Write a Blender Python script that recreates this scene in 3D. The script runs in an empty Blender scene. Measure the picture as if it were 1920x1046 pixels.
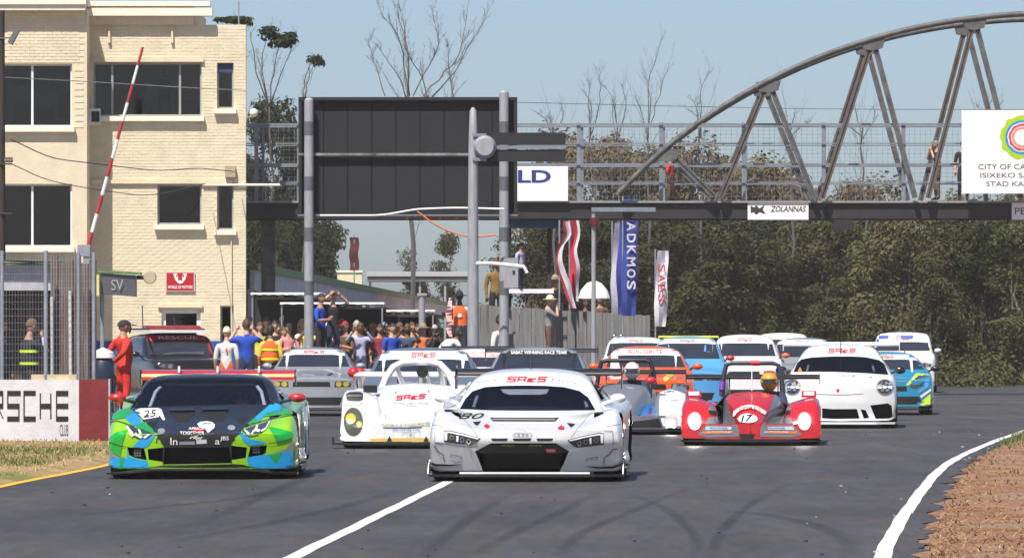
import bpy, bmesh, math, random
import numpy as np
from mathutils import Vector, Matrix, Euler
from mathutils.bvhtree import BVHTree
SC = bpy.context.scene
COL = SC.collection
R = math.radians
random.seed(7); RNG = np.random.default_rng(7)
# ------------------------------------------------------------------ camera (225 mm, level, eye 1.47 m above the track)
F, HZ, CH = 12000.0, 635.0, 1.47
cam = bpy.data.cameras.new('camera'); cam.lens = 36*F/1920; cam.sensor_width = 36
cam.shift_y = (HZ-523)/1920; cam.clip_start = 0.5; cam.clip_end = 5000
cam_o = bpy.data.objects.new('camera', cam); COL.objects.link(cam_o)
cam_o.location = (0, 0, CH); cam_o.rotation_euler = (R(90), 0, 0); SC.camera = cam_o
# ------------------------------------------------------------------ sky and sun
SUN_EL, SUN_AZ = R(58), R(204)      # azimuth clockwise from +Y: behind the camera, to its left
w = bpy.data.worlds.new('World'); SC.world = w; w.use_nodes = True
nt = w.node_tree; sky = nt.nodes.new('ShaderNodeTexSky'); sky.sky_type = 'NISHITA'
sky.sun_disc = False; sky.sun_elevation = SUN_EL; sky.sun_rotation = SUN_AZ
sky.air_density = 0.6; sky.dust_density = 1.0; sky.ozone_density = 2.0; sky.altitude = 0
nt.links.new(sky.outputs[0], nt.nodes['Background'].inputs[0]); nt.nodes['Background'].inputs[1].default_value = 0.088
sl = bpy.data.lights.new('sun', 'SUN'); sl.energy = 5.0; sl.angle = R(0.53); sl.color = (1, .95, .87)
sun = bpy.data.objects.new('sun', sl); COL.objects.link(sun)
sdir = Vector((math.sin(SUN_AZ)*math.cos(SUN_EL), math.cos(SUN_AZ)*math.cos(SUN_EL), math.sin(SUN_EL)))
sun.rotation_euler = sdir.to_track_quat('Z', 'Y').to_euler()
SC.view_settings.view_transform = 'Standard'; SC.view_settings.look = 'None'; SC.view_settings.gamma = 1
SC.view_settings.exposure = 0.5; SC.view_settings.use_curve_mapping = False
SC.render.engine = 'CYCLES'; SC.cycles.use_denoising = True
SC.cycles.max_bounces = 6; SC.cycles.transparent_max_bounces = 16; SC.cycles.volume_bounces = 0

# ------------------------------------------------------------------ helpers
def P(x, y, Y):
    return Vector(((x-960)*Y/F, Y, CH-(y-HZ)*Y/F))
def GY(y): return F*CH/(y-HZ)
def pchip(xs, ys, x):
    xs = np.asarray(xs, float); ys = np.asarray(ys, float); x = np.asarray(x, float)
    h = np.diff(xs); d = (np.diff(ys, axis=0).T/h).T; n = len(xs)
    m = np.zeros_like(ys)
    if n == 2: m[:] = d[0]
    else:
        for i in range(1, n-1):
            a, b = d[i-1], d[i]
            w1, w2 = 2*h[i]+h[i-1], h[i]+2*h[i-1]
            ok = (a*b) > 1e-12
            m[i] = np.where(ok, (w1+w2)/np.where(ok, w1/np.where(ok, a, 1)+w2/np.where(ok, b, 1), 1), 0)
        m[0], m[-1] = d[0], d[-1]
    k = np.clip(np.searchsorted(xs, x)-1, 0, n-2)
    t = (x-xs[k])/h[k]
    if ys.ndim > 1:
        sh = (-1,)+(1,)*(ys.ndim-1); t = t.reshape(sh); H = h[k].reshape(sh)
    else: H = h[k]
    return ((1+2*t)*(1-t)**2)*ys[k]+t*(1-t)**2*H*m[k]+t*t*(3-2*t)*ys[k+1]+t*t*(t-1)*H*m[k+1]
def curve1(pts, v): 
    return float(pchip([p[0] for p in pts], [p[1] for p in pts], np.array([v]))[0])

MATS = {}
def mat(name, col, rough=.6, metal=0, coat=0, var=.12, vs=6, bump=0, bs=60, spec=.5, emit=None, es=0, col2=None, alpha=None, stretch=None):
    """procedural material: base colour broken up by two noises, optional bump"""
    if name in MATS: return MATS[name]
    m = bpy.data.materials.new(name); m.use_nodes = True; t = m.node_tree; b = t.nodes['Principled BSDF']
    b.inputs['Roughness'].default_value = rough; b.inputs['Metallic'].default_value = metal
    b.inputs['Coat Weight'].default_value = coat; b.inputs['Coat Roughness'].default_value = .06
    b.inputs['Specular IOR Level'].default_value = spec
    tc = t.nodes.new('ShaderNodeTexCoord'); src = tc.outputs['Object']
    if stretch:
        mp = t.nodes.new('ShaderNodeMapping'); mp.inputs['Scale'].default_value = stretch
        t.links.new(src, mp.inputs[0]); src = mp.outputs[0]
    if var:
        n = t.nodes.new('ShaderNodeTexNoise'); n.inputs['Scale'].default_value = vs; n.inputs['Detail'].default_value = 6
        n.inputs['Roughness'].default_value = .65; t.links.new(src, n.inputs['Vector'])
        rp = t.nodes.new('ShaderNodeValToRGB'); c = rp.color_ramp
        c.elements[0].position = .3; c.elements[1].position = .7
        c2 = col2 or [x*(1-var) for x in col]
        c1 = col if col2 else [min(1, x*(1+var)) for x in col]
        c.elements[0].color = (*c2, 1); c.elements[1].color = (*c1, 1)
        t.links.new(n.outputs['Fac'], rp.inputs[0]); t.links.new(rp.outputs[0], b.inputs['Base Color'])
    else: b.inputs['Base Color'].default_value = (*col, 1)
    if bump:
        n2 = t.nodes.new('ShaderNodeTexNoise'); n2.inputs['Scale'].default_value = bs; n2.inputs['Detail'].default_value = 4
        t.links.new(src, n2.inputs['Vector'])
        bp = t.nodes.new('ShaderNodeBump'); bp.inputs['Strength'].default_value = bump; bp.inputs['Distance'].default_value = .02
        t.links.new(n2.outputs['Fac'], bp.inputs['Height']); t.links.new(bp.outputs[0], b.inputs['Normal'])
    if emit: b.inputs['Emission Color'].default_value = (*emit, 1); b.inputs['Emission Strength'].default_value = es
    if alpha is not None: b.inputs['Alpha'].default_value = alpha
    m.diffuse_color = (*col, 1); MATS[name] = m; return m
def glass(name, tint=(.5, .58, .66), ior=1.5, rough=.03):
    if name in MATS: return MATS[name]
    m = bpy.data.materials.new(name); m.use_nodes = True; t = m.node_tree; t.nodes.clear()
    o = t.nodes.new('ShaderNodeOutputMaterial'); mx = t.nodes.new('ShaderNodeMixShader'); tr = t.nodes.new('ShaderNodeBsdfTransparent')
    gl = t.nodes.new('ShaderNodeBsdfGlossy'); fr = t.nodes.new('ShaderNodeFresnel'); fr.inputs[0].default_value = ior
    tr.inputs[0].default_value = (*tint, 1); gl.inputs['Roughness'].default_value = rough
    t.links.new(fr.outputs[0], mx.inputs[0]); t.links.new(tr.outputs[0], mx.inputs[1]); t.links.new(gl.outputs[0], mx.inputs[2])
    t.links.new(mx.outputs[0], o.inputs[0]); MATS[name] = m; return m
def paint(name, col, rough=.35, coat=1.0): return mat(name, col, rough, coat=coat, var=.05, vs=3)

def tag(o, label=None, cat=None, group=None, kind=None):
    if label: o['label'] = label
    if cat: o['category'] = cat
    if group: o['group'] = group
    if kind: o['kind'] = kind
    return o
def thing(name, label, cat, loc=(0, 0, 0), rz=0, group=None):
    o = bpy.data.objects.new(name, None); COL.objects.link(o); o.empty_display_size = .1
    o.location = loc; o.rotation_euler = (0, 0, rz); return tag(o, label, cat, group)
def link(name, me, parent=None):
    o = bpy.data.objects.new(name, me); COL.objects.link(o); o.parent = parent; return o
class MB:
    def __init__(s): s.v = []; s.f = []; s.m = []; s.mats = []
    def mi(s, m):
        if m not in s.mats: s.mats.append(m)
        return s.mats.index(m)
    def add(s, vs, fs, m=None):
        b = len(s.v); s.v += [tuple(v) for v in vs]; k = s.mi(m) if m else 0
        for f in fs: s.f.append([i+b for i in f]); s.m.append(k)
        return s
    def box(s, c, d, m=None, rot=None, taper=1):
        cx, cy, cz = c; x, y, z = d[0]/2, d[1]/2, d[2]/2
        vs = [Vector((a*x*(taper if e > 0 else 1), b*y*(taper if e > 0 else 1), e*z)) for e in (-1, 1) for b in (-1, 1) for a in (-1, 1)]
        if rot is not None: M = Euler(rot).to_matrix(); vs = [M@v for v in vs]
        vs = [(v.x+cx, v.y+cy, v.z+cz) for v in vs]
        return s.add(vs, [(0, 2, 3, 1), (4, 5, 7, 6), (0, 1, 5, 4), (2, 6, 7, 3), (0, 4, 6, 2), (1, 3, 7, 5)], m)
    def bar(s, a, b, wx, wy=None, m=None):
        """rectangular bar from a to b"""
        a, b = Vector(a), Vector(b); wy = wy or wx; d = (b-a).normalized()
        u = d.cross(Vector((0, 1, 0))); u = u.normalized() if u.length > .05 else Vector((1, 0, 0)); v = d.cross(u)
        vs = [p+u*(i*wx/2)+v*(j*wy/2) for p in (a, b) for i, j in ((-1, -1), (1, -1), (1, 1), (-1, 1))]
        return s.add(vs, [(3, 2, 1, 0), (4, 5, 6, 7)]+[(i, (i+1) % 4, 4+(i+1) % 4, 4+i) for i in range(4)], m)
    def tube(s, pts, r, n=8, m=None, cap=True):
        pts = [Vector(p) for p in pts]; k = len(pts); rs = r if hasattr(r, '__len__') else [r]*k
        vs = []; up = None
        for i, p in enumerate(pts):
            d = (pts[min(i+1, k-1)]-pts[max(i-1, 0)]).normalized()
            if up is None: up = d.orthogonal().normalized()
            up = (up-d*up.dot(d)).normalized(); v = d.cross(up)
            for j in range(n):
                a = 2*math.pi*j/n; vs.append(p+(up*math.cos(a)+v*math.sin(a))*rs[i])
        fs = [(i*n+j, i*n+(j+1) % n, (i+1)*n+(j+1) % n, (i+1)*n+j) for i in range(k-1) for j in range(n)]
        if cap: fs += [tuple(range(n-1, -1, -1)), tuple((k-1)*n+j for j in range(n))]
        return s.add(vs, fs, m)
    def prism(s, pts, vec, m=None):
        pts = [Vector(p) for p in pts]; n = len(pts); vec = Vector(vec)
        return s.add(pts+[p+vec for p in pts], [tuple(range(n)), tuple(range(2*n-1, n-1, -1))]+[(i, i+n, (i+1) % n+n, (i+1) % n) for i in range(n)], m)
    def lathe(s, prof, c=(0, 0, 0), n=24, m=None, axis='z'):
        vs = []
        for r, z in prof:
            for j in range(n):
                a = 2*math.pi*j/n; x, y = r*math.cos(a), r*math.sin(a)
                v = (x, y, z) if axis == 'z' else ((z, x, y) if axis == 'x' else (x, z, y))
                vs.append((v[0]+c[0], v[1]+c[1], v[2]+c[2]))
        k = len(prof); fs = [(i*n+j, i*n+(j+1) % n, (i+1)*n+(j+1) % n, (i+1)*n+j) for i in range(k-1) for j in range(n)]
        return s.add(vs, fs, m)
    def ell(s, c, r, n=12, k=8, m=None):
        vs = []; fs = []
        for i in range(k+1):
            t = math.pi*i/k
            for j in range(n):
                a = 2*math.pi*j/n; vs.append((c[0]+r[0]*math.sin(t)*math.cos(a), c[1]+r[1]*math.sin(t)*math.sin(a), c[2]+r[2]*math.cos(t)))
        fs = [(i*n+j, (i+1)*n+j, (i+1)*n+(j+1) % n, i*n+(j+1) % n) for i in range(k) for j in range(n)]
        return s.add(vs, fs, m)
    def mesh(s, name, m=None, smooth=None):
        me = bpy.data.meshes.new(name); me.from_pydata(s.v, [], s.f)
        ms = s.mats or ([m] if m else [])
        for x in ms: me.materials.append(x)
        if s.mats and len(s.mats) > 1: me.polygons.foreach_set('material_index', s.m)
        if smooth is not None:
            bm = bmesh.new(); bm.from_mesh(me); bmesh.ops.remove_doubles(bm, verts=bm.verts, dist=1e-5); bmesh.ops.recalc_face_normals(bm, faces=bm.faces); bm.to_mesh(me); bm.free()
            me.shade_smooth(); me.set_sharp_from_angle(angle=R(smooth))
        me.update(); return me
    def build(s, name, m=None, parent=None, smooth=None): return link(name, s.mesh(name, m, smooth), parent)
def np_mesh(name, V, Fq, m):
    """big quad mesh from numpy arrays"""
    me = bpy.data.meshes.new(name); n = len(Fq); k = Fq.shape[1]
    me.vertices.add(len(V)); me.vertices.foreach_set('co', np.ascontiguousarray(V, dtype=np.float32).ravel())
    me.loops.add(n*k); me.loops.foreach_set('vertex_index', np.ascontiguousarray(Fq, dtype=np.int32).ravel())
    me.polygons.add(n); me.polygons.foreach_set('loop_start', np.arange(0, n*k, k, dtype=np.int32))
    if m: me.materials.append(m)
    me.update(calc_edges=True); me.validate(); return me
TMP = bpy.data.scenes.new('workbench')
def evaluated(o, *others):
    """mesh of o with its modifiers applied, worked out in a scratch scene"""
    for q in (o, *others): TMP.collection.objects.link(q)
    vl = TMP.view_layers[0]; vl.update(); me = bpy.data.meshes.new_from_object(o.evaluated_get(vl.depsgraph))
    for q in (o, *others): TMP.collection.objects.unlink(q)
    return me
FONTC = {}
def text_polys(txt, bold=.0, shear=0, space=1):
    """(verts2d, faces) of a line of lettering, cap height 1, centred at 0"""
    key = (txt, bold, shear, space)
    if key in FONTC: return FONTC[key]
    c = bpy.data.curves.new('t', 'FONT'); c.body = txt; c.offset = bold; c.shear = shear; c.space_character = space; c.resolution_u = 3
    o = bpy.data.objects.new('t', c); me = evaluated(o)
    v = np.array([x.co[:2] for x in me.vertices]); fs = [list(p.vertices) for p in me.polygons]
    bpy.data.objects.remove(o); bpy.data.meshes.remove(me); bpy.data.curves.remove(c)
    v[:, 0] -= (v[:, 0].min()+v[:, 0].max())/2; v[:, 1] -= (v[:, 1].min()+v[:, 1].max())/2
    FONTC[key] = (v, fs); return v, fs
def text_flat(name, txt, m, parent, c, ux, uz, width, height, bold=.01, shear=0, space=1):
    """lettering laid on a plane: centre c, axes ux (reading direction) and uz, fitted to width x height"""
    v, fs = text_polys(txt, bold, shear, space); ux, uz = Vector(ux), Vector(uz)
    w0 = v[:, 0].max()-v[:, 0].min(); h0 = v[:, 1].max()-v[:, 1].min()
    b = MB(); b.add([Vector(c)+ux*(p[0]*width/w0)+uz*(p[1]*height/h0) for p in v], fs, m); return b.build(name, m, parent)
# angular stroke letters used on the series banners
STK = {'S': [((0, 0), (.9, 0)), ((.9, 0), (.9, .5)), ((.9, .5), (0, .5)), ((0, .5), (0, 1)), ((0, 1), (1, 1))],
       'A': [((0, 0), (0, 1)), ((0, 1), (.9, 1)), ((.9, 1), (.9, 0)), ((0, .45), (.9, .45))],
       'E': [((.9, 0), (0, 0)), ((0, 0), (0, .62)), ((0, .62), (.9, .62)), ((0, .3), (.5, .3))],
       'R': [((0, 0), (0, 1)), ((0, 1), (.9, 1)), ((.9, 1), (.9, .5)), ((.9, .5), (0, .5)), ((.5, .5), (.95, 0))],
       'C': [((.9, 0), (0, 0)), ((0, 0), (0, 1)), ((0, 1), (.9, 1))],
       'H': [((0, 0), (0, 1)), ((.85, 0), (.85, 1)), ((0, .5), (.85, .5))],
       'P': [((0, 0), (0, 1)), ((0, 1), (.9, 1)), ((.9, 1), (.9, .5)), ((.9, .5), (0, .5))],
       'O': [((0, 0), (.9, 0)), ((.9, 0), (.9, 1)), ((.9, 1), (0, 1)), ((0, 1), (0, 0))],
       'L': [((0, 1), (0, 0)), ((0, 0), (.9, 0))],
       'U': [((0, 1), (0, 0)), ((0, 0), (.9, 0)), ((.9, 0), (.9, 1))],
       'B': [((0, 0), (.9, 0)), ((.9, 0), (.9, 1)), ((.9, 1), (0, 1)), ((0, 1), (0, 0)), ((0, .5), (.9, .5))], ' ': []}
def stroke_polys(txt, th=.2, tv=.12, shear=.25, adv=1.3):
    """th: thickness of horizontal strokes, tv: of vertical ones"""
    V, Fs = [], []
    for i, ch in enumerate(txt):
        if ch == 'E' and adv > 1.28 and shear == 0 : S_ = [((0, 0), (0, 1)), ((0, 0), (.9, 0)), ((0, .5), (.9, .5)), ((0, 1), (.9, 1))]
        else: S_ = STK[ch]
        for (a, b) in S_:
            hor = abs(a[1]-b[1]) < 1e-6
            if hor: x0, x1 = sorted((a[0], b[0])); q = [(x0-tv/2, a[1]-th/2), (x1+tv/2, a[1]-th/2), (x1+tv/2, a[1]+th/2), (x0-tv/2, a[1]+th/2)]
            else: q = [(a[0]-tv/2, a[1]), (a[0]+tv/2, a[1]), (b[0]+tv/2, b[1]), (b[0]-tv/2, b[1])]
            k = len(V); V += [(p[0]+i*adv+shear*p[1], p[1]) for p in q]; Fs.append([k, k+1, k+2, k+3])
    V = np.array(V); V[:, 0] -= (V[:, 0].min()+V[:, 0].max())/2; V[:, 1] -= (V[:, 1].min()+V[:, 1].max())/2
    return V, Fs
def copy_tree(o, parent=None):
    c = o.copy(); COL.objects.link(c); c.parent = parent
    for ch in o.children: copy_tree(ch, c)
    return c
# ================================================================== ground, road, verges
def ramp_noise(t, src, scale, c0, c1, p0=.35, p1=.65, detail=8, rough=.6):
    n = t.nodes.new('ShaderNodeTexNoise'); n.inputs['Scale'].default_value = scale; n.inputs['Detail'].default_value = detail; n.inputs['Roughness'].default_value = rough
    t.links.new(src, n.inputs['Vector']); r = t.nodes.new('ShaderNodeValToRGB'); r.color_ramp.elements[0].position = p0; r.color_ramp.elements[1].position = p1
    r.color_ramp.elements[0].color = (*c0, 1); r.color_ramp.elements[1].color = (*c1, 1); t.links.new(n.outputs['Fac'], r.inputs[0]); return r.outputs[0]
def mixc(t, a, b, fac, mode='MULTIPLY'):
    m = t.nodes.new('ShaderNodeMix'); m.data_type = 'RGBA'; m.blend_type = mode
    if isinstance(fac, float): m.inputs[0].default_value = fac
    else: t.links.new(fac, m.inputs[0])
    t.links.new(a, m.inputs[6]); t.links.new(b, m.inputs[7]); return m.outputs[2]
def asphalt():
    m = bpy.data.materials.new('asphalt'); m.use_nodes = True; t = m.node_tree; b = t.nodes['Principled BSDF']
    tc = t.nodes.new('ShaderNodeTexCoord'); src = tc.outputs['Object']
    mp = t.nodes.new('ShaderNodeMapping'); mp.inputs['Scale'].default_value = (1, .12, 1); mp.inputs['Rotation'].default_value = (0, 0, R(4)); t.links.new(src, mp.inputs[0])
    base = ramp_noise(t, mp.outputs[0], 1.3, (.042, .0368, .0342), (.074, .0655, .0592), .3, .7)
    streak = ramp_noise(t, mp.outputs[0], 9, (.80, .80, .80), (1.08, 1.08, 1.08), .35, .65, 4)
    grit = mixc(t, ramp_noise(t, src, 26, (.62, .62, .62), (1.34, 1.34, 1.34), .33, .68, 4, .75), ramp_noise(t, src, 95, (.7, .7, .7), (1.3, 1.3, 1.3), .3, .7, 1), 1.0)
    big = ramp_noise(t, src, .16, (.8, .8, .82), (1.12, 1.1, 1.08), .35, .65, 3)
    c = mixc(t, base, streak, 1.0); c = mixc(t, c, grit, 1.0); c = mixc(t, c, big, 1.0)
    t.links.new(c, b.inputs['Base Color'])
    rr = ramp_noise(t, mp.outputs[0], 2.2, (.42, .42, .42), (.62, .62, .62)); t.links.new(rr, b.inputs['Roughness'])
    n = t.nodes.new('ShaderNodeTexNoise'); n.inputs['Scale'].default_value = 80; t.links.new(src, n.inputs['Vector'])
    bp = t.nodes.new('ShaderNodeBump'); bp.inputs['Strength'].default_value = .35; bp.inputs['Distance'].default_value = .01
    t.links.new(n.outputs['Fac'], bp.inputs['Height']); t.links.new(bp.outputs[0], b.inputs['Normal']); return m
def soil(name, a, b_, c_, sc=1.2):
    m = bpy.data.materials.new(name); m.use_nodes = True; t = m.node_tree; b = t.nodes['Principled BSDF']; b.inputs['Roughness'].default_value = .95; b.inputs['Specular IOR Level'].default_value = .1
    tc = t.nodes.new('ShaderNodeTexCoord'); src = tc.outputs['Object']
    x = ramp_noise(t, src, sc, a, b_, .4, .6); y = ramp_noise(t, src, 18, (.6, .6, .6), (1.25, 1.25, 1.25), .3, .7)
    z = ramp_noise(t, src, sc*.45, (0, 0, 0), (1, 1, 1), .5, .62); zz = t.nodes.new('ShaderNodeRGB'); zz.outputs[0].default_value = (*c_, 1)
    c = mixc(t, x, zz.outputs[0], z, 'MIX'); c = mixc(t, c, y, 1.0); t.links.new(c, b.inputs['Base Color'])
    n = t.nodes.new('ShaderNodeTexNoise'); n.inputs['Scale'].default_value = 30; n.inputs['Detail'].default_value = 8; t.links.new(src, n.inputs['Vector'])
    bp = t.nodes.new('ShaderNodeBump'); bp.inputs['Strength'].default_value = .8; bp.inputs['Distance'].default_value = .05
    t.links.new(n.outputs['Fac'], bp.inputs['Height']); t.links.new(bp.outputs[0], b.inputs['Normal']); return m
M_ASPH = asphalt()
M_DIRT = soil('dry_soil', (.22, .105, .055), (.31, .185, .118), (.27, .185, .13))
M_VERGE = soil('dry_grass_soil', (.30, .20, .11), (.40, .29, .15), (.19, .19, .07), 1.0)
b = MB(); b.add([(-250, -30, -.03), (250, -30, -.03), (250, 600, -.03), (-250, 600, -.03)], [(0, 1, 2, 3)])
tag(b.build('ground', M_DIRT), kind='structure')
RIGHT = [(10, .2), (30, 1.65), (42.9, 2.48), (59.8, 3.79), (75, 5.1), (92.8, 7.04), (103.8, 8.35), (125, 10.2), (185.7, 15.0), (250, 20)]
LEFT = [(10, -7.2), (50, -5.55), (64.6, -5.17), (75.7, -4.8), (84, -4.75), (90, -5.4), (93, -8), (96, -20), (250, -20)]
def edge_noise(y, k): return .05*math.sin(y*1.7+k)+.04*math.sin(y*4.1+2*k)+.03*math.sin(y*9.3+k)+.02*math.sin(y*23)
b = MB(); ys = np.concatenate([np.arange(10, 110, .25), np.arange(110, 251, 2.0)])
vs = []
for y in ys: vs += [(curve1(LEFT, y), y, 0), (curve1(RIGHT, y)+.26+edge_noise(y, 1)*(1 if y < 110 else .5), y, 0)]
b.add(vs, [(2*i, 2*i+1, 2*i+3, 2*i+2) for i in range(len(ys)-1)])
tag(b.build('race_track', M_ASPH), kind='structure')
M_WLINE = mat('white_line_paint', (.74, .73, .71), .7, var=.3, vs=9, bump=.2, bs=90, col2=(.46, .45, .44)); M_YLINE = mat('yellow_line_paint', (.70, .38, .03), .7, var=.25, vs=5)
def line(name, ctr, y0, y1, wd, m, step=.3, z=.004):
    b = MB(); vs = []; yy = np.arange(y0, y1+step, step)
    for y in yy: c = ctr(y); e = .004*math.sin(y*.8)+.003*math.sin(y*1.9); vs += [(c-wd/2+e, y, z), (c+wd/2+.004*math.sin(y*.9+1)+.003*math.sin(y*2.2), y, z)]
    b.add(vs, [(2*i, 2*i+1, 2*i+3, 2*i+2) for i in range(len(yy)-1)]); return tag(b.build(name, m), kind='structure')
line('track_edge_line', lambda y: curve1(RIGHT, y), 12, 246, .115, M_WLINE)
line('grid_line', lambda y: -1.48+(y-42.9)*.0358, 12, 110, .115, M_WLINE)
line('pit_edge_line', lambda y: curve1(LEFT, y)+.10, 12, 84, .12, M_YLINE)
# tyre marks: dark rubber laid on the track
M_RUB = mat('tyre_rubber_mark', (.03, .03, .031), .5, var=.3, vs=3)
_t = M_RUB.node_tree; _a = _t.nodes.new('ShaderNodeAttribute'); _a.attribute_name = 'wear'; _n = _t.nodes.new('ShaderNodeTexNoise'); _n.inputs['Scale'].default_value = 7; _n.inputs['Detail'].default_value = 6
_m = _t.nodes.new('ShaderNodeMath'); _m.operation = 'MULTIPLY'; _t.links.new(_a.outputs['Fac'], _m.inputs[0]); _t.links.new(_n.outputs['Fac'], _m.inputs[1]); _t.links.new(_m.outputs[0], _t.nodes['Principled BSDF'].inputs['Alpha'])
def tyre_mark(pts, wd):
    n = 60; t = np.linspace(0, 1, len(pts)); tt = np.linspace(0, 1, n)
    G = [(P(x, y, GY(y)).x, GY(y)) for x, y in pts]
    X = pchip(t, [g[0] for g in G], tt); Y = pchip(t, [g[1] for g in G], tt); b = MB(); vs = []; al = []
    for i in range(n):
        j0, j1 = max(i-1, 0), min(i+1, n-1); d = Vector((X[j1]-X[j0], Y[j1]-Y[j0])).normalized()
        for k in range(5): q = (k/4-.5)*wd; vs.append((X[i]-d.y*q, Y[i]+d.x*q, .0025)); al.append([0, .45, .62, .45, 0][k]*math.sin(math.pi*min(1, max(0, i/(n-1))))**.7)
    b.add(vs, [(5*i+k, 5*i+k+1, 5*i+k+6, 5*i+k+5) for i in range(n-1) for k in range(4)]); o = b.build('tyre_mark', M_RUB)
    at = o.data.attributes.new('wear', 'FLOAT', 'POINT'); at.data.foreach_set('value', al); tag(o, kind='structure')
for pts, wd in [([(1330, 955), (1440, 965), (1530, 985), (1585, 1010), (1600, 1046)], .22), ([(1120, 920), (1050, 960), (960, 1000), (880, 1046)], .16),
                ([(1290, 915), (1180, 960), (1090, 1000), (1040, 1046)], .14), ([(1180, 925), (1260, 960), (1300, 1000), (1310, 1046)], .13),
                ([(960, 920), (900, 960), (830, 1010), (790, 1046)], .15), ([(560, 905), (470, 930), (300, 950), (150, 965)], .25), ([(640, 860), (560, 900), (480, 935), (350, 990)], .2),
                ([(1480, 905), (1400, 950), (1350, 1000), (1330, 1046)], .12), ([(1470, 790), (1600, 789), (1760, 787), (1905, 789)], .5), ([(1720, 758), (1800, 760), (1860, 757), (1915, 760)], .9), ([(590, 800), (620, 801), (640, 800), (650, 801)], .4), ([(760, 915), (640, 950), (480, 985), (300, 1020)], .22)]: tyre_mark(pts, wd)

def verge(name, x0f, x1f, y0, y1, m, dx, dy, amp, lift):
    ny = int((y1-y0)/dy); vs = []; fs = []; rows = []
    for j in range(ny+1):
        y = y0+(y1-y0)*j/ny; a, c = x0f(y), x1f(y); n = 46; row = []
        for i in range(n+1):
            t = (i/n)**1.3; x = a+(c-a)*t; e = min(abs(x-a), 1.0); k = min(1, e/.3)
            z = -.02+lift*k+amp*k*(math.sin(x*2.1+y*.9)*.5+math.sin(x*5.3-y*2.3)*.3+random.uniform(-1, 1)*.35)
            row.append(len(vs)); vs.append((x, y, z))
        rows.append(row)
    for j in range(ny):
        for i in range(46): fs.append((rows[j][i], rows[j][i+1], rows[j+1][i+1], rows[j+1][i]))
    b = MB(); b.add(vs, fs); o = b.build(name, m); o.data.shade_smooth(); return tag(o, kind='structure')
VR = verge('right_verge', lambda y: curve1(RIGHT, y)+.20+edge_noise(y, 1), lambda y: curve1(RIGHT, y)+9, 30, 130, M_DIRT, .2, .22, .025, .05)
VL = verge('left_verge', lambda y: curve1(LEFT, y)-.02, lambda y: curve1(LEFT, y)-8, 40, 90.6, M_VERGE, .2, .25, .03, .05)
def scatter(name, label, cat, n, place, m, lo, hi, wd, flat):
    V = []; Fq = []
    for i in range(n):
        x, y, z = place(); a = random.uniform(0, 6.28); L = random.uniform(lo, hi); el = random.uniform(*flat)
        d = Vector((math.cos(a)*math.cos(el), math.sin(a)*math.cos(el), math.sin(el))); u = Vector((-d.y, d.x, .2)).normalized()*wd*random.uniform(.5, 1.4); p = Vector((x, y, z)); k = len(V)
        bend = Vector((random.uniform(-.3, .3), random.uniform(-.3, .3), 0))*L*.5
        V += [p-u, p+u, p+d*L*.6+u*.7+bend*.3, p+d*L*.6-u*.7+bend*.3, p+d*L+bend, p+d*L+bend*.95]; Fq += [(k, k+1, k+2, k+3), (k+3, k+2, k+4, k+5)]
    return tag(link(name, np_mesh(name, np.array([v[:] for v in V]), np.array(Fq), m)), label, cat, kind='stuff')
def rv(y0=41, y1=112):
    y = y0+(y1-y0)*random.random()**1.8; a = curve1(RIGHT, y)+.30+abs(edge_noise(y, 1)); return (a+random.random()**1.5*4.5, y, .0+random.uniform(.01, .05))
def lv():
    y = 60+31*random.random()**.8; return (curve1(LEFT, y)-.15-abs(edge_noise(y, 3))*2-random.random()*3.6, y, random.uniform(.01, .04))
M_STRAW = mat('straw', (.34, .20, .12), .9, var=.5, vs=3, col2=(.10, .045, .02)); M_GRASSG = mat('green_grass', (.10, .13, .03), .9, var=.4, vs=2); M_STRAWL = mat('pale_straw', (.50, .36, .17), .9, var=.3, vs=2, col2=(.28, .19, .07))
scatter('dry_litter', 'brown dry grass litter and bark on the right verge', 'grass', 14000, rv, M_STRAW, .02, .07, .006, (0, .8))
scatter('dry_litter_pale', 'pale straw litter strewn on the right verge', 'grass', 7000, rv, M_STRAWL, .02, .08, .004, (0, .5))
def rg():
    y = random.gauss(96, 5); a = curve1(RIGHT, y)+.28; return (a+random.random()**2*1.2, y, .02)
scatter('verge_grass', 'green grass tuft at the asphalt edge on the right', 'grass', 1800, rg, M_GRASSG, .05, .17, .006, (.5, 1.5))
scatter('dry_grass', 'dry yellow grass on the verge below the painted wall', 'grass', 7000, lv, M_STRAWL, .03, .075, .006, (.1, 1.2))
def lg():
    y = random.choice([random.gauss(83, 1.6), random.gauss(74, 2), random.gauss(79, 3)]); return (curve1(LEFT, min(y, 88))-.5-random.random()*2.6, min(y, 90.3), .03)
scatter('green_grass', 'green grass patches on the verge below the painted wall', 'grass', 6000, lg, M_GRASSG, .025, .07, .006, (.3, 1.3))

M_CRUMB = mat('rubber_crumb', (.03, .03, .032), .9); M_CHIP = mat('pale_stone_chip', (.45, .43, .40), .9)
for nm, lab, m_, n_ in (('rubber_crumbs', 'dark rubber crumbs strewn over the track', M_CRUMB, 60), ('stone_chips', 'pale stone chips strewn on the track near its edges', M_CHIP, 36)):
    b = MB()
    for _ in range(n_):
        y = 42+60*random.random()**1.5; x0_, x1_ = curve1(LEFT, min(y, 84))+.3, curve1(RIGHT, y)+.15; u_ = random.random()
        if m_ is M_CHIP: u_ = (random.random()**3)*(.25) if random.random() < .4 else 1-.12*random.random()**2
        q_ = random.uniform(.006, .016); b.box((x0_+(x1_-x0_)*u_, y, q_*.4), (q_*random.uniform(1, 2.5), q_*1.4, q_), rot=(0, 0, random.uniform(0, 3)))
    tag(b.build(nm, m_), lab, 'debris', kind='stuff')
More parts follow.
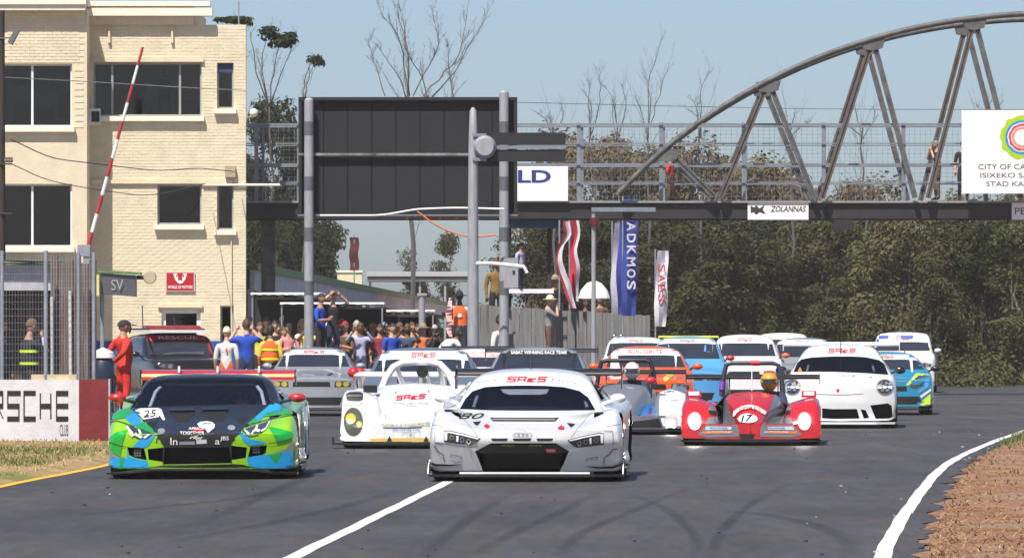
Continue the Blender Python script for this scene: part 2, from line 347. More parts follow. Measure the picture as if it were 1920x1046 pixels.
# ================================================================== painted barrier wall on the left
M_WALLW = mat('white_painted_concrete', (.62, .60, .62), .8, var=.14, vs=2.5, bump=.3, bs=30); M_WALLR = mat('dark_red_painted_concrete', (.20, .022, .025), .75, var=.25, vs=3, bump=.3, bs=30)
M_BLK = mat('black_paint', (.012, .012, .013), .6, var=.3, vs=8); M_CAP = mat('sandy_concrete', (.50, .42, .28), .9, var=.25, vs=5, bump=.5, bs=40)
Yw = 91.0; sw = F/Yw
A = P(148, 0, Yw); wl = thing('barrier_wall', 'low white concrete barrier wall with black lettering and dark red end', 'wall', (A.x, Yw, 0))
zt = CH-(712-HZ)/sw
b = MB(); b.prism([(-9, 0, -.1), (0, 0, -.1), (0, 0, zt), (-9, 0, zt)], (0, .35, 0)); b.build('white_section', M_WALLW, wl)
b = MB(); b.prism([(.002, -.004, -.1), (.415, .10, -.1), (.415, .10, zt+.005), (.002, -.004, zt+.005)], (0, .34, 0)); b.build('red_section', M_WALLR, wl)
b = MB(); b.prism([(.416, .09, -.1), (.432, .094, -.1), (.432, .094, zt+.012), (.416, .09, zt+.012)], (0, .34, 0)); b.build('white_edge_strip', M_WALLW, wl)
v, fs = stroke_polys('PORSCHE', .20, .10, 0, 1.32)
x1 = (128-148)/sw; lh = (785-737)/sw; lw = v[:, 0].max()-v[:, 0].min(); sc = ((30.5)/sw)/1.32
b = MB()
for f_i, f_ in enumerate(fs): b.add([(x1-(v[:, 0].max()-v[i][0])*sc, -.004-.0015*(f_i % 4), CH-(761-HZ)/sw+v[i][1]*lh) for i in f_], [(0, 1, 2, 3)])
b.build('lettering', M_BLK, wl)
text_flat('small_lettering', 'CLUB', M_BLK, wl, ((120-148)/sw, -.004, CH-(806-HZ)/sw), (1, 0, 0), (0, 0, 1), 16/sw, 22/sw, .0)
for x0, x2, hh in ((58, 83, 10), (88, 143, 10)):
    b = MB(); b.box(((x0+x2)/2/sw-148/sw, .17, zt+hh/sw/2+.001), ((x2-x0)/sw, .25, hh/sw)); b.build('coping_block', M_CAP, wl)

# ================================================================== catch fence with rusty sheets, pit hut behind
M_GALV = mat('galvanised_steel', (.30, .32, .35), .5, .3, var=.2, vs=8); M_RUST = mat('weathered_sheet', (.27, .25, .25), .75, .2, var=.5, vs=2.5, col2=(.13, .06, .035), stretch=(6, 6, .5)); M_POSTW = mat('white_post', (.6, .6, .57), .7, var=.15)
Yf = 99.0; sf = F/Yf; A = P(90, 0, Yf); ft = thing('catch_fence', 'tall wire catch fence with grey steel posts behind the painted wall', 'fence', (A.x, Yf, 0))
def fx(x): return (x-90)/sf
def fz(y): return CH-(y-HZ)/sf
for x, y, wd, m in ((86, 470, .07, M_GALV), (4, 470, .06, M_GALV), (-60, 470, .07, M_GALV), (147, 473, .05, M_GALV), (176, 473, .06, M_GALV)):
    b = MB(); b.tube([(fx(x), 0, 0), (fx(x), 0, fz(y))], wd/2, 10, m); b.build('post', m, ft, 40)
b = MB()
for i in range(44): x = fx(-60)+i*(fx(178)-fx(-60))/43; b.box((x, -.01, (fz(475)+.1)/2+.02), (.0035, .0035, fz(475)-.12))
for j in range(26): z = .1+j*(fz(475)-.1)/25; b.box(((fx(-60)+fx(178))/2, -.017, z), (fx(178)-fx(-60), .0035, .0035))
tag(b.build('wire_mesh', M_GALV, ft), kind='stuff')
sh = thing('sheet_screen', 'weathered corrugated metal screen standing behind the wire fence', 'screen', (fx(92)+A.x, Yf+.35, 0))
w_ = (178-92)/sf/6
for i in range(6):
    b = MB(); n = 12
    vs = [((i+k/n)*w_, .016*math.cos(k/n*4*math.pi*1.5)+.006*(i % 2), z) for z in (.05, fz(478+8*((i*5) % 3))) for k in range(n+1)]
    b.add(vs, [(k, k+1, n+2+k, n+1+k) for k in range(n)]); o = b.build('sheet', M_RUST, sh); o.data.shade_smooth()
for x, y in ((131, 545), (97, 556)):
    b = MB(); b.tube([(fx(x)-fx(92), -.05, 0), (fx(x)-fx(92)-.02, -.05, fz(y))], .028, 10); tag(b.build('marker_post', M_POSTW, sh, 40))
# pit hut
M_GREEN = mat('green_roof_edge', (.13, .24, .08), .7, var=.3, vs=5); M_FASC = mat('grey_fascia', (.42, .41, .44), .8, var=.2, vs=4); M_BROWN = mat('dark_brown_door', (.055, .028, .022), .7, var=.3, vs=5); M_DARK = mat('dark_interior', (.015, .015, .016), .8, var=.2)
Yh = 118.0; shs = F/Yh; A = P(90, 0, Yh)
hut = thing('pit_hut', 'low pit hut with green roof edge and dark brown doorway behind the fence', 'hut', (A.x, Yh, 0))
def hx(x): return (x-90)/shs
def hz(y): return CH-(y-HZ)/shs
b = MB(); b.box((hx(-80)/2+hx(150)/2, 2.0, hz(545)/2), (hx(150)-hx(-80), 3.6, hz(545))); b.build('wall', M_BROWN, hut)
b = MB(); b.box((hx(-80)/2+hx(150)/2, 1.6, (hz(497)+hz(545))/2+.001), (hx(150)-hx(-80)+.1, 4.6, hz(497)-hz(545))); b.build('fascia', M_FASC, hut)
b = MB(); b.prism([(hx(-82), -.9, hz(494)), (hx(152), -.9, hz(494)), (hx(152), -.9, hz(500)), (hx(-82), -.9, hz(484))], (0, 5, .05)); b.build('roof', M_GREEN, hut)
for x in (8, 55, 110): b = MB(); b.box((hx(x), .16, hz(545)/2), (.10, .08, hz(545)-.01)); b.build('door_post', mat('weathered_wood', (.12, .085, .065), .8, var=.3, vs=4), hut)
for i in range(7): b = MB(); b.box((hx(15+i*5.5), .185, hz(560)/2), (5.1/shs, .03, hz(560)-.02)); b.build('door_board', M_BROWN, hut)

# ================================================================== boom barrier, pole with floodlight
M_RED = mat('red_paint', (.42, .03, .03), .5, var=.2); M_WHT = mat('white_paint', (.75, .75, .73), .5, var=.1)
Yb = 112.0; a, c = P(163, 470, Yb), P(268, 88, Yb); bm_ = thing('boom_barrier', 'raised red and white striped boom barrier in front of the tower', 'barrier', (a.x, Yb, 0))
a, c = a-Vector((a.x, Yb, 0)), c-P(163, 470, Yb)+P(163, 470, Yb)-Vector((bm_.location.x, Yb, 0)); nseg = 11
for i in range(nseg):
    b = MB(); q = .035-.012*i/nseg; b.tube([a.lerp(c, i/nseg), a.lerp(c, (i+1)/nseg-.002)], q, 8); b.build('stripe', M_RED if i % 2 == 0 else M_WHT, bm_, 40)
b = MB(); b.box((a.x, 0, a.z/2), (.12, .12, a.z)); b.build('post', M_GALV, bm_); b = MB(); b.box((a.x-.05, 0, a.z), (.22, .16, .2)); b.build('pivot_box', M_GALV, bm_)
M_WOOD = mat('dark_creosoted_wood', (.05, .04, .035), .85, var=.35, vs=6, bump=.5, bs=40, stretch=(4, 4, .4)); M_BULB = mat('grey_lamp_housing', (.16, .17, .18), .5, .4)
Yp = 135.0; pl = thing('utility_pole', 'dark wooden utility pole carrying a floodlight at the left edge', 'pole', (P(0, 0, Yp).x, Yp, 0)); sp = F/Yp
b = MB(); b.tube([(0, 0, 0), (0, 0, CH+(HZ-20)/sp)], [.13, .10], 12); b.build('shaft', M_WOOD, pl, 40)
b = MB(); b.bar((0, -.1, CH+(HZ-72)/sp), (20/sp, -.1, CH+(HZ-72)/sp), .03); b.build('lamp_arm', M_BULB, pl)
b = MB(); b.box((27/sp, -.15, CH+(HZ-70)/sp), (.10, .3, .34), rot=(0, R(28), 0)); fl = b.build('floodlight', M_BULB, pl)
for y in (308, 400): b = MB(); b.bar((0, -.12, CH+(HZ-y)/sp), (24/sp, -.12, CH+(HZ-y)/sp), .035); b.build('cross_arm', M_WOOD, pl)
for x in (12, 17, 22): b = MB(); b.lathe([(0, 0), (.025, 0), (.04, .04), (.03, .08), (.04, .1), (0, .12)], (x/sp, -.12, CH+(HZ-307)/sp+.02), 10); b.build('insulator', mat('brown_porcelain', (.2, .17, .14), .3), pl)

# ================================================================== control tower of painted brick
M_CREAM = mat('cream_painted_masonry', (.65, .56, .40), .75, var=.11, vs=1.6, bump=.35, bs=25); M_BRK = mat('cream_painted_brick', (.67, .58, .415), .7, var=.12, vs=2.5, bump=.5, bs=30); M_TRIM = mat('pale_cream_trim', (.78, .71, .58), .7, var=.08)
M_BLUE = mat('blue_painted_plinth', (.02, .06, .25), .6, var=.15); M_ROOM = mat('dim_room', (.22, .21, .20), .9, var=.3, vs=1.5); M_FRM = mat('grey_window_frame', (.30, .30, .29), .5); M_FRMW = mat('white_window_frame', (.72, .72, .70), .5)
G_WIN = glass('window_glass', (.42, .44, .48), 1.5)
Yt = 160.0; st = F/Yt
def tx(x): return (x-160)/st
def tz(y): return CH-(y-HZ)/st
A = P(160, 0, Yt); tw = thing('control_tower', 'three storey cream painted brick control tower with strip windows', 'building', (A.x, Yt, 0))
def facade(x0, x1, y0, y1, openings, front, thick, parent, name, m):
    """wall of boxes round the openings, all given in photo-derived metres"""
    xs = sorted({x0, x1, *[o[0] for o in openings], *[o[1] for o in openings]}); zs = sorted({y0, y1, *[o[2] for o in openings], *[o[3] for o in openings]})
    b = MB()
    for zi in range(len(zs)-1):
        run = None
        for xi in range(len(xs)):
            solid = xi < len(xs)-1 and not any(o[0] <= xs[xi] and xs[xi+1] <= o[1] and o[2] <= zs[zi] and zs[zi+1] <= o[3] for o in openings)
            if solid and run is None: run = xs[xi]
            if not solid and run is not None:
                b.box(((run+xs[xi])/2, front+thick/2, (zs[zi]+zs[zi+1])/2), (xs[xi]-run, thick, zs[zi+1]-zs[zi])); run = None
    return b.build(name, m, parent)
OPR = [(tx(175), tx(378), tz(218), tz(118)), (tx(407), tx(438), tz(204), tz(118)), (tx(295), tx(378), tz(421), tz(346)), (tx(407), tx(438), tz(431), tz(345)), (tx(303), tx(376), tz(700), tz(580)), (tx(413), tx(438), tz(700), tz(573))]
X0, X1 = tx(150), tx(461); ZT = tz(47)
facade(X0, X1, -.05, ZT, OPR, 0, .28, tw, 'front_wall', M_CREAM)
b = MB(); b.prism([(X1-.002, .282, -.05), (X1-.28, 6.1, -.05), (X1-.56, 6.1, -.05), (X1-.28, .282, -.05)], (0, 0, ZT+.05)); b.build('side_wall', M_CREAM, tw)
b = MB(); b.box(((X0+X1)/2-.3, 6.2, ZT/2), (X1-X0-.1, .2, ZT)); b.build('rear_wall', M_CREAM, tw)
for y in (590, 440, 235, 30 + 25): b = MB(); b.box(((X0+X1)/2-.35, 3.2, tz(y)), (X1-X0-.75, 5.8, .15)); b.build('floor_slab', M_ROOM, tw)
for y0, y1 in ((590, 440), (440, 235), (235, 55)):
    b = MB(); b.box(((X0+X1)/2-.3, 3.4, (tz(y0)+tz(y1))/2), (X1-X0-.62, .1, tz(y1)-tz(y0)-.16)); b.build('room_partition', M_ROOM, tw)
b = MB(); b.box((tx(228), 3.0, ZT+.22), (tx(400)-X0+.3, 6.3, .44)); b.build('parapet', M_CREAM, tw)
b = MB(); b.box((tx(282), -.05, tz(24)), ((400-166)/st, .5, 14/st)); b.build('cornice', M_TRIM, tw); b = MB(); b.box((tx(282), -.02, tz(8)), ((392-166)/st, .44, 9/st)); b.build('cornice_cap', M_TRIM, tw)
b = MB(); b.box(((X0+X1)/2, -.015, tz(672)), (X1-X0, .03, 66/st)); b.build('plinth', M_BLUE, tw)
# bricks: about 300 nearest the eye as pieces, the others as one part
bw, bh, gp = .225, .078, .011; bricks = []
z = -.0+tz(635)
row = 0
while z+bh < ZT-.02:
    x = X0+(0 if row % 2 == 0 else -bw/2)
    while x < X1-.01:
        a0, a1 = max(x, X0), min(x+bw-gp, X1)
        ok = a1-a0 > .05
        for o in OPR:
            if z < o[3]+.005 and z+bh-gp > o[2]-.05 and a1 > o[0] and a0 < o[1]:
                if a0 < o[0]-.05: a1 = o[0]-.005
                elif a1 > o[1]+.05: a0 = o[1]+.005
                else: ok = False
        if ok and a1-a0 > .05: bricks.append((a0, a1, z))
        x += bw
    z += bh; row += 1
full = [q for q in bricks if abs(q[1]-q[0]-(bw-gp)) < .003]; pick = sorted(full, key=lambda q: abs(q[2]-tz(480))+abs(q[0]-tx(330))*.5)[:280]; ps = set(pick)
bme = MB(); bme.box((0, 0, 0), (bw-gp, .03, bh-gp)); bme = bme.mesh('brick', M_BRK)
for q in pick: o = link('brick', bme, tw); o.location = ((q[0]+q[1])/2, +.009+random.uniform(-.002, .002), q[2]+bh/2); o.rotation_euler = (random.uniform(-.015, .015), 0, random.uniform(-.01, .01))
b = MB()
for q in bricks:
    if q not in ps: b.box(((q[0]+q[1])/2, +.009+random.uniform(-.0025, .0025), q[2]+bh/2), (q[1]-q[0], .03, bh-gp+random.uniform(-.003, .003)))
tag(b.build('brickwork', M_BRK, tw), kind='stuff')
def window(o, parent, front, mull=(), m=None, sill=True, fw=.045, g=None, depth=.14):
    x0, x1, z0, z1 = o; m = m or M_FRM; w = link('window', (lambda bb: bb.mesh('window', g or G_WIN))(MB().box(((x0+x1)/2, front+depth, (z0+z1)/2), (x1-x0-.01, .008, z1-z0-.01))), parent)
    b = MB()
    for c, d in ((((x0+x1)/2, front+depth, z0+fw/2), (x1-x0, .07, fw)), (((x0+x1)/2, front+depth, z1-fw/2), (x1-x0, .07, fw)), ((x0+fw/2, front+depth, (z0+z1)/2), (fw, .066, z1-z0-2*fw)), ((x1-fw/2, front+depth, (z0+z1)/2), (fw, .066, z1-z0-2*fw))): b.box(c, d)
    b.build('frame', m, w)
    for x in mull: bb = MB(); bb.box((x, front+depth, (z0+z1)/2), (.055, .062, z1-z0-2*fw)); bb.build('mullion', m, w)
    if sill: bb = MB(); bb.box(((x0+x1)/2, front-.02, z0-.065), (x1-x0+.14, .26, .125)); bb.build('sill', M_TRIM, w)
    return w
window(OPR[0], tw, 0, (tx(210), tx(337)), sill=True)
for i in (1, 2, 3): window(OPR[i], tw, 0)
window(OPR[4], tw, 0, (), M_FRMW, False, .10); window(OPR[5], tw, 0, (), M_FRM, False)
b = MB(); b.box((tx(191), .30, tz(168)), (32/st, .03, 96/st)); b.build('curtain', M_DARK, tw); b = MB(); b.box((tx(360), .8, tz(205)), (.6, .4, .5)); b.build('desk', M_BROWN, tw); b = MB(); b.tube([(tx(282), .25, tz(217)), (tx(282), .25, tz(208)), (tx(282), .25, tz(202))], [.035, .035, .012], 8); b.build('bottle', M_RED, tw)
b = MB(); b.box((tx(422), .1, tz(128)), (.36, .02, .22)); b.build('blind', mat('navy_blind', (.02, .04, .12), .8), tw)
for x0, x1, y in ((172, 436, 341), (296, 380, 573), (172, 382, 113)): b = MB(); b.box((tx((x0+x1)/2), -.03, tz(y)), ((x1-x0)/st, .10, 7/st)); b.build('lintel', M_CREAM, tw)
for x in (205, 323): b = MB(); b.box((tx(x), -.05, tz(62)), (.06, .09, .5), taper=.6); b.build('bracket', M_CREAM, tw)
b = MB(); b.box((tx(177), -.2, tz(220)), (.33, .42, .40)); ac = b.build('air_conditioner', M_FRMW, tw); b = MB(); b.box((tx(181), -.412, tz(220)), (.20, .02, .26)); b.build('grille', M_DARK, ac)
b = MB(); b.box((tx(432), -.09, tz(322)), (.26, .16, .28)); b.build('junction_box', mat('tan_metal', (.38, .31, .20), .6), tw)
b = MB(); b.tube([(tx(434), -.05, tz(430)), (tx(434), -.05, tz(700))], .018, 6); b.build('conduit', M_CREAM, tw)
b = MB(); b.tube([(tx(380), -.06, tz(347)), (tx(525), -.06, tz(347))], .03, 8, M_TRIM); b.build('bracket_arm', M_TRIM, tw)
b = MB(); b.tube([(tx(446), .5, ZT), (tx(446), .5, ZT+.62)], .018, 6); b.build('mast', M_GALV, tw)
b = MB(); b.tube([(tx(462), .3, tz(222)), (tx(474), .0, tz(218))], .02, 6); b.ell((tx(476), -.02, tz(212)), (.11, .16, .11), 10, 6); b.build('camera_dome', M_TRIM, tw, 60)
# projecting left block
f0 = -1.26
def lx(x): return (x-960)*(Yt+f0)/F-A.x
def lz(y): return CH-(y-HZ)*(Yt+f0)/F
OPL = [(lx(-120), lx(135), lz(238), lz(120)), (lx(-120), lx(135), lz(463), lz(345))]
facade(lx(-160), lx(163), -.05, lz(16), OPL, f0, .26, tw, 'block_front_wall', M_CREAM)
b = MB(); b.box((lx(163)-.13, f0/2+.13, lz(16)/2), (.256, -f0-.262, lz(16))); b.build('block_side_wall', M_CREAM, tw)
b = MB(); b.box((lx(-160)/2+lx(163)/2, f0-.06, lz(14)), (lx(160)-lx(-160), .5, 13/st)); b.build('block_cornice', M_TRIM, tw)
b = MB(); b.box((lx(-160)/2+lx(163)/2, f0/2+2, lz(4)), (lx(163)-lx(-160), 6, .16)); b.build('block_roof', M_TRIM, tw)
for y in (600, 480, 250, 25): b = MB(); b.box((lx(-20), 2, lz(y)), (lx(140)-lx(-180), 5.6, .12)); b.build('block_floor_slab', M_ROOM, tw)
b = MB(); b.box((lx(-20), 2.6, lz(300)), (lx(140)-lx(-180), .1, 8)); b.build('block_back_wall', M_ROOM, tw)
for o in OPL: window(o, tw, f0, (lx(60), lx(-70)), M_FRMW)
b = MB()
for j in range(40):
    for i in range(14):
        x = lx(5)+i*bw+(j % 2)*bw/2; z = lz(120)+.02+j*bh
        if x+bw < lx(162) and z+bh < lz(22): b.box((x+bw/2, f0, z+bh/2), (bw-gp, .022, bh-gp))
        x = lx(140)+i*bw+(j % 2)*bw/2; z = lz(240)+j*bh
        if x+bw < lx(162) and z+bh < lz(122): b.box((x+bw/2, f0, z+bh/2), (bw-gp, .022, bh-gp))
tag(b.build('block_brickwork', M_BRK, tw), kind='stuff')
b = MB()
for k, (x, z, dx, dz) in enumerate([(30, 225, .5, .5), (70, 222, .4, .35), (110, 215, .35, .6), (20, 150, .3, .5)]): b.box((lx(x), 1.2+.1*k, lz(z)+dz/2), (dx, .3, dz))
tag(b.build('room_furniture', mat('office_furniture', (.12, .07, .05), .6), tw), kind='stuff')
# red sign, awning sign, round lamp on the tower
M_SRED = mat('red_sign_face', (.42, .008, .012), .45, var=.06); M_SWHT = mat('sign_white', (.78, .76, .76), .5, var=.04)
sg = thing('wall_sign', 'red sign with white animal head emblem on the tower wall', 'sign', (A.x+tx(338), Yt-.05, tz(528)))
b = MB(); b.box((0, 0, 0), (51/st, .03, 33/st)); b.build('panel', M_SRED, sg)
b = MB(); b.box((0, .008, 0), (55/st, .03, 37/st)); b.build('border', mat('pale_border', (.6, .5, .45), .6), sg)
b = MB()
for s_ in (-1, 1): b.add([(s_*.17, -.018, .2), (s_*.13, -.018, .06), (s_*.06, -.018, -.03), (0, -.018, -.05), (0, -.018, -.015), (s_*.05, -.018, .03), (s_*.055, -.018, .14), (s_*.08, -.018, .2)], [tuple(range(8)) if s_ < 0 else tuple(range(7, -1, -1))])
b.ell((0, -.017, .01), (.03, .003, .025), 10, 6); b.build('emblem', M_SWHT, sg)
b = MB(); b.ell((-.085, -.0185, .14), (.022, .002, .03), 8, 6); b.ell((.085, -.0185, .14), (.022, .002, .03), 8, 6); b.build('emblem_eyes', M_SRED, sg)
text_flat('lettering', 'WORLD OF MOTORS', M_SWHT, sg, (0, -.019, -.135), (1, 0, 0), (0, 0, 1), .62, .075, .02)
aw = thing('awning_sign', 'dark grey box sign with green top projecting beside the tower', 'sign', (P(222, 0, 152).x, 152, 0)); sa = F/152
def az(y): return CH-(y-HZ)/sa
b = MB(); b.prism([((188-222)/sa, 0, az(551)), ((253-222)/sa, .3, az(556)), ((253-222)/sa, .3, az(516)), ((188-222)/sa, 0, az(512))], (0, .5, 0)); b.build('box', mat('dark_grey_sign', (.10, .10, .115), .6), aw)
b = MB(); b.prism([((184-222)/sa, -.05, az(511.5)), ((262-222)/sa, .28, az(515)), ((262-222)/sa, .28, az(510)), ((184-222)/sa, -.05, az(506))], (0, .6, 0)); b.build('roof', M_GREEN, aw)
text_flat('lettering', 'PSV', mat('grey_print', (.35, .35, .36), .6), aw, ((214-222)/sa, .10, az(534)), (.98, .14, 0), (0, 0, 1), .42, .26, .0)
b = MB(); b.box(((182-222)/sa, -.02, az(535)), (.12, .3, .5)); b.build('side_panel', mat('yellow_white_panel', (.6, .58, .2), .6), aw)
b = MB(); b.tube([((255-222)/sa, .4, az(520)), ((280-222)/sa, .4, az(520))], .05, 8, M_DARK); b.build('lamp_arm', M_DARK, aw); b = MB(); b.lathe([(0, -.14), (.14, -.14), (.16, -.05), (.12, .1), (0, .14)], ((280-222)/sa, .3, az(520)), 16, axis='y'); b.build('round_lamp', mat('tan_lamp', (.42, .36, .24), .6), aw, 40)
b = MB(); b.tube([((190-222)/sa, .3, 0), ((190-222)/sa, .3, az(551))], .05, 8); b.build('support_post', M_GALV, aw)

# ================================================================== footbridge
M_DECK = mat('black_girder', (.018, .017, .02), .6, var=.3, vs=3); M_STEEL = mat('weathered_steel', (.15, .15, .157), .65, .2, var=.35, vs=4, col2=(.055, .05, .048)); M_STRUST = mat('rust_streaked_steel', (.125, .122, .125), .7, .1, var=.6, vs=2.2, col2=(.085, .048, .028)); M_RAIL = mat('galvanised_rail', (.23, .255, .29), .5, .4, var=.15)
Yg = 165.0; sg_ = F/Yg; A2 = P(1200, 0, Yg)
br = thing('footbridge', 'steel footbridge with curved truss arch and black girder crossing the track', 'bridge', (A2.x, Yg, 0))
def gx(x): return (x-1200)/sg_
def gz(y): return CH-(y-HZ)/sg_
XL, XR = gx(430), gx(2760)
b = MB(); b.box(((XL+XR)/2, 0, (gz(380)+gz(410))/2), (XR-XL, .3, gz(380)-gz(410))); b.build('girder', M_DECK, br)
b = MB(); b.box(((XL+XR)/2, 2.2, (gz(380)+gz(410))/2), (XR-XL, .3, gz(380)-gz(410))); b.build('girder', M_DECK, br)
b = MB(); b.box(((XL+XR)/2, 1.1, gz(379)), (XR-XL, 2.7, .05)); b.build('deck', mat('grey_deck', (.25, .24, .23), .8), br)
for x in (500, 2750):
    b = MB(); b.box((gx(x), 1.1, gz(412)/2), (.35, .35, gz(412))); b.build('column', M_STEEL, br)
ARC = [(1160, 362), (1200, 322), (1240, 285), (1330, 217), (1435, 155), (1530, 111), (1630, 76), (1730, 51), (1825, 36), (1920, 28), (1960, 27)]
arc = [(gx(x), gz(y)) for x, y in ARC]; xs = np.linspace(arc[0][0], arc[-1][0], 40); zs = pchip([p[0] for p in arc], [p[1] for p in arc], xs); half = list(zip(xs, zs)); mid = arc[-1][0]
for yo in (-.42, 2.62):
    full_ = [(x, z) for x, z in half]+[(2*mid-x, z) for x, z in reversed(half[:-1])]
    b = MB()
    for off in (-.075, .075): b.tube([(x, yo+off, z) for x, z in full_], .072, 8)
    b.build('arch_chord', M_STEEL, br, 50)
    nodes = [(1250, 283), (1440, 154), (1635, 75), (1825, 37)]; foot = [(1338, 366), (1348, 370), (1528, 370), (1538, 370), (1712, 370), (1735, 370), (1912, 370)]
    nodes += [(3920-x, y) for x, y in nodes[::-1]]
    dg_ = [(nodes[0], (1338, 368)), (nodes[1], (1350, 372)), (nodes[1], (1526, 372)), (nodes[2], (1540, 372)), (nodes[2], (1714, 372)), (nodes[3], (1738, 372)), (nodes[3], (1912, 372))]
    dg_ += [((3920-a[0], a[1]), (3920-c[0], c[1])) for a, c in dg_]
    for i, (n0, n1) in enumerate(dg_):
        b = MB(); d = Vector((gx(n1[0])-gx(n0[0]), 0, gz(n1[1])-gz(n0[1]))).normalized(); q = Vector((d.z, 0, -d.x))*.042
        for s_ in (-1, 1): b.bar(Vector((gx(n0[0]), yo, gz(n0[1])))+q*s_, Vector((gx(n1[0]), yo, gz(n1[1])))+q*s_, .05, .12)
        b.bar((gx(n0[0]), yo, gz(n0[1])), (gx(n1[0]), yo, gz(n1[1])), .05, .05)
        b.build('diagonal', M_STRUST if i % 2 else M_STEEL, br)
    for x, y in nodes:
        b = MB(); b.prism([(gx(x-23), yo-.1, gz(y+2)), (gx(x+23), yo-.1, gz(y-1)), (gx(x+18), yo-.1, gz(y+17)), (gx(x), yo-.1, gz(y+22)), (gx(x-18), yo-.1, gz(y+19))], (0, .2, 0)); b.build('gusset_plate', M_STEEL, br)
for yo, fx0 in ((.22, 480), (1.98, 465)):
    for x in [480, 560, 700, 820, 1085, 1240, 1395, 1545, 1695, 1850, 2005, 2160, 2320, 2480, 2640]:
        b = MB(); b.box((gx(x+(8 if yo > 1 else 0)), yo, (gz(230)+gz(378))/2), (.10 if yo < 1 else .07, .08, gz(230)-gz(378))); b.build('rail_post', M_RAIL, br)
    for y in (233, 269, 308, 342): b = MB(); b.box(((XL+XR)/2, yo-.06, gz(y)), (XR-XL, .05, .05 if y in (233, 308) else .03)); b.build('rail', M_RAIL, br)
b = MB(); n = 230
for i in range(n): b.box((XL+(XR-XL)*i/n, .3, (gz(233)+gz(378))/2), (.006, .006, gz(233)-gz(378)))
for j in range(20): b.box(((XL+XR)/2, .306, gz(375)+j*.1), (XR-XL, .005, .005))
tag(b.build('mesh_infill', M_RAIL, br), kind='stuff')
def panel(name, label, x0, x1, y0, y1, Y, m, th=.04, cat='sign', texts=(), mt=None):
    s = F/Y; t = thing(name, label, cat, (P((x0+x1)/2, 0, Y).x, Y, CH-((y0+y1)/2-HZ)/s))
    b = MB(); b.box((0, 0, 0), ((x1-x0)/s, th, (y1-y0)/s)); b.build('panel', m, t)
    for txt, cx, cy, w, h, mm, bold, shear in texts: text_flat('lettering', txt, mm, t, ((cx-(x0+x1)/2)/s, -th/2-.004, ((y0+y1)/2-cy)/s), (1, 0, 0), (0, 0, 1), w/s, h/s, bold, shear)
    return t, s
M_NAVY = mat('navy_print', (.02, .035, .18), .5); M_INK = mat('dark_print', (.03, .03, .035), .6)
t, s = panel('city_sign', 'large white board with coloured ring emblem hung on the bridge arch', 1803, 2030, 207, 363, 164.35, M_SWHT, .05, 'sign',
      [('CITY OF CAPE TOWN', 1916, 313, 164, 10, M_INK, 0, 0), ('ISIXEKO SASEKAPA', 1916, 329, 156, 9, M_INK, 0, 0), ('STAD KAAPSTAD', 1916, 345, 134, 9, M_INK, 0, 0)])
def disc(r, n=40, jag=0, th=.003): return [((r+(jag*math.sin(a*9)*.6+jag*math.sin(a*14+1)*.4))*math.cos(a), (r+(jag*math.sin(a*9)*.6+jag*math.sin(a*14+1)*.4))*math.sin(a)) for a in [2*math.pi*i/n for i in range(n)]]
for k, (r, c, j) in enumerate([(41, (.35, .55, .01), 2.5), (32, (.01, .25, .55), 0), (27.5, (.75, .75, .78), .8), (25.5, (.55, .05, .10), 1.0), (21, (.75, .6, .62), 0), (19, (.7, .22, .1), .8), (15, (.8, .78, .75), 0)]):
    b = MB(); q = disc(r/s, 60, j/s); b.add([(x, -.03-.0025*k, z+27/s) for x, z in q], [tuple(range(60))]); b.build('emblem_ring', mat('emblem_%d' % k, c, .5, var=.05), t)
t, s = panel('girder_banner', 'small white banner with black bird mark fixed to the bridge girder', 1402, 1516, 380, 412, 164.8, M_SWHT, .02, 'banner', [('ZOLANNAS', 1478, 392, 66, 11, M_INK, .02, .2)])
b = MB(); b.add([((x-1459)/s, -.014, (396-y)/s) for x, y in [(1407, 386), (1414, 389), (1418, 385), (1424, 391), (1434, 384), (1430, 393), (1436, 402), (1424, 398), (1418, 403), (1413, 398), (1408, 400)]], [tuple(range(11))]); b.build('bird_mark', M_INK, t)
panel('girder_banner', 'white banner on the bridge girder at the right edge', 1897, 2010, 380, 412, 164.8, M_SWHT, .02, 'banner', [('PETS CLUB', 1953, 396, 100, 13, M_INK, 0, 0)])
panel('bridge_banner', 'white banner with navy letters on the bridge rail beside the black board', 900, 1065, 312, 377, 164.7, M_SWHT, .03, 'banner', [('LD', 1002, 331, 62, 24, M_NAVY, .03, 0)])
t, s = panel('box_under_girder', 'small dark box slung under the bridge girder', 1562, 1600, 412, 432, 165, M_DARK, .3, 'box')
# ================================================================== black scoreboard seen from behind, timing pole
M_BOARD = mat('black_board', (.0075, .008, .011), .75, var=.25, vs=1.2); M_BFRAME = mat('dark_frame', (.012, .012, .015), .6)
Yk = 140.0; sk = F/Yk; A3 = P(765, 0, Yk)
bd = thing('scoreboard', 'big black board seen from behind on two grey banded posts', 'board', (A3.x, Yk, 0))
def kx(x): return (x-765)/sk
def kz(y): return CH-(y-HZ)/sk
n = 9
for i in range(n):
    x0, x1 = 562+i*(968-562)/n, 562+(i+1)*(968-562)/n
    for (y0, y1) in ((187, 287), (293, 400)): b = MB(); b.box((kx((x0+x1)/2), .003*(i % 2), kz((y0+y1)/2)), ((x1-x0-1.2)/sk, .10, (y1-y0)/sk)); b.build('panel', M_BOARD, bd)
b = MB(); b.box((0, .075, kz(293)), (404/sk, .03, 212/sk)); b.build('backing_sheet', M_BOARD, bd)
b = MB()
for c, d in (((0, -.07, kz(186)), (410/sk, .22, .07)), ((0, -.07, kz(404)), (410/sk, .22, .07)), ((kx(563), -.07, kz(295)), (.07, .2, 217/sk)), ((kx(967), -.07, kz(295)), (.07, .2, 217/sk))): b.box(c, d)
b.build('frame', M_BFRAME, bd)
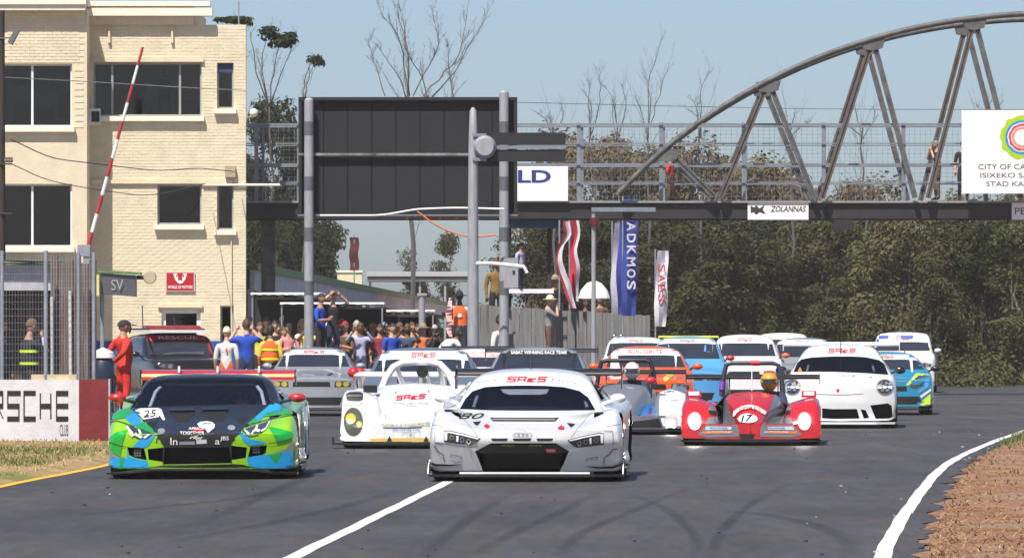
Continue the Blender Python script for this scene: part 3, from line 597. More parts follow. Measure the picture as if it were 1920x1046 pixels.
b = MB(); b.box((0, -.14, kz(290)), (412/sk, .08, .055)); b.build('cross_beam', mat('scuffed_beam', (.32, .32, .33), .6, var=.6, vs=3, col2=(.05, .05, .05)), bd)
b = MB(); b.box((0, -.17, kz(404)), (412/sk, .03, .03)); b.build('edge_strip', M_RAIL, bd)
M_BAND = mat('dark_band', (.10, .105, .12), .6); M_PG = mat('pale_grey_post', (.30, .31, .33), .6, .1, var=.18, vs=6, stretch=(3, 3, .6))
for x, top in ((580, 190), (945, 176)):
    b = MB(); b.tube([(kx(x), -.28, 0), (kx(x), -.28, kz(top))], .105, 14); po = b.build('post', M_PG, bd, 40)
    for y in (242, 345, 440, 540): b = MB(); b.tube([(kx(x), -.28, kz(y+13)), (kx(x), -.28, kz(y-13))], .109, 14); b.build('band', M_BAND, po, 40)
    b = MB(); b.ell((kx(x), -.28, kz(top)), (.10, .10, .07), 12, 6); b.build('cap', M_PG, po, 60)
Yq = 133.0; sq = F/Yq; A4 = P(887, 0, Yq); tp = thing('tapered_pole', 'pale grey tapered pole carrying a black arm sign before the board', 'pole', (A4.x, Yq, 0))
def qz(y): return CH-(y-HZ)/sq
b = MB(); b.tube([(0, 0, 0), (0, 0, qz(420)), (0, 0, qz(260)), (0, 0, qz(208)), (0, 0, qz(202))], [.125, .11, .095, .07, .03], 16); b.build('shaft', M_PG, tp, 40)
for y0, y1 in ((249, 272), (281, 303)): b = MB(); b.box(((990-887)/sq, .02, qz((y0+y1)/2)), (140/sq, .10, (y1-y0)/sq)); b.build('arm_panel', M_BFRAME, tp)
b = MB(); b.box(((985-887)/sq, -.02, qz(276.5)), (150/sq, .07, .07)); b.build('arm', M_RAIL, tp)
b = MB(); b.lathe([(0, -.2), (.18, -.2), (.24, -.1), (.24, .15), (0, .15)], (22/sq, -.02, qz(276)), 18, axis='y'); b.build('flange', M_PG, tp, 40)
for y in (254, 299): b = MB(); b.box((12/sq, 0, qz(y)), (.28, .26, .07)); b.build('bracket', M_RAIL, tp)
b = MB(); b.tube([(0, -.05, qz(494)), (.4, -.1, qz(494)), (1.05, -.1, qz(500)), (1.12, -.1, qz(512))], .04, 8); b.build('side_pipe', M_WHT, tp, 40)
eb = thing('equipment_box', 'grey electrical box fixed on the board post above the fence', 'box', (P(958, 0, 139).x, 139, CH+(HZ-512)/86.3)); b = MB(); b.box((0, 0, 0), (27/86.3, .3, 56/86.3)); b.build('case', M_PG, eb); b = MB(); b.box((.06, -.155, .02), (.05, .02, .08)); b.build('latch', M_DARK, eb)

# ================================================================== pit lane buildings, awnings, fences behind the crowd
M_AWN = mat('white_awning', (.80, .79, .78), .7, var=.08); M_PITW = mat('pit_wall_grey', (.72, .70, .74), .8, var=.25, vs=2)
VPX = .018
def pitx(Y): return -6.75+VPX*(Y-167)
M_GREENL = mat('pale_green_trim', (.28, .42, .20), .7, var=.2)
pit = thing('pit_garages', 'long low pit garage row with green roof edge beyond the tower', 'building', (0, 0, 0))
ys_ = [167.5, 182, 200, 220, 243, 270, 303, 345]; zr = 3.35
for i in range(7):
    y0, y1 = ys_[i], ys_[i+1]; x0, x1 = pitx(y0), pitx(y1)
    b = MB(); b.prism([(x0, y0, zr-.62), (x1, y1, zr-.62), (x1, y1, zr-.08), (x0, y0, zr-.08)], (-.12, 0, 0)); b.build('fascia_panel', M_PITW, pit)
    b = MB(); b.prism([(x0+.05, y0, zr-.08), (x1+.05, y1, zr-.08), (x1-5, y1, zr+.05), (x0-5, y0, zr+.05)], (0, 0, .11)); b.build('roof_section', M_GREEN, pit); b = MB(); b.prism([(x0+.06, y0, zr-.10), (x1+.06, y1, zr-.10), (x1+.06, y1, zr+.10), (x0+.06, y0, zr+.10)], (.03, 0, 0)); b.build('roof_edge_trim', M_GREENL, pit)
    b = MB(); b.box((x0-.1, y0+.1, (zr-.6)/2), (.16, .16, zr-.6)); b.build('pillar', M_PITW, pit)
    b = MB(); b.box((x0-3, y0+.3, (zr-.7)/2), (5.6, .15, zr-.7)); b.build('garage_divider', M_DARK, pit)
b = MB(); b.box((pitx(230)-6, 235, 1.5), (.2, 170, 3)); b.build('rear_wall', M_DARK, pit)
for (x0, x1, y0, y1, Y, lab) in ((470, 605, 545, 552, 149, 'long white awning edge over the crowd left of the post'), (525, 720, 562, 571, 147, 'white awning over the crowd behind the blue shirt'), (640, 815, 577, 584, 150, 'low white awning behind the grey haired spectators'), (745, 800, 588, 593, 152, 'short white awning beside the thin grey post')):
    s = F/Y; an = thing('awning', lab, 'awning', (P((x0+x1)/2, 0, Y).x, Y, 0)); z = CH-((y0+y1)/2-HZ)/s; wd = (x1-x0)/s
    b = MB(); b.prism([(-wd/2, 0, z-.04), (wd/2, 0, z-.05), (wd/2, 2.4, z-.03), (-wd/2, 2.4, z-.02)], (0, 0, .03)); b.build('canopy', M_AWN, an); b = MB(); b.box((0, 2.5, z/2-.05), (wd, .03, z-.1)); b.build('shade_sheet', M_DARK, an)  # near-black sheet added to stand in for the shade under the awning
    b = MB(); n = 16
    b.add([(-wd/2+wd*i/n, -.01-.012*(i % 2), z+(.0 if k else -.055+.015*(i % 2))) for k in (0, 1) for i in range(n+1)], [(i, i+1, n+2+i, n+1+i) for i in range(n)]); b.build('valance', M_AWN, an)
    for sx in (-1, 1): b = MB(); b.tube([(sx*(wd/2-.04), .05, 0), (sx*(wd/2-.04), .05, z)], .02, 8); b.build('leg', M_GALV, an)
lamp = thing('steel_post', 'thin grey steel post standing in the crowd beside the pit roof', 'post', (P(791, 0, 148).x, 148, 0)); b = MB(); b.tube([(0, 0, 0), (0, 0, CH-(552-HZ)*148/F)], .075, 10); b.build('shaft', M_PG, lamp, 40); b = MB(); b.box((0, 0, CH-(552-HZ)*148/F), (.22, .18, .06)); b.build('cap', M_PG, lamp)
hd = thing('cream_block', 'small cream masonry block above the pit roof', 'block', (P(656, 0, 250).x, 250, 0)); s = F/250; b = MB(); b.box((0, 0, (CH+(HZ-510)/s)/2), (46/s, .8, CH+(HZ-510)/s)); b.build('wall', M_CREAM, hd); b = MB(); b.box((0, 0, CH+(HZ-509)/s), (50/s, .9, .08)); b.build('coping', M_TRIM, hd)
mb_ = thing('maroon_banner', 'narrow dark maroon banner on a pole above the pit roof', 'banner', (P(664, 0, 248).x, 248, 0)); s = F/248; b = MB(); n = 10
b.add([((-8.5+17*k+1.2*math.sin(i))/s, .03*math.sin(i*.9), CH+(HZ-507+i*6.2)/s) for i in range(n+1) for k in (0, 1)], [(2*i, 2*i+1, 2*i+3, 2*i+2) for i in range(n)]); b.build('cloth', mat('maroon_cloth', (.07, .012, .012), .9), mb_); b = MB(); b.tube([(0, .05, 0), (0, .05, CH+(HZ-440)/s)], .03, 6); b.build('pole', M_GALV, mb_)
sh2 = thing('flat_shelter', 'flat roofed grey shelter on posts right of the pit roof', 'shelter', (P(790, 0, 350).x, 350, 0)); s = F/350
b = MB(); b.box((0, 0, CH+(HZ-514)/s), (205/s, 3, 9/s)); b.build('roof', mat('grey_roof_sheet', (.40, .40, .42), .7), sh2); b = MB(); b.box((0, -.1, CH+(HZ-524)/s), (200/s, 2.6, 9/s)); b.build('beam', mat('dark_grey_beam', (.12, .12, .13), .7), sh2)
for x in (-95, -2, 45, 95): b = MB(); b.box((x/s, -1.2, (CH+(HZ-527)/s)/2), (.12, .12, CH+(HZ-527)/s)); b.build('post', M_PG, sh2)
# concrete plank fence running away along the track
M_FPL = mat('weathered_plank', (.17, .165, .168), .85, var=.3, vs=2, bump=.4, bs=20, stretch=(5, 5, .4))
ff = thing('plank_fence', 'tall grey vertical plank fence running right from the tapered pole', 'fence', (0, 0, 0))
for i in range(44):
    x0 = 893+i*7.4; Y = 150+i*.9; s = F/Y; b = MB(); b.box((P(x0+3.7, 0, Y).x, Y, (CH+(HZ-572-i*.4)/s)/2), (7.0/s, .05, CH+(HZ-570-i*.5-random.uniform(0, 4))/s), rot=(0, random.uniform(-.01, .01), 0)); b.build('plank', M_FPL, ff)
# low pit wall that spectators stand on
pw = thing('pit_wall', 'low grey concrete pit wall between the cars and the crowd', 'wall', (0, 0, 0)); b = MB(); b.box((-3.1, 145.2, .36), (6.4, .5, .72)); b.build('wall', mat('pit_concrete', (.35, .34, .33), .85, var=.2, bump=.3), pw)
for i in range(6): b = MB(); b.box((-5.7+i*1.05, 145.2, .76), (1.0, .56, .06)); b.build('coping_slab', M_FASC, pw)
# flags, umbrella, street lamp, canopy
def feather(name, label, x0, x1, y0, y1, Y, cols, sway=(), cat='flag'):
    s = F/Y; t = thing(name, label, cat, (P((x0+x1)/2, 0, Y).x, Y, 0)); zt, zb = CH-(y0-HZ)/s, CH-(y1-HZ)/s; wd = (x1-x0)/s; n = 26; k = len(cols)
    for c in range(k):
        b = MB(); vs = []
        for i in range(n+1):
            u = i/n; ox = (curve1([(j/(len(sway)-1), q) for j, q in enumerate(sway)], u)/s if sway else 0)
            for e in (0, 1):
                f_ = (c+e)/k-.5; vs.append((ox+f_*wd*(1-.25*(1-min(1, 6*u)))+.02*math.sin(u*9+f_*3), .07*math.sin(u*7+f_*4), zt+(zb-zt)*u))
        b.add(vs, [(2*i, 2*i+1, 2*i+3, 2*i+2) for i in range(n)]); o = b.build('cloth_stripe', cols[c], t); o.data.shade_smooth()
    b = MB(); b.tube([(-wd/2, .1, 0), (-wd/2, .1, zt+.05)], .025, 6); b.build('pole', M_GALV, t); return t, s, zt, zb
C_R = mat('red_cloth', (.42, .03, .05), .8, var=.15); C_W = mat('white_cloth', (.55, .53, .59), .8, var=.25, vs=3); C_B = mat('blue_cloth', (.025, .045, .25), .8, var=.2); C_P = mat('lilac_cloth', (.30, .29, .42), .8, var=.3, vs=3, col2=(.55, .53, .6)); C_O = mat('orange_cloth', (.70, .12, .02), .8, var=.12); C_Y = mat('yellow_cloth', (.65, .42, .03), .8)
feather('feather_flag', 'upright red and white feather flag behind the plank fence', 1068, 1085, 408, 565, 172, [C_R, C_R, C_W], (0, 3, -2, 2, -1, 1))
feather('feather_flag', 'twisted white and red feather flag leaning beside the upright red one', 1049, 1062, 415, 578, 171, [C_R, C_W, C_W], (6, 9, -4, -7, -2, 6, 12, 20))
feather('feather_flag', 'mottled lilac feather flag left of the tall blue one', 1148, 1168, 418, 588, 176, [C_P, C_B], (4, 0, -2, 0))
t, s, zt, zb = feather('feather_flag', 'tall blue feather flag with white lettering under the lamp', 1168, 1196, 372, 592, 175, [C_B, C_B, C_B], (0, 0, -2, -3))
for i, ch in enumerate('LADKMOS'): text_flat('lettering', ch, C_W, t, (.02, -.12, zt-(.45+i*.32)), (0, 0, -1), (1, 0, 0), .24, .24, .02)
t, s, zt, zb = feather('feather_flag', 'short white feather flag with red lettering before the trees', 1229, 1252, 470, 612, 180, [C_W, C_W, C_W], (3, 0, -1, -3))
for i, ch in enumerate('SAES'): text_flat('lettering', ch, C_R, t, (0, -.12, zt-(.5+i*.28)), (0, 0, -1), (1, 0, 0), .22, .2, .01)
um = thing('umbrella', 'white parasol over spectators behind the plank fence', 'umbrella', (P(1114, 0, 174).x, 174, 0)); s = F/174; zc = CH-(556-HZ)/s
b = MB(); b.lathe([(.02, zc+30/s), (14/s, zc+25/s), (25/s, zc+12/s), (30/s, zc-3/s), (29/s, zc-5/s)], (0, 0, 0), 10); b.build('canopy', M_AWN, um, 30); b = MB(); b.tube([(0, 0, 0), (0, 0, zc+29/s)], .03, 8); b.build('pole', M_GALV, um)
sl_ = thing('street_lamp', 'street lamp with a long pale flat head in front of the bridge', 'lamp', (P(1113, 0, 160).x, 160, 0)); s = F/160
b = MB(); b.tube([(0, 0, 0), (0, 0, CH+(HZ-396)/s)], [.07, .05], 10); b.build('pole', M_PG, sl_, 40); b = MB(); b.box((56/s, 0, CH+(HZ-393)/s), (120/s, .16, 8/s)); b.build('lamp_head', M_RAIL, sl_); b = MB(); b.lathe([(0, -.12), (.1, -.1), (.12, 0), (.1, .1), (0, .12)], (2/s, -.05, CH+(HZ-416)/s), 12); b.build('red_beacon', mat('dark_red_lens', (.12, .01, .02), .3), sl_, 40)
cn = thing('blue_canopy', 'small blue flat canopy on dark posts under the bridge', 'canopy', (P(1003, 0, 178).x, 178, 0)); s = F/178
b = MB(); b.box((0, 0, CH+(HZ-420)/s), (104/s, 1.5, 15/s)); b.build('roof', mat('navy_canopy', (.02, .06, .13), .6), cn); b = MB(); b.box((4/s, -.1, CH+(HZ-411)/s), (108/s, 1.6, 5/s)); b.build('roof_edge', mat('pale_blue_edge', (.35, .5, .62), .6), cn)
for x in (-48, 27): b = MB(); b.box((x/s, 0, (CH+(HZ-428)/s)/2), (8/s, .12, CH+(HZ-428)/s)); b.build('post', M_DARK, cn)
b = MB(); b.box((-10/s, .2, CH+(HZ-546)/s), (90/s, 1.4, .12)); b.build('platform', M_PITW, cn)
# bunting, wires
def wire(name, label, pts, r, m, cat='cable'):
    V = [P(*p) for p in pts]; t = np.linspace(0, 1, len(V)); tt = np.linspace(0, 1, 24); C = [pchip(t, [v[i] for v in V], tt) for i in range(3)]
    b = MB(); b.tube(list(zip(*C)), r, 5); return tag(b.build(name, m), label, cat)
M_CABLE = mat('black_cable', (.06, .055, .05), .7); M_OR = mat('orange_cord', (.6, .15, .06), .7)
wire('overhead_cable', 'dark cable sagging across the tower from the wooden pole', [(20, 262, 135), (120, 300, 140), (270, 318, 148), (380, 316, 155), (440, 322, 159.6)], .012, M_CABLE)
wire('overhead_cable', 'lower thin cable looping from the pole to the tower corner', [(22, 308, 135), (100, 340, 140), (250, 365, 148), (385, 345, 159.6)], .010, M_CABLE)
wire('overhead_cable', 'pale cable crossing the upper tower windows', [(0, 145, 135), (140, 152, 142), (380, 166, 155), (462, 170, 159)], .010, mat('pale_cable', (.5, .5, .5), .6))
wire('overhead_cable', 'thin cable crossing the sky behind the bridge arch', [(960, 192, 190), (1300, 200, 190), (1600, 205, 190), (1960, 206, 190)], .010, M_CABLE)
wire('white_rope', 'white rope swooping below the black board', [(600, 404, 139), (700, 404, 139), (790, 392, 139), (860, 390, 139), (945, 392, 139)], .022, M_AWN, 'rope')
wire('orange_cord', 'orange cord hanging from below the black board', [(782, 396, 138.5), (815, 420, 138.5), (850, 436, 138.5), (890, 444, 138.5), (930, 440, 138.5)], .02, M_OR, 'cord')
bt = thing('bunting', 'orange bunting string with yellow flags under the black board', 'bunting', P(755, 406, 141)); bs_ = P(755, 406, 141)
b = MB(); b.tube([P(755, 406, 141)-bs_, P(835, 409, 141)-bs_, P(900, 411, 141)-bs_], .018, 5); b.build('string', M_OR, bt)
for x in (758, 790, 818, 850): b = MB(); q = P(x, 405, 140.96)-bs_; b.add([q, q+Vector((.14, 0, -.02)), q+Vector((.07, -.02, -.11)), q+Vector((.07, .01, -.11))], [(0, 1, 2, 3)]); b.build('pennant', C_Y, bt)

# ================================================================== trees
M_BARK = mat('grey_bark', (.11, .09, .075), .9, var=.3, vs=4, bump=.5, bs=20); M_DEAD = mat('bare_branch', (.10, .092, .092), .9, var=.25, vs=3)
def leafmat(name, c, c2): 
    m = mat(name, c, .85, var=.4, vs=.42, col2=c2, spec=.08); t = m.node_tree; bs = t.nodes['Principled BSDF']; src_ = bs.inputs['Base Color'].links[0].from_socket
    oi = t.nodes.new('ShaderNodeObjectInfo'); mr = t.nodes.new('ShaderNodeMapRange'); mr.inputs['To Min'].default_value = .62; mr.inputs['To Max'].default_value = 1.35; t.links.new(oi.outputs['Random'], mr.inputs['Value'])
    t.links.new(mixc(t, src_, mr.outputs[0], 1.0), bs.inputs['Base Color']); return m
LM = [leafmat('olive_foliage', (.088, .090, .038), (.042, .048, .022)), leafmat('dry_olive_foliage', (.125, .108, .052), (.06, .058, .028)), leafmat('deep_foliage', (.046, .06, .025), (.024, .034, .015)), leafmat('brown_foliage', (.15, .115, .06), (.08, .064, .034))]
def leaves(clumps, n, size, seed):
    """n small bent leaf quads per unit clump volume, spread through every clump's shell and inside"""
    g = np.random.default_rng(seed); V = []; 
    for (cx, cy, cz, r, rz) in clumps:
        k = int(n*r*r); d = g.normal(size=(k, 3)); d /= np.linalg.norm(d, axis=1)[:, None]; rad = g.uniform(.25, 1.0, k)**.5
        lump = 1+.22*np.sin(d[:, 0]*5+cx*3)*np.sin(d[:, 1]*4+cy)*1.0+.15*np.sin(d[:, 2]*7+cz*5)
        c = np.array([cx, cy, cz])+d*(rad*lump)[:, None]*np.array([r, r, rz])
        a = g.normal(size=(k, 3)); a /= np.linalg.norm(a, axis=1)[:, None]; nrm = d*.8+a*.9+np.array([0, 0, .35]); nrm /= np.linalg.norm(nrm, axis=1)[:, None]
        u = np.cross(nrm, a); u /= np.linalg.norm(u, axis=1)[:, None]+1e-9; v = np.cross(nrm, u); s = size*g.uniform(.55, 1.4, k)[:, None]
        V.append(np.stack([c-u*s, c+v*s*.45-u*s*.1, c+u*s, c-v*s*.45+u*s*.1], 1))
    V = np.concatenate(V).reshape(-1, 3); return V, np.arange(len(V)).reshape(-1, 4)
def trunk_mb(h, r, clumps, seed):
    rd = random.Random(seed); b = MB(); p = [Vector((rd.uniform(-.15, .15)*i, rd.uniform(-.1, .1)*i, h*i/4)) for i in range(5)]; p[0] = Vector((0, 0, -.1))
    b.tube(p, [r, r*.85, r*.7, r*.5, r*.3], 8)
    for c in clumps[:6]: q = p[rd.choice((1, 2, 3))]; e = Vector(c[:3]); m_ = q.lerp(e, .5)+Vector((rd.uniform(-.2, .2), rd.uniform(-.2, .2), .1)); b.tube([q, m_, e], [r*.4, r*.25, r*.1], 6)
    return b
def bush_clumps(w, h, seed, n=16, low=.12):
    rd = random.Random(seed); out = []
    for i in range(n):
        u = rd.random(); z = h*(low+(.93-low)*u); wr = w*(1.05-.65*u**1.6); a = rd.uniform(0, 6.28); q = wr*rd.uniform(.3, .9)
        r = rd.uniform(.13, .24)*w+.25; out.append((q*math.cos(a), q*math.sin(a), z, r, r*rd.uniform(.7, 1.0)))
    out.append((0, 0, h*.45, w*.42, h*.30)); return out
VAR = []
for k in range(6):
    w_, h_ = [(2.0, 5.6), (2.4, 6.4), (1.7, 5.0), (2.2, 7.2), (2.6, 5.8), (1.8, 6.6)][k]; cl = bush_clumps(w_, h_, 40+k, 20)
    V, Fq = leaves(cl, 1050, .078, 60+k); VAR.append((V, Fq, cl, w_, h_, [0, 1, 2, 0, 1, 2][k], np_mesh('crown', V, Fq, LM[[0, 1, 0, 2, 1, 0][k]]), trunk_mb(h_*.6, .13, cl, k).mesh('trunk', M_BARK, 40)))
def tree_inst(k, loc, sc, rz, label, group):
    t = thing('bushy_tree', label, 'tree', loc, rz, group); t.scale = (sc[0], sc[0], sc[1]); link('crown', VAR[k][6], t); link('trunk', VAR[k][7], t); return t
rd = random.Random(11); i = 0
for (x, base_y, top_y, k) in [(1262, 690, 415, 0), (1330, 702, 392, 1), (1392, 700, 430, 4), (1450, 708, 388, 3), (1515, 708, 420, 2), (1580, 712, 398, 1), (1640, 716, 440, 0), (1700, 718, 405, 4), (1752, 724, 480, 2), (1795, 722, 420, 1), (1850, 722, 400, 3), (1905, 724, 412, 5), (1960, 720, 400, 0), (1215, 688, 420, 5), (1165, 684, 405, 4), (1110, 684, 420, 1), (1050, 680, 425, 0), (1560, 716, 520, 2), (1660, 718, 560, 2), (1480, 712, 540, 4)]:
    Y = GY(base_y)+rd.uniform(0, 10); s = F/Y; hgt = CH+(HZ-top_y)/s; v = VAR[k]
    tree_inst(k, (P(x, 0, Y).x, Y, 0), (rd.uniform(.95, 1.2)*max(.75, hgt/v[4]), hgt/v[4]), rd.uniform(0, 6.28), 'dense olive green tree in the tree line behind the cars', 'olive trees in the tree line behind the cars'); i += 1
# the wood behind, one mass
VV = []; k0 = 0
def wood(spots, name, label, m):
    VV = []
    for (x, Y, top_y, k, wsc) in spots:
        V = VAR[k][0]; s = F/Y; hgt = CH+(HZ-top_y)/s; a = rd.uniform(0, 6.28); c, sn = math.cos(a), math.sin(a); q = hgt/VAR[k][4]*wsc
        W = np.stack([(V[:, 0]*c-V[:, 1]*sn)*q+P(x, 0, Y).x, (V[:, 0]*sn+V[:, 1]*c)*q+Y, V[:, 2]*hgt/VAR[k][4]], 1); VV.append(W)
    W = np.concatenate(VV); tag(link(name, np_mesh(name, W, np.arange(len(W)).reshape(-1, 4), m)), label, 'woodland', kind='stuff')
sp = [(x, rd.uniform(245, 262), rd.uniform(385, 425), rd.randrange(6), 1.25) for x in range(1010, 2000, 52)]+[(x, rd.uniform(224, 236), rd.uniform(400, 470), rd.randrange(6), 1.2) for x in range(1190, 1990, 75)]
wood(sp, 'far_wood', 'dense olive wood closing the view under the bridge', LM[0])
sp = [(1100, 262, 236, 3, .75), (1140, 265, 240, 5, .8), (1190, 262, 250, 3, .8), (1235, 268, 262, 1, .8), (1290, 262, 268, 4, .8), (1345, 266, 285, 1, .8), (1400, 262, 300, 0, .85), (1450, 265, 305, 4, .8), (1500, 262, 320, 1, .8), (1590, 264, 318, 3, .6), (1640, 262, 340, 4, .9), (1690, 265, 372, 1, .8), (1790, 262, 362, 0, .8), (1850, 262, 350, 3, .8), (1910, 264, 345, 1, .8), (1060, 264, 245, 0, .7)]
wood(sp, 'dry_wood', 'brownish dry tree tops seen through the bridge rails', LM[3])
sp = [(470, 265, 260, 3, .55), (500, 270, 168, 5, .5), (530, 268, 175, 1, .5), (565, 272, 230, 3, .55), (600, 266, 405, 2, .7), (590, 265, 430, 4, .75), (480, 264, 400, 1, .8), (540, 262, 410, 0, .8), (510, 266, 420, 4, .8), (565, 264, 425, 5, .8)]
wood(sp, 'tower_wood', 'dark trees filling the gap right of the tower', LM[2])
for x, Y, ty, k, lab in ((845, 354, 428, 5, 'round dark bush behind the tapered pole'), (772, 352, 470, 2, 'low dark bush at the foot of the bare tree'), (617, 268, 412, 0, 'dark leafy tree left of the maroon banner')):
    s = F/Y; hgt = CH+(HZ-ty)/s; tree_inst(k, (P(x, 0, Y).x, Y, 0), (hgt/VAR[k][4]*.75, hgt/VAR[k][4]), 1.0+x, lab, None)
wood([(x, rd.uniform(330, 380), rd.uniform(560, 590), rd.randrange(6), 1.6) for x in range(-40, 1100, 40)], 'horizon_wood', 'low far wood along the horizon behind the pits', LM[0])
def bare_tree(label, specs, base, Y, seed, m=None, twig=.012, dens=4):
    """tree of leafless limbs; each limb follows points given from the photograph, twigs grow along it"""
    rd = random.Random(seed); t = thing('bare_tree', label, 'tree', (P(base, 0, Y).x, Y, 0)); o = Vector((P(base, 0, Y).x, Y, 0)); b = MB(); tw_ = MB()
    def limb(pts, r0, r1, depth):
        r0, r1 = r0*.5, r1*.5
        n = 9; tt = np.linspace(0, 1, len(pts)); q = np.linspace(0, 1, n); C = [pchip(tt, [p[i] for p in pts], q) for i in range(3)]
        L = (Vector(pts[-1])-Vector(pts[0])).length; W = [Vector((C[0][i], C[1][i], C[2][i]))+Vector((rd.uniform(-1, 1), rd.uniform(-1, 1), rd.uniform(-1, 1)))*L*.014*(0 < i < n-1) for i in range(n)]
        (b if depth == 0 else tw_).tube(W, [r0+(r1-r0)*i/(n-1) for i in range(n)], 5 if depth == 0 else 4)
        if depth < 2:
            for i in range(2, n):
                for _ in range(dens if depth == 0 else 2):
                    if rd.random() < .55:
                        d = (W[i]-W[i-1]).normalized(); e = (d+Vector((rd.uniform(-.7, .7), rd.uniform(-.7, .7), rd.uniform(-.1, .7)))).normalized(); l_ = L*rd.uniform(.08, .24)
                        limb([W[i], W[i]+e*l_*.5+Vector((0, 0, l_*.08)), W[i]+e*l_+Vector((rd.uniform(-.1, .1), 0, l_*.28))], max(twig, r1*.7), twig*.5, depth+1)
    for (r0, r1, pts) in specs: limb([tuple(P(x, y, Y+rd.uniform(-.6, .6))-o) for x, y in pts], r0, r1, 0)
    b.build('trunk', m or M_DEAD, t, 60); tag(tw_.build('twigs', m or M_DEAD, t), kind='stuff'); return t, o
bare_tree('tall bare forked tree rising behind the black board', [(.2, .1, [(770, 715), (768, 400), (772, 250), (765, 180)]), (.06, .015, [(765, 190), (750, 150), (700, 80), (692, 88)][:3]+[(716, 30)][:0]), (.06, .015, [(766, 185), (756, 110), (742, 60), (718, 30)]), (.06, .015, [(768, 180), (765, 100), (745, 20)]), (.05, .015, [(775, 180), (800, 130), (822, 80), (812, 25)]),
          (.06, .012, [(795, 180), (830, 140), (860, 100), (877, 12)]), (.06, .012, [(810, 182), (850, 140), (880, 90), (918, 15)]), (.05, .012, [(722, 180), (706, 130), (692, 80)]), (.05, .015, [(800, 180), (790, 140), (760, 90), (755, 30)]), (.05, .012, [(850, 180), (842, 130), (838, 80)]), (.05, .1, [(770, 300), (800, 200), (800, 180)]), (.09, .06, [(770, 320), (830, 220), (850, 180)])], 770, 225, 3)
for lab, x0, tops, sd in (('bare twisted tree above the left end of the bridge arch', 1215, [(1205, 110), (1238, 65), (1255, 100), (1190, 160)], 5), ('thin bare tree left of the bridge arch end', 1110, [(1095, 150), (1125, 120), (1105, 140)], 6), ('slim bare tree poking up behind the bridge arch', 1315, [(1330, 110), (1300, 170), (1285, 185)], 8), ('thin bare saplings over the bridge rail left of the arch foot', 1160, [(1120, 128), (1165, 140), (1150, 170)], 9),
                         ('faint bare tree seen through the bridge truss', 1480, [(1470, 200), (1490, 185), (1520, 210)], 10), ('faint bare tree between the middle truss diagonals', 1620, [(1600, 170), (1640, 190), (1580, 220)], 12), ('bare sapling beside the white bridge board', 1845, [(1830, 180), (1860, 160), (1880, 170)], 13), ('small bare tree right of the black board', 1040, [(1000, 190), (1050, 170), (1030, 200)], 14)):
    bare_tree(lab, [(.12, .06, [(x0, 700), (x0+3, 400), (x0-2, 240)])]+[(.045, .012, [(x0-2+rd.uniform(-3, 3), 260), ((x0+x)/2+rd.uniform(-12, 12), (240+y+18)/2), (x, y+18)]) for x, y in tops], x0, 240, sd, dens=3, twig=.007)
def gum(label, base, limbs, tufts, Y, seed):
    t, o = bare_tree(label, [(.14, .05, [(base, 700), (base+2, 400), (base, 200)])]+[(.05, .018, l) for l in limbs], base, Y, seed, M_BARK, .010, 2); s = F/Y
    cl = []
    for x, y, rx, ry in tufts:
        c = P(x, y, Y)-o
        for _ in range(7): a = rd.uniform(0, 6.28); q = rd.random()**.5*.65; cl.append((c.x+rx/s*q*math.cos(a), c.y+rd.uniform(-.3, .3), c.z+ry/s*q*math.sin(a), rx/s*.52, ry/s*.5))
    V, Fq = leaves(cl, 900, .085, seed); link('crown', np_mesh('crown', V, Fq, LM[2]), t)
gum('tall gum tree with a dark flat crown beside the tower', 505, [[(505, 210), (512, 140), (525, 75)], [(502, 200), (490, 130), (500, 70)], [(506, 200), (530, 130), (550, 80)], [(500, 190), (478, 120), (470, 60)], [(503, 205), (495, 150), (480, 90)]], [(512, 62, 26, 15), (545, 74, 24, 14), (525, 78, 30, 12)], 214, 21)
gum('slender gum tree with a single round leaf tuft', 568, [[(568, 210), (575, 160), (590, 115)], [(566, 205), (572, 150), (582, 120)]], [(592, 112, 18, 16)], 216, 22)
gum('gum tree crown showing just above the tower roof', 440, [[(440, 205), (436, 120), (425, 40)], [(442, 205), (455, 120), (460, 40)]], [(430, 37, 30, 8), (458, 40, 22, 8)], 218, 23)

def ug():
    y = random.uniform(193, 212); return (random.uniform(1.5, 20), y, 0)
V = []
for _ in range(260): x, y, z = ug(); r = random.uniform(.35, .8); V.append((x, y+max(0, (x-8)*.1), r*.55, r, r*random.uniform(.6, 1.3)))
Vv, Fq = leaves(V, 300, .085, 99); tag(link('undergrowth', np_mesh('undergrowth', Vv, Fq, LM[0])), 'low scrubby undergrowth at the foot of the tree line', 'undergrowth', kind='stuff')
# ================================================================== dusty air
hm = bpy.data.materials.new('dusty_air'); hm.use_nodes = True; t = hm.node_tree; t.nodes.remove(t.nodes['Principled BSDF']); pv = t.nodes.new('ShaderNodeVolumePrincipled'); pv.inputs['Color'].default_value = (.86, .80, .76, 1); pv.inputs['Density'].default_value = .00024; pv.inputs['Anisotropy'].default_value = 0.0
t.links.new(pv.outputs[0], t.nodes['Material Output'].inputs['Volume'])
b = MB(); b.box((0, 290, 7.5), (520, 660, 17)); tag(b.build('haze', hm), kind='stuff')
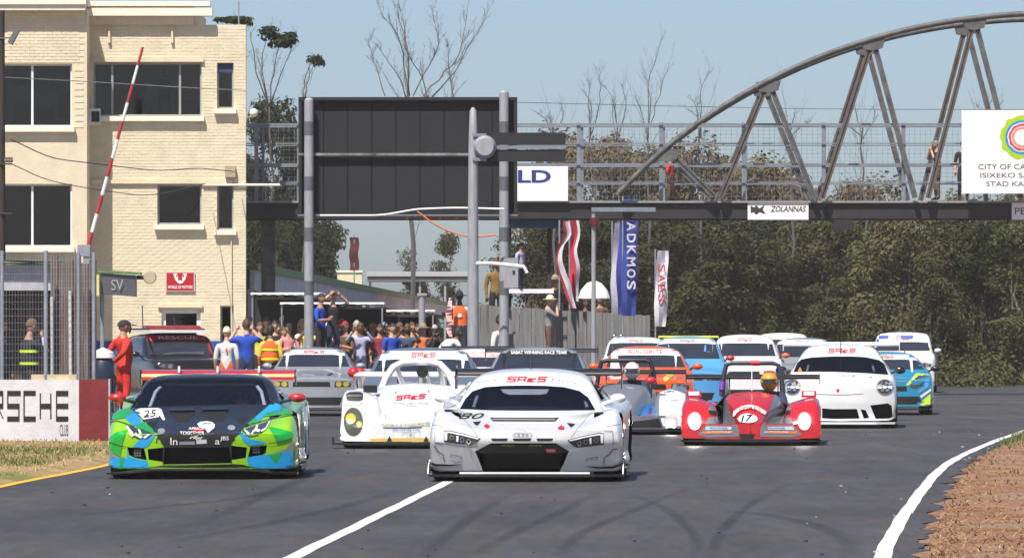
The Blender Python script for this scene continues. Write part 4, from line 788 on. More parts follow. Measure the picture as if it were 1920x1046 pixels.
# ================================================================== cars
M_TYRE = mat('tyre_rubber', (.022, .022, .023), .8, var=.2, vs=10); M_RIM = mat('dark_alloy', (.08, .08, .085), .35, .8); M_RIMS = mat('silver_alloy', (.45, .45, .46), .3, .9); M_CARB = mat('carbon_black', (.014, .014, .016), .35, coat=.4, var=.3, vs=12); M_GRILLE = mat('black_grille', (.008, .008, .009), .6)
M_LENS = mat('headlamp_lens', (.05, .055, .06), .12, .2, coat=1, var=.3, vs=14); M_CHR = mat('reflector_chrome', (.75, .76, .78), .12, 1.0, var=.2, vs=20); M_LED = mat('white_light_bar', (.85, .86, .88), .3, var=0); M_LIT = mat('lit_headlamp', (.9, .9, .9), .3, emit=(1, .97, .9), es=30, var=0)
M_SCREEN = mat('dark_windscreen', (.012, .018, .032), .04, coat=1, var=.5, vs=2.5, col2=(.03, .035, .045)); G_CAR = glass('car_windscreen', (.62, .70, .80), 2.1); M_CAGE = mat('cage_tube', (.30, .31, .33), .5); M_COCK = mat('cabin_black', (.02, .02, .022), .8)
PW = paint('white_car_paint', (.74, .74, .75)); PBLK = paint('black_car_paint', (.010, .011, .014), .3); PRED = paint('red_car_paint', (.50, .012, .02)); PSILV = mat('silver_car_paint', (.42, .44, .46), .35, .5, coat=1, var=.06); PGREY = paint('grey_car_paint', (.16, .17, .195)); PNAVY = paint('navy_car_paint', (.035, .05, .085)); PORNG = paint('orange_car_paint', (.72, .10, .015)); PBLUE = paint('sky_blue_car_paint', (.08, .30, .62)); PTEAL = paint('teal_car_paint', (.008, .22, .40)); PLIME = paint('lime_car_paint', (.26, .56, .004)); PGRN = paint('green_car_paint', (.003, .36, .045)); PCYAN = paint('bright_blue_car_paint', (.01, .33, .70)); PYEL = paint('yellow_car_paint', (.75, .62, .03)); PFLU = paint('fluorescent_yellow_paint', (.62, .85, .01)); PSTEEL = mat('blue_grey_car_paint', (.15, .19, .25), .35, .3, coat=1, var=.06)
D_RED = mat('red_vinyl', (.52, .01, .02), .5, var=.05); D_WHT = mat('white_vinyl', (.74, .74, .75), .5, var=.04); D_BLK = mat('black_vinyl', (.012, .012, .014), .5, var=0); D_GRY = mat('grey_vinyl', (.22, .23, .26), .5); D_BLU = mat('blue_vinyl', (.02, .06, .3), .5); D_ORG = mat('orange_vinyl', (.7, .16, .02), .5); D_GLD = mat('gold_vinyl', (.5, .34, .06), .5)
WHEELS = {}
def arc_pts(cx, cy, rx, ry, n=20, a0=0, a1=360): return [(cx+rx*math.cos(R(a0+(a1-a0)*i/n)), cy+ry*math.sin(R(a0+(a1-a0)*i/n))) for i in range(n if a1-a0 == 360 else n+1)]
class Car:
    def __init__(s, name, label, px, gy, vpx, cat='racing car', group=None, Y=None):
        s.Y = Y or GY(gy); s.root = thing(name, label, cat, ((px-960)*s.Y/F, s.Y, 0), -math.atan((vpx-960)/F), group)
        s.M = Matrix.Translation(s.root.location) @ Matrix.Rotation(s.root.rotation_euler.z, 4, 'Z'); s.I = s.M.inverted(); s.eye = s.I @ Vector((0, 0, CH))
    def ray(s, x, y):
        return (s.I.to_3x3() @ Vector(((x-960)/F, 1, -(y-HZ)/F))).normalized()
    def loft(s, st, sweep=.12, sub=5, psub=4, lean=0, wd=None):
        st = sorted(st, key=lambda q: q[0]); ys = [q[0] for q in st]; A = np.array([q[1] for q in st]); yy = []
        for i in range(len(ys)-1): yy += list(np.linspace(ys[i], ys[i+1], sub, endpoint=False))
        yy.append(ys[-1]); B = pchip(ys, A, np.array(yy)); npr = A.shape[1]
        rows = []
        for Q in B:
            out = []
            for i in range(npr-1):
                p0 = Q[i-1] if i > 0 else np.array([-Q[1][0], Q[1][1]]); p3 = Q[i+2] if i+2 < npr else np.array([-Q[npr-2][0], Q[npr-2][1]]); p1, p2 = Q[i], Q[i+1]
                for t in np.linspace(0, 1, psub, endpoint=False):
                    if i == 0: out.append(p1+(p2-p1)*t)
                    else: out.append(.5*((2*p1)+(-p0+p2)*t*.9+(2*p0-5*p1+4*p2-p3)*t*t*.9+(-p0+3*p1-3*p2+p3)*t**3*.9+.1*(2*p1+2*(p2-p1)*t)-.0*p1) if False else p1*(1-t)+p2*t+.5*((-p0+p2)*t+(2*p0-5*p1+4*p2-p3)*t*t+(-p0+3*p1-3*p2+p3)*t**3+2*p1-2*(p1*(1-t)+p2*t))*.8)
            out.append(Q[-1]); o = np.array(out); o[:, 0] = np.maximum(o[:, 0], 0); o[0, 0] = o[-1, 0] = 0; rows.append(o)
        N = len(rows[0]); ring = 2*N-2; V = []; Fs = []
        W = wd or max(q[:, 0].max() for q in rows)
        for y, o in zip(yy, rows):
            for x, z in o: V.append([x, y, z])
            for x, z in o[-2:0:-1]: V.append([-x, y, z])
        for k in range(len(yy)-1):
            for j in range(ring): a, b_ = k*ring+j, k*ring+(j+1) % ring; Fs.append((a, b_, b_+ring, a+ring))
        Mx = 16
        for (k, flip) in ((0, False), (len(yy)-1, True)):
            base = k*ring; prev = None
            for i in range(1, N-1):
                r_, l_ = base+i, base+ring-i; row = [l_]
                for q in range(1, Mx): t = q/Mx; row.append(len(V)); V.append([V[l_][0]*(1-t)+V[r_][0]*t, yy[k], V[r_][2]])
                row.append(r_)
                if prev is None: cf = [(base, row[q+1], row[q]) for q in range(Mx)]
                else: cf = [(prev[q], prev[q+1], row[q+1], row[q]) for q in range(Mx)]
                Fs += [f[::-1] for f in cf] if flip else cf; prev = row
            cf = [(prev[q], prev[q+1], base+N-1) for q in range(Mx)]; Fs += [f[::-1] for f in cf] if flip else cf
        L = yy[-1]
        for v in V:
            e = abs(v[0])/W; f_ = max(0, 1-v[1]/1.1); v[1] += sweep*e**2.6*f_+lean*max(0, .42-v[2])*max(0, 1-v[1]/.45)
        s.V = V; s.F = Fs; s.L = L
        bm = bmesh.new(); vs = [bm.verts.new(v) for v in V]
        for f in Fs:
            try: bm.faces.new([vs[i] for i in f])
            except ValueError: pass
        bmesh.ops.remove_doubles(bm, verts=bm.verts, dist=1e-5); bmesh.ops.recalc_face_normals(bm, faces=bm.faces); s.me = bpy.data.meshes.new('body'); bm.to_mesh(s.me); s.bvh = BVHTree.FromBMesh(bm); bm.free(); return s
    def cutters(s, cuts):
        """cuts: list of (MB, material). carve each out of the body"""
        s.me.materials.clear(); s.me.materials.append(s.paint); bb = [v.co.copy() for v in s.me.vertices]; ext = max(v.y for v in bb)-min(v.y for v in bb); hh = max(v.z for v in bb); nv = len(bb)
        for b, m in cuts:
            o = bpy.data.objects.new('tmp', s.me)
            me = b.mesh('c', m, 30); c = bpy.data.objects.new('c', me)
            md = o.modifiers.new('b', 'BOOLEAN'); md.operation = 'DIFFERENCE'; md.object = c; md.solver = 'EXACT'; md.material_mode = 'TRANSFER'
            r = evaluated(o, c); co = [v.co for v in r.vertices]
            if len(co) > .6*nv and max(v.y for v in co)-min(v.y for v in co) > .9*ext and max(v.z for v in co) > .95*hh: s.me = r
            else: print('boolean skipped', s.root.name, m.name, len(co), nv)
            bpy.data.objects.remove(c); bpy.data.objects.remove(o)
    def finish(s, m, cuts=(), ang=38):
        s.paint = m
        if cuts: s.cutters(cuts)
        else: s.me.materials.append(m)
        s.me.shade_smooth(); s.me.set_sharp_from_angle(angle=R(ang)); s.body = link('body', s.me, s.root); return s.body
    def hit(s, x, y, off=0, bvh=None):
        d = s.ray(x, y); h, n, i, _ = (bvh or s.bvh).ray_cast(s.eye, d)
        if h is None: 
            t = -s.eye.y/d.y; p = s.eye+d*(t+.6); h, n, i, _ = s.bvh.find_nearest(p)
        if n.dot(d) > 0: n = -n
        return h+n*off
    def loc(s, x, y, yl): d = s.ray(x, y); return s.eye+d*((yl-s.eye.y)/d.y)
    def wrapped(s, V2, faces, g, off, px=True, jit=0):
        bm = bmesh.new()
        for k, f in enumerate(faces):
            try: bm.faces.new([bm.verts.new((V2[i][0], V2[i][1], (k % 4)*.0011*jit)) for i in f])
            except ValueError: pass
        v = np.array([q.co[:2] for q in bm.verts]); lo, hi = v.min(0), v.max(0)
        for ax in (0, 1):
            n = int((hi[ax]-lo[ax])/g)
            for i in range(1, n+1):
                c = lo[ax]+i*(hi[ax]-lo[ax])/(n+1); no = (1, 0, 0) if ax == 0 else (0, 1, 0); co = (c, 0, 0) if ax == 0 else (0, c, 0)
                bmesh.ops.bisect_plane(bm, geom=bm.verts[:]+bm.edges[:]+bm.faces[:], plane_co=co, plane_no=no)
        bmesh.ops.triangulate(bm, faces=[f for f in bm.faces if len(f.verts) > 4])
        bm.verts.index_update(); out = []
        for q in bm.verts:
            if px: out.append(s.hit(q.co.x, q.co.y, off+q.co.z))
            else:
                h, n, i, _ = s.bvh.ray_cast(Vector((q.co.x, -4, q.co.y)), Vector((0, 1, 0)))
                if h is None: h, n, i, _ = s.bvh.find_nearest(Vector((q.co.x, 1.0, q.co.y)))
                if n.y > 0 and n.z < .2: n = -n
                out.append(h+n*off)
        fs = [[a.index for a in f.verts] for f in bm.faces]; bm.free(); return out, fs
    def patch(s, name, poly, m, off=.003, g=None, mirror=False, px=True, parent=None, thick=0, faces=None, jit=0, label=None):
        g = g or (7 if px else .06); out, fs = s.wrapped(poly, faces or [list(range(len(poly)))], g, off, px, jit); res = []
        for mm in ((0, 1) if mirror else (0,)):
            b = MB(); b.add([(-v.x if mm else v.x, v.y, v.z) for v in out], fs, m); me = b.mesh(name, m)
            bm = bmesh.new(); bm.from_mesh(me)
            bmesh.ops.recalc_face_normals(bm, faces=bm.faces)
            fl = [f for f in bm.faces if f.normal.y > 0 and f.normal.z < .3]
            if len(fl) > len(bm.faces)/2: bmesh.ops.reverse_faces(bm, faces=bm.faces)
            if thick:
                r = bmesh.ops.extrude_face_region(bm, geom=bm.faces[:]); 
                for v in [q for q in r['geom'] if isinstance(q, bmesh.types.BMVert)]: v.co.y += thick
            bm.to_mesh(me); bm.free(); me.shade_smooth(); me.set_sharp_from_angle(angle=R(40)); o = link(name, me, parent or s.root)
            if label: o['label'] = label
            res.append(o)
        return res
    def letters(s, txt, cx, cy, w, h, m, off=.005, shear=0, bold=.0, stroke=False, skew=0, arc=0, px=True, name='lettering', parent=None, g=None, **kw):
        V, fs = stroke_polys(txt, **kw) if stroke else text_polys(txt, bold, shear)
        V = V.copy(); V[:, 0] *= w/(V[:, 0].max()-V[:, 0].min()); V[:, 1] *= h/(V[:, 1].max()-V[:, 1].min())
        sg_ = -1 if px else 1
        Q = [(cx+x, cy+sg_*(y+skew*x)+arc*(x/(w/2))**2) for x, y in V]; return s.patch(name, Q, m, off, g or (6 if px else .05), faces=fs, px=px, jit=1 if stroke else 0, parent=parent)
    def px_prism(s, poly, depth, front=.4):
        H = [s.hit(x, y) for x, y in poly]; y1 = max(h.y for h in H)+depth; y0 = min(h.y for h in H)-front; b = MB()
        b.prism([(h.x, y0, h.z) for h in H], (0, y1-y0, 0)); return b
    def mirror_prism(s, b):
        c = MB(); c.v = [(-x, y, z) for x, y, z in b.v]; c.f = [f[::-1] for f in b.f]; c.m = b.m[:]; return c
    def wheel(s, x, y, r, w, rim=None):
        key = (r, w, rim.name if rim else '')
        if key not in WHEELS:
            b = MB(); b.lathe([(r*.62, -w/2+.01), (r*.9, -w/2), (r*.98, -w/2+.02), (r, -w/4), (r, w/4), (r*.98, w/2-.02), (r*.9, w/2), (r*.62, w/2-.01)], (0, 0, 0), 32, axis='x'); t = b.mesh('wheel', M_TYRE, 35)
            b = MB(); b.lathe([(r*.63, -w/2+.03), (r*.63, w/2-.03), (r*.55, w/2-.03), (r*.55, -w/2+.03), (r*.63, -w/2+.03)], (0, 0, 0), 32, axis='x')
            for i in range(10):
                a = math.pi*2*i/10
                for sx in (-1, 1): b.bar((sx*(w/2-.05), 0, 0), (sx*(w/2-.04), r*.58*math.cos(a), r*.58*math.sin(a)), .035, .03)
            b.lathe([(0, -w/2+.03), (.06, -w/2+.03), (.06, w/2-.03), (0, w/2-.03)], (0, 0, 0), 12, axis='x'); WHEELS[key] = (t, b.mesh('rim', rim or M_RIM, 35))
        o = link('wheel', WHEELS[key][0], s.root); o.location = (x, y, r); q = link('rim', WHEELS[key][1], o); return o
    def wheels(s, yf, yr, xw, r=.33, w=.28, rim=None):
        for x in (-xw, xw):
            for y in (yf, yr): s.wheel(x, y, r, w, rim)
    def arch(s, y, xw, r=.37, w=.34):
        out = []
        for sx in (-1, 1):
            b = MB(); prof = [(0, -w/2), (r, -w/2), (r, w/2+.12), (0, w/2+.12)]; b.lathe([(q[0], q[1]*sx) for q in prof], (sx*xw, y, r-.03), 28, axis='x'); out.append((b, M_GRILLE))
        return out
    def mirrors(s, x, y, z, m, size=(.2, .12, .11), stalk=.12, m2=None):
        for sx in (-1, 1):
            b = MB(); b.ell((sx*x, y, z), (size[0]/2, size[1]/2, size[2]/2), 14, 8); o = b.build('mirror', m, s.root, 60)
            c = MB(); c.tube([(sx*(x-size[0]*.3), y, z-.02), (sx*(x-size[0]*.5-stalk), y+.03, z-.06)], [.016, .02], 6); c.build('stalk', m2 or M_CARB, o)
            c = MB(); c.add([(sx*x+size[0]*.4*math.cos(a), y+size[1]*.5+.003, z+size[2]*.36*math.sin(a)) for a in [i*math.pi/6 for i in range(12)]], [tuple(range(12))]); c.build('glass', M_CHR, o)
    def wing(s, hw, y, z, m, chord=.32, th=.05, ep=None, tilt=8, end=(.4, .25), name='rear_wing', stand=.35, sy=.35):
        b = MB(); n = 12; pr = []
        for i in range(n): a = 2*math.pi*i/n; pr.append((chord/2*math.cos(a), th/2*math.sin(a)*(1.1-.7*math.cos(a))))
        t = R(tilt); pr = [(p*math.cos(t)-q*math.sin(t), p*math.sin(t)+q*math.cos(t)) for p, q in pr]
        b.prism([(-hw, y+p, z+q) for p, q in pr], (2*hw, 0, 0)); o = b.build(name, m, s.root, 40)
        for sx in (-1, 1):
            c = MB(); c.box((sx*(hw+.008), y, z-end[1]*.25), (.012, end[0], end[1])); c.build('endplate', ep or m, o)
            c = MB(); c.prism([(sx*sy, y-.05, z-.02), (sx*sy, y+.08, z-.02), (sx*sy, y+.1, z-stand), (sx*sy, y-.15, z-stand)], (.02, 0, 0)); c.build('stanchion', M_CARB, o)
        return o
    def tubes(s, name, paths, r, m, parent=None, n=8):
        for p in paths: b = MB(); b.tube(p, r, n); o = b.build(name, m, parent or s.root, 50)
        return o
    def plate(s, name, pts, m, vec=(0, 0, .03), parent=None):
        b = MB(); b.prism(pts, vec); return b.build(name, m, parent or s.root)
def recolour(c, fn, m):
    me = c.body.data; me.materials.append(m); k = len(me.materials)-1
    for p in me.polygons:
        if p.material_index == 0 and fn(p.center): p.material_index = k
def rescale(st, kx, kz, ky=1): return [(y*ky, [(x*kx, z*kz) for x, z in q]) for y, q in st]
def driver_in(c, x, y, z, suit, helmet, label, visor=None): DRIVERS.append((c, x, y, z, suit, helmet, label))
DRIVERS = []
def cage(c, w, z0, z1, y0, y1, m=None):
    m = m or M_CAGE
    c.tubes('cage_tube', [[(-w, y0, z0), (-w*.92, (y0+y1)/2, (z0+z1)/2+.04), (-w*.8, y1, z1)], [(w, y0, z0), (w*.92, (y0+y1)/2, (z0+z1)/2+.04), (w*.8, y1, z1)], [(-w*.8, y1, z1), (w*.8, y1, z1)], [(-w*.8, y1+.75, z1), (w*.9, y1+.8, z0-.2)], [(w*.8, y1+.75, z1), (-w*.9, y1+.8, z0-.2)]], .02, m)

# ------------------------------------------------------------------ white coupe number 80
c = Car('racing_car', 'white wide bodied coupe number 80 leading the grid in the centre', 984, 903, 1417); AU = c
Zm = lambda x, y: (790+x/4.183, 670+y/4.183)
ST = [(0, [(0, .10), (.88, .11), (.96, .20), (.975, .34), (.95, .47), (.88, .535), (.66, .50), (.44, .465), (.22, .452), (0, .45)]),
      (.05, [(0, .095), (.90, .10), (.975, .20), (.985, .36), (.965, .50), (.90, .565), (.68, .535), (.45, .492), (.22, .476), (0, .474)]),
      (.40, [(0, .09), (.93, .10), (1.0, .24), (1.0, .42), (.985, .575), (.91, .655), (.70, .612), (.47, .562), (.22, .548), (0, .546)]),
      (.90, [(0, .09), (.95, .10), (1.01, .28), (1.01, .52), (.985, .68), (.89, .745), (.71, .69), (.50, .648), (.24, .642), (0, .64)]),
      (1.32, [(0, .09), (.93, .10), (.98, .28), (.98, .54), (.955, .69), (.86, .752), (.76, .742), (.69, .728), (.36, .735), (0, .737)]),
      (1.72, [(0, .09), (.92, .10), (.96, .28), (.965, .54), (.945, .69), (.86, .755), (.775, .778), (.665, .905), (.37, .945), (0, .955)]),
      (2.10, [(0, .09), (.92, .10), (.96, .28), (.965, .54), (.945, .69), (.87, .755), (.765, .80), (.60, 1.045), (.36, 1.105), (0, 1.12)]),
      (2.55, [(0, .09), (.92, .10), (.96, .28), (.97, .54), (.95, .70), (.88, .765), (.765, .82), (.575, 1.075), (.35, 1.14), (0, 1.155)]),
      (3.20, [(0, .09), (.95, .10), (1.0, .28), (1.01, .54), (1.0, .74), (.92, .82), (.77, .84), (.55, 1.02), (.33, 1.09), (0, 1.105)]),
      (3.80, [(0, .09), (.95, .10), (1.02, .3), (1.03, .55), (1.015, .77), (.93, .84), (.77, .86), (.5, .95), (.3, 1.0), (0, 1.01)]),
      (4.40, [(0, .12), (.92, .13), (.98, .3), (.99, .55), (.97, .74), (.88, .82), (.75, .86), (.5, .90), (.3, .92), (0, .925)]),
      (4.56, [(0, .25), (.85, .26), (.92, .35), (.93, .55), (.92, .70), (.85, .77), (.7, .82), (.5, .85), (.3, .86), (0, .865)])]
c.loft(ST, .22, lean=.55)
hexg = [Zm(*p) for p in [(545, 672), (1055, 672), (1165, 738), (1090, 915), (484, 915), (415, 738)]]
cuts = [(c.px_prism(hexg, .25), M_GRILLE)]
ws = [Zm(*p) for p in [(300, 404), (345, 325), (400, 265), (500, 232), (640, 222), (810, 219), (980, 222), (1120, 232), (1240, 262), (1310, 315), (1365, 412), (1100, 416), (830, 417), (560, 414)]]
pz = c.px_prism(ws, .12, .02)
cuts += [(pz, M_COCK)]
b = MB(); b.box((0, 2.4, .62), (1.0, .9, .62)); cuts.append((b, M_COCK))
for sx in (-1, 1):
    b = MB(); b.prism([(sx*.5, 1.72, .82), (sx*.5, 2.75, .84), (sx*.5, 2.6, 1.0), (sx*.5, 2.2, 1.03), (sx*.5, 1.95, .95)], (sx*.6, 0, 0)); cuts.append((b, M_COCK))
cuts += c.arch(.88, .86)+c.arch(3.52, .87)
c.finish(PW, cuts)
c.patch('windscreen', ws, G_CAR, .004)
for sx in (-1, 1): b = MB(); b.add([(sx*.86, 1.72, .80), (sx*.82, 2.75, .83), (sx*.665, 2.6, 1.0), (sx*.66, 2.2, 1.03), (sx*.72, 1.95, .95)], [(0, 1, 2, 3, 4)]); b.build('side_window', M_SCREEN, c.root)
b = MB(); b.box((0, 1.62, .70), (1.25, .5, .05)); b.build('dashboard', M_COCK, c.root)
cage(c, .60, .74, 1.02, 1.62, 2.1)
# grille surround, mesh and bars
for k, (poly, m, o_) in enumerate([([(425, 735), (540, 678), (1060, 678), (1155, 735), (1110, 745), (470, 745)], mat('satin_black', (.02, .02, .022), .55), .012)]): c.patch('grille_upper_bar', [Zm(*p) for p in poly], m, o_, thick=.03)
c.patch('grille_mesh', [Zm(*p) for p in [(470, 748), (1108, 748), (1078, 912), (495, 912)]], M_GRILLE, -.04)
for i in range(9): c.patch('grille_bar', [Zm(475+i*1.2, 760+i*17), Zm(1103-i*2, 760+i*17), Zm(1103-i*2, 764+i*17), Zm(475+i*1.2, 764+i*17)], M_GRILLE, -.03)
for side in (0, 1):
    e = [(415, 738), (428, 738), (496, 915), (480, 918)] if side == 0 else [(1165, 738), (1152, 738), (1082, 915), (1096, 918)]; c.patch('grille_edge_trim', [Zm(*p) for p in e], PW, .012, thick=.03)
for x0 in (620, 838): c.patch('sponsor_plate', [Zm(x0, 668), Zm(x0+115, 668), Zm(x0+112, 696), Zm(x0+3, 696)], D_BLK, .018); c.letters('MICHELIN', Zm(x0+58, 0)[0], Zm(0, 682)[1], 23, 3.4, D_GLD, .022)
c.patch('tow_tag', [Zm(975, 703), Zm(1060, 703), Zm(1058, 738), Zm(977, 738)], D_RED, .022, label='red tow hook sticker'); c.letters('TOW', Zm(1017, 0)[0], Zm(0, 720)[1], 16, 5, D_WHT, .027, bold=.02)
for x0, x1 in ((545, 680), (715, 865), (900, 1035)): c.patch('nose_vent', [Zm(x0, 634), Zm(x1, 634), Zm(x1-14, 652), Zm(x0+14, 652)], M_GRILLE, .004)
# headlamps
hl = [(180, 574), (215, 570), (330, 595), (466, 634), (440, 660), (392, 690), (300, 676), (180, 662)]
for side in (0, 1):
    q = (lambda x, y: (x, y)) if side == 0 else (lambda x, y: (1610-x, y+20-(x-180)*.025))
    o = c.patch('headlight', [Zm(*q(*p)) for p in hl], M_LENS, .004)[0]
    c.patch('light_bar', [Zm(*q(*p)) for p in [(184, 580), (218, 577), (330, 601), (455, 634), (440, 640), (330, 612), (225, 590), (206, 590), (204, 646), (186, 648)]], M_LED, .008, parent=o)
    c.patch('light_bar', [Zm(*q(*p)) for p in [(278, 612), (294, 616), (290, 660), (276, 656)]], M_LED, .008, parent=o)
    for x, y in ((240, 628), (322, 643), (372, 655)): c.patch('projector', arc_pts(*Zm(*q(x, y)), 4, 4.6, 12), M_CHR, .009, parent=o); c.patch('projector_core', arc_pts(*Zm(*q(x, y)), 2.4, 2.9, 10), M_GRILLE, .012, parent=o)
    c.patch('corner_panel', [Zm(*q(*p)) for p in [(112, 560), (172, 560), (170, 664), (108, 660)]], D_WHT, .004); c.patch('panel_seam', [Zm(*q(*p)) for p in [(108, 556), (174, 556), (174, 560), (113, 560), (109, 660), (105, 660)]], D_GRY, .006)
    c.patch('bumper_crease', [Zm(*q(*p)) for p in [(70, 690), (110, 690), (140, 735), (178, 760), (186, 815), (178, 815), (170, 766), (132, 742), (104, 700), (70, 698)]], D_GRY, .005)
    c.patch('canard', [Zm(*q(*p)) for p in [(60, 800), (120, 822), (230, 828), (320, 826), (240, 840), (120, 838), (60, 822)]], M_CARB, .03, thick=.05)
    c.patch('canard', [Zm(*q(*p)) for p in [(58, 850), (110, 882), (200, 908), (300, 910), (210, 922), (110, 902), (58, 876)]], M_CARB, .03, thick=.05)
    c.patch('bumper_outline_mark', [Zm(*q(*p)) for p in [(230, 755), (318, 776), (318, 795), (228, 775)]], D_GRY, .006); c.patch('bumper_outline_mark', [Zm(*q(*p)) for p in [(236, 760), (312, 779), (312, 790), (236, 772)]], PW, .009)
    c.patch('hood_hook', [Zm(*q(*p)) for p in [(487, 540), (512, 522), (540, 542), (516, 558)]], D_RED, .008); c.patch('hood_duct', [Zm(*q(*p)) for p in [(402, 508), (468, 502), (440, 534), (425, 530)]], M_GRILLE, .006)
    c.patch('fender_vent', [Zm(*q(*p)) for p in [(180, 410), (235, 412), (262, 427), (182, 426)]], M_GRILLE, .006)
c.patch('hood_outlet', [Zm(*p) for p in [(540, 472), (570, 476), (1045, 476), (1080, 474), (1050, 498), (555, 496)]], M_GRILLE, .006); c.patch('hood_outlet_lip', [Zm(*p) for p in [(555, 496), (1052, 498), (1050, 504), (557, 502)]], PW, .02, thick=.02)
for sgn in (0, 1):
    q = (lambda x, y: (x, y)) if not sgn else (lambda x, y: (1622-x, y))
    for line_ in ([(452, 630), (400, 560), (335, 485), (290, 425)], [(60, 520), (110, 528), (175, 540)], [(100, 668), (180, 674), (290, 690), (395, 700), (440, 690)]):
        up = [q(*p) for p in line_]; c.patch('panel_gap', [Zm(*p) for p in up]+[Zm(p[0], p[1]+5) for p in reversed(up)], D_GRY, .0035, g=4)
c.letters('80', Zm(393, 0)[0], Zm(0, 460)[1], 48, 11, D_BLK, .005, shear=.4)
for i in range(4): 
    xx, yy_ = Zm(748+i*32, 606); o_ = arc_pts(xx, yy_, 6.1, 3.9, 22); i_ = arc_pts(xx, yy_, 5.1, 3.0, 22); c.patch('ring_emblem', o_+i_, D_GRY, .005+.0012*i, faces=[[j, (j+1) % 22, 22+(j+1) % 22, 22+j] for j in range(22)])
c.letters('SAES', Zm(830, 0)[0], Zm(0, 174)[1], 78, 10, D_RED, .006, stroke=True, th=.22, tv=.2, shear=.45)
c.letters('Southern Africa', Zm(540, 0)[0], Zm(0, 184)[1], 50, 3.2, D_BLU, .006, skew=.12); c.letters('Endurance', Zm(1120, 0)[0], Zm(0, 186)[1], 46, 3.2, D_BLU, .006, skew=-.14)
c.patch('mirror_housing_strip', [Zm(620, 228), Zm(1000, 228), Zm(985, 262), Zm(930, 272), Zm(690, 272), Zm(640, 255)], mat('pale_sun_strip', (.42, .38, .40), .5), -.03)
c.plate('splitter', [(-1.0, .18, .05), (-.72, -.03, .05), (-.66, -.05, .05), (.66, -.05, .05), (.72, -.03, .05), (1.0, .18, .05), (1.01, .5, .05), (-1.01, .5, .05)], M_CARB, (0, 0, .025))
c.plate('splitter_lip', [(-.67, -.055, .083), (.67, -.055, .083), (.67, -.03, .083), (-.67, -.03, .083)], PW, (0, 0, .02))
for sx in (-1, 1): c.plate('splitter_fence', [(sx*1.0, .15, .08), (sx*1.0, .5, .08), (sx*1.0, .5, .22), (sx*1.0, .25, .16)], PW, (sx*.012, 0, 0)); c.plate('side_skirt', [(sx*.98, 1.25, .07), (sx*.98, 3.2, .07), (sx*1.02, 3.2, .07), (sx*1.02, 1.25, .07)], M_CARB, (0, 0, .05))
c.mirrors(.925, 1.62, .845, PW, (.17, .12, .10), .08, PW); c.wheels(.88, 3.52, .84, .33, .30)
w_ = c.wing(.90, 4.35, 1.115, M_CARB, .34, .06, M_CARB, 9, (.42, .26), stand=.32)
b = MB(); b.tube([(-.02, 2.45, 1.14), (-.02, 2.5, 1.32)], .008, 6); b.build('antenna', M_CARB, c.root)
driver_in(c, .36, 2.30, .28, 'grey', 'dark red', 'helmeted driver behind the windscreen of the white coupe number 80')

# ------------------------------------------------------------------ green, blue and black wedge coupe number 25
c = Car('racing_car', 'green, blue and black wedge shaped coupe number 25 on the left', 377, 898, 905); LA = c
Zl = lambda x, y: (190+x/4.183, 670+y/4.183)
ST2 = [(0, [(0, .10), (.88, .11), (.95, .20), (.965, .32), (.94, .42), (.86, .475), (.66, .43), (.44, .37), (.22, .352), (0, .35)]),
      (.05, [(0, .095), (.90, .10), (.97, .20), (.98, .34), (.955, .45), (.88, .51), (.68, .465), (.45, .402), (.22, .378), (0, .375)]),
      (.42, [(0, .09), (.93, .10), (1.0, .24), (1.0, .42), (.975, .56), (.90, .625), (.70, .575), (.47, .515), (.22, .50), (0, .50)]),
      (.92, [(0, .09), (.95, .10), (1.01, .28), (1.01, .50), (.985, .66), (.88, .72), (.70, .665), (.50, .63), (.24, .63), (0, .63)]),
      (1.22, [(0, .09), (.93, .10), (.98, .28), (.98, .52), (.955, .68), (.86, .735), (.80, .728), (.75, .72), (.38, .724), (0, .726)]),
      (1.70, [(0, .09), (.92, .10), (.95, .28), (.955, .52), (.935, .68), (.87, .74), (.81, .762), (.72, .885), (.40, .918), (0, .926)]),
      (2.12, [(0, .09), (.92, .10), (.95, .28), (.955, .52), (.935, .68), (.88, .74), (.81, .79), (.655, 1.03), (.40, 1.07), (0, 1.08)]),
      (2.55, [(0, .09), (.92, .10), (.95, .28), (.96, .52), (.95, .69), (.90, .76), (.82, .81), (.62, 1.045), (.38, 1.085), (0, 1.095)]),
      (3.20, [(0, .09), (.95, .10), (1.0, .28), (1.01, .54), (1.0, .74), (.95, .84), (.83, .86), (.55, .97), (.33, 1.03), (0, 1.04)])]+[ST[i] for i in (9, 10, 11)]
c.loft(ST2, .26, lean=.15)
ws = [Zl(*p) for p in [(232, 392), (270, 325), (325, 250), (385, 192), (520, 178), (800, 168), (1080, 170), (1262, 178), (1300, 260), (1340, 370), (1100, 372), (780, 378), (480, 388)]]
cuts = [(c.px_prism(ws, .12, .02), M_COCK)]
b = MB(); b.box((0, 2.4, .58), (1.0, .9, .62)); cuts.append((b, M_COCK))
grl = [[(495, 702), (998, 700), (1022, 828), (488, 838)], [(362, 718), (488, 704), (482, 818), (372, 800)], [(204, 702), (336, 712), (358, 804), (262, 786), (218, 764)]]
cuts.append((c.px_prism([Zl(*p) for p in grl[0]], .25), M_GRILLE))
LM2 = lambda x, y: (1545-x+((y-700)*.0), y-18) 
for g in grl[1:]:
    cuts.append((c.px_prism([Zl(*p) for p in g], .18), M_GRILLE))
    cuts.append((c.px_prism([Zl(*((1012, 706) if i < 0 else (1500-p[0]+5, p[1]-14))) for i, p in enumerate(g)], .18), M_GRILLE))
for sx in (-1, 1):
    b = MB(); b.prism([(sx*.5, 1.75, .80), (sx*.5, 2.75, .84), (sx*.5, 2.55, .96), (sx*.5, 2.2, .985), (sx*.5, 2.0, .92)], (sx*.6, 0, 0)); cuts.append((b, M_COCK))
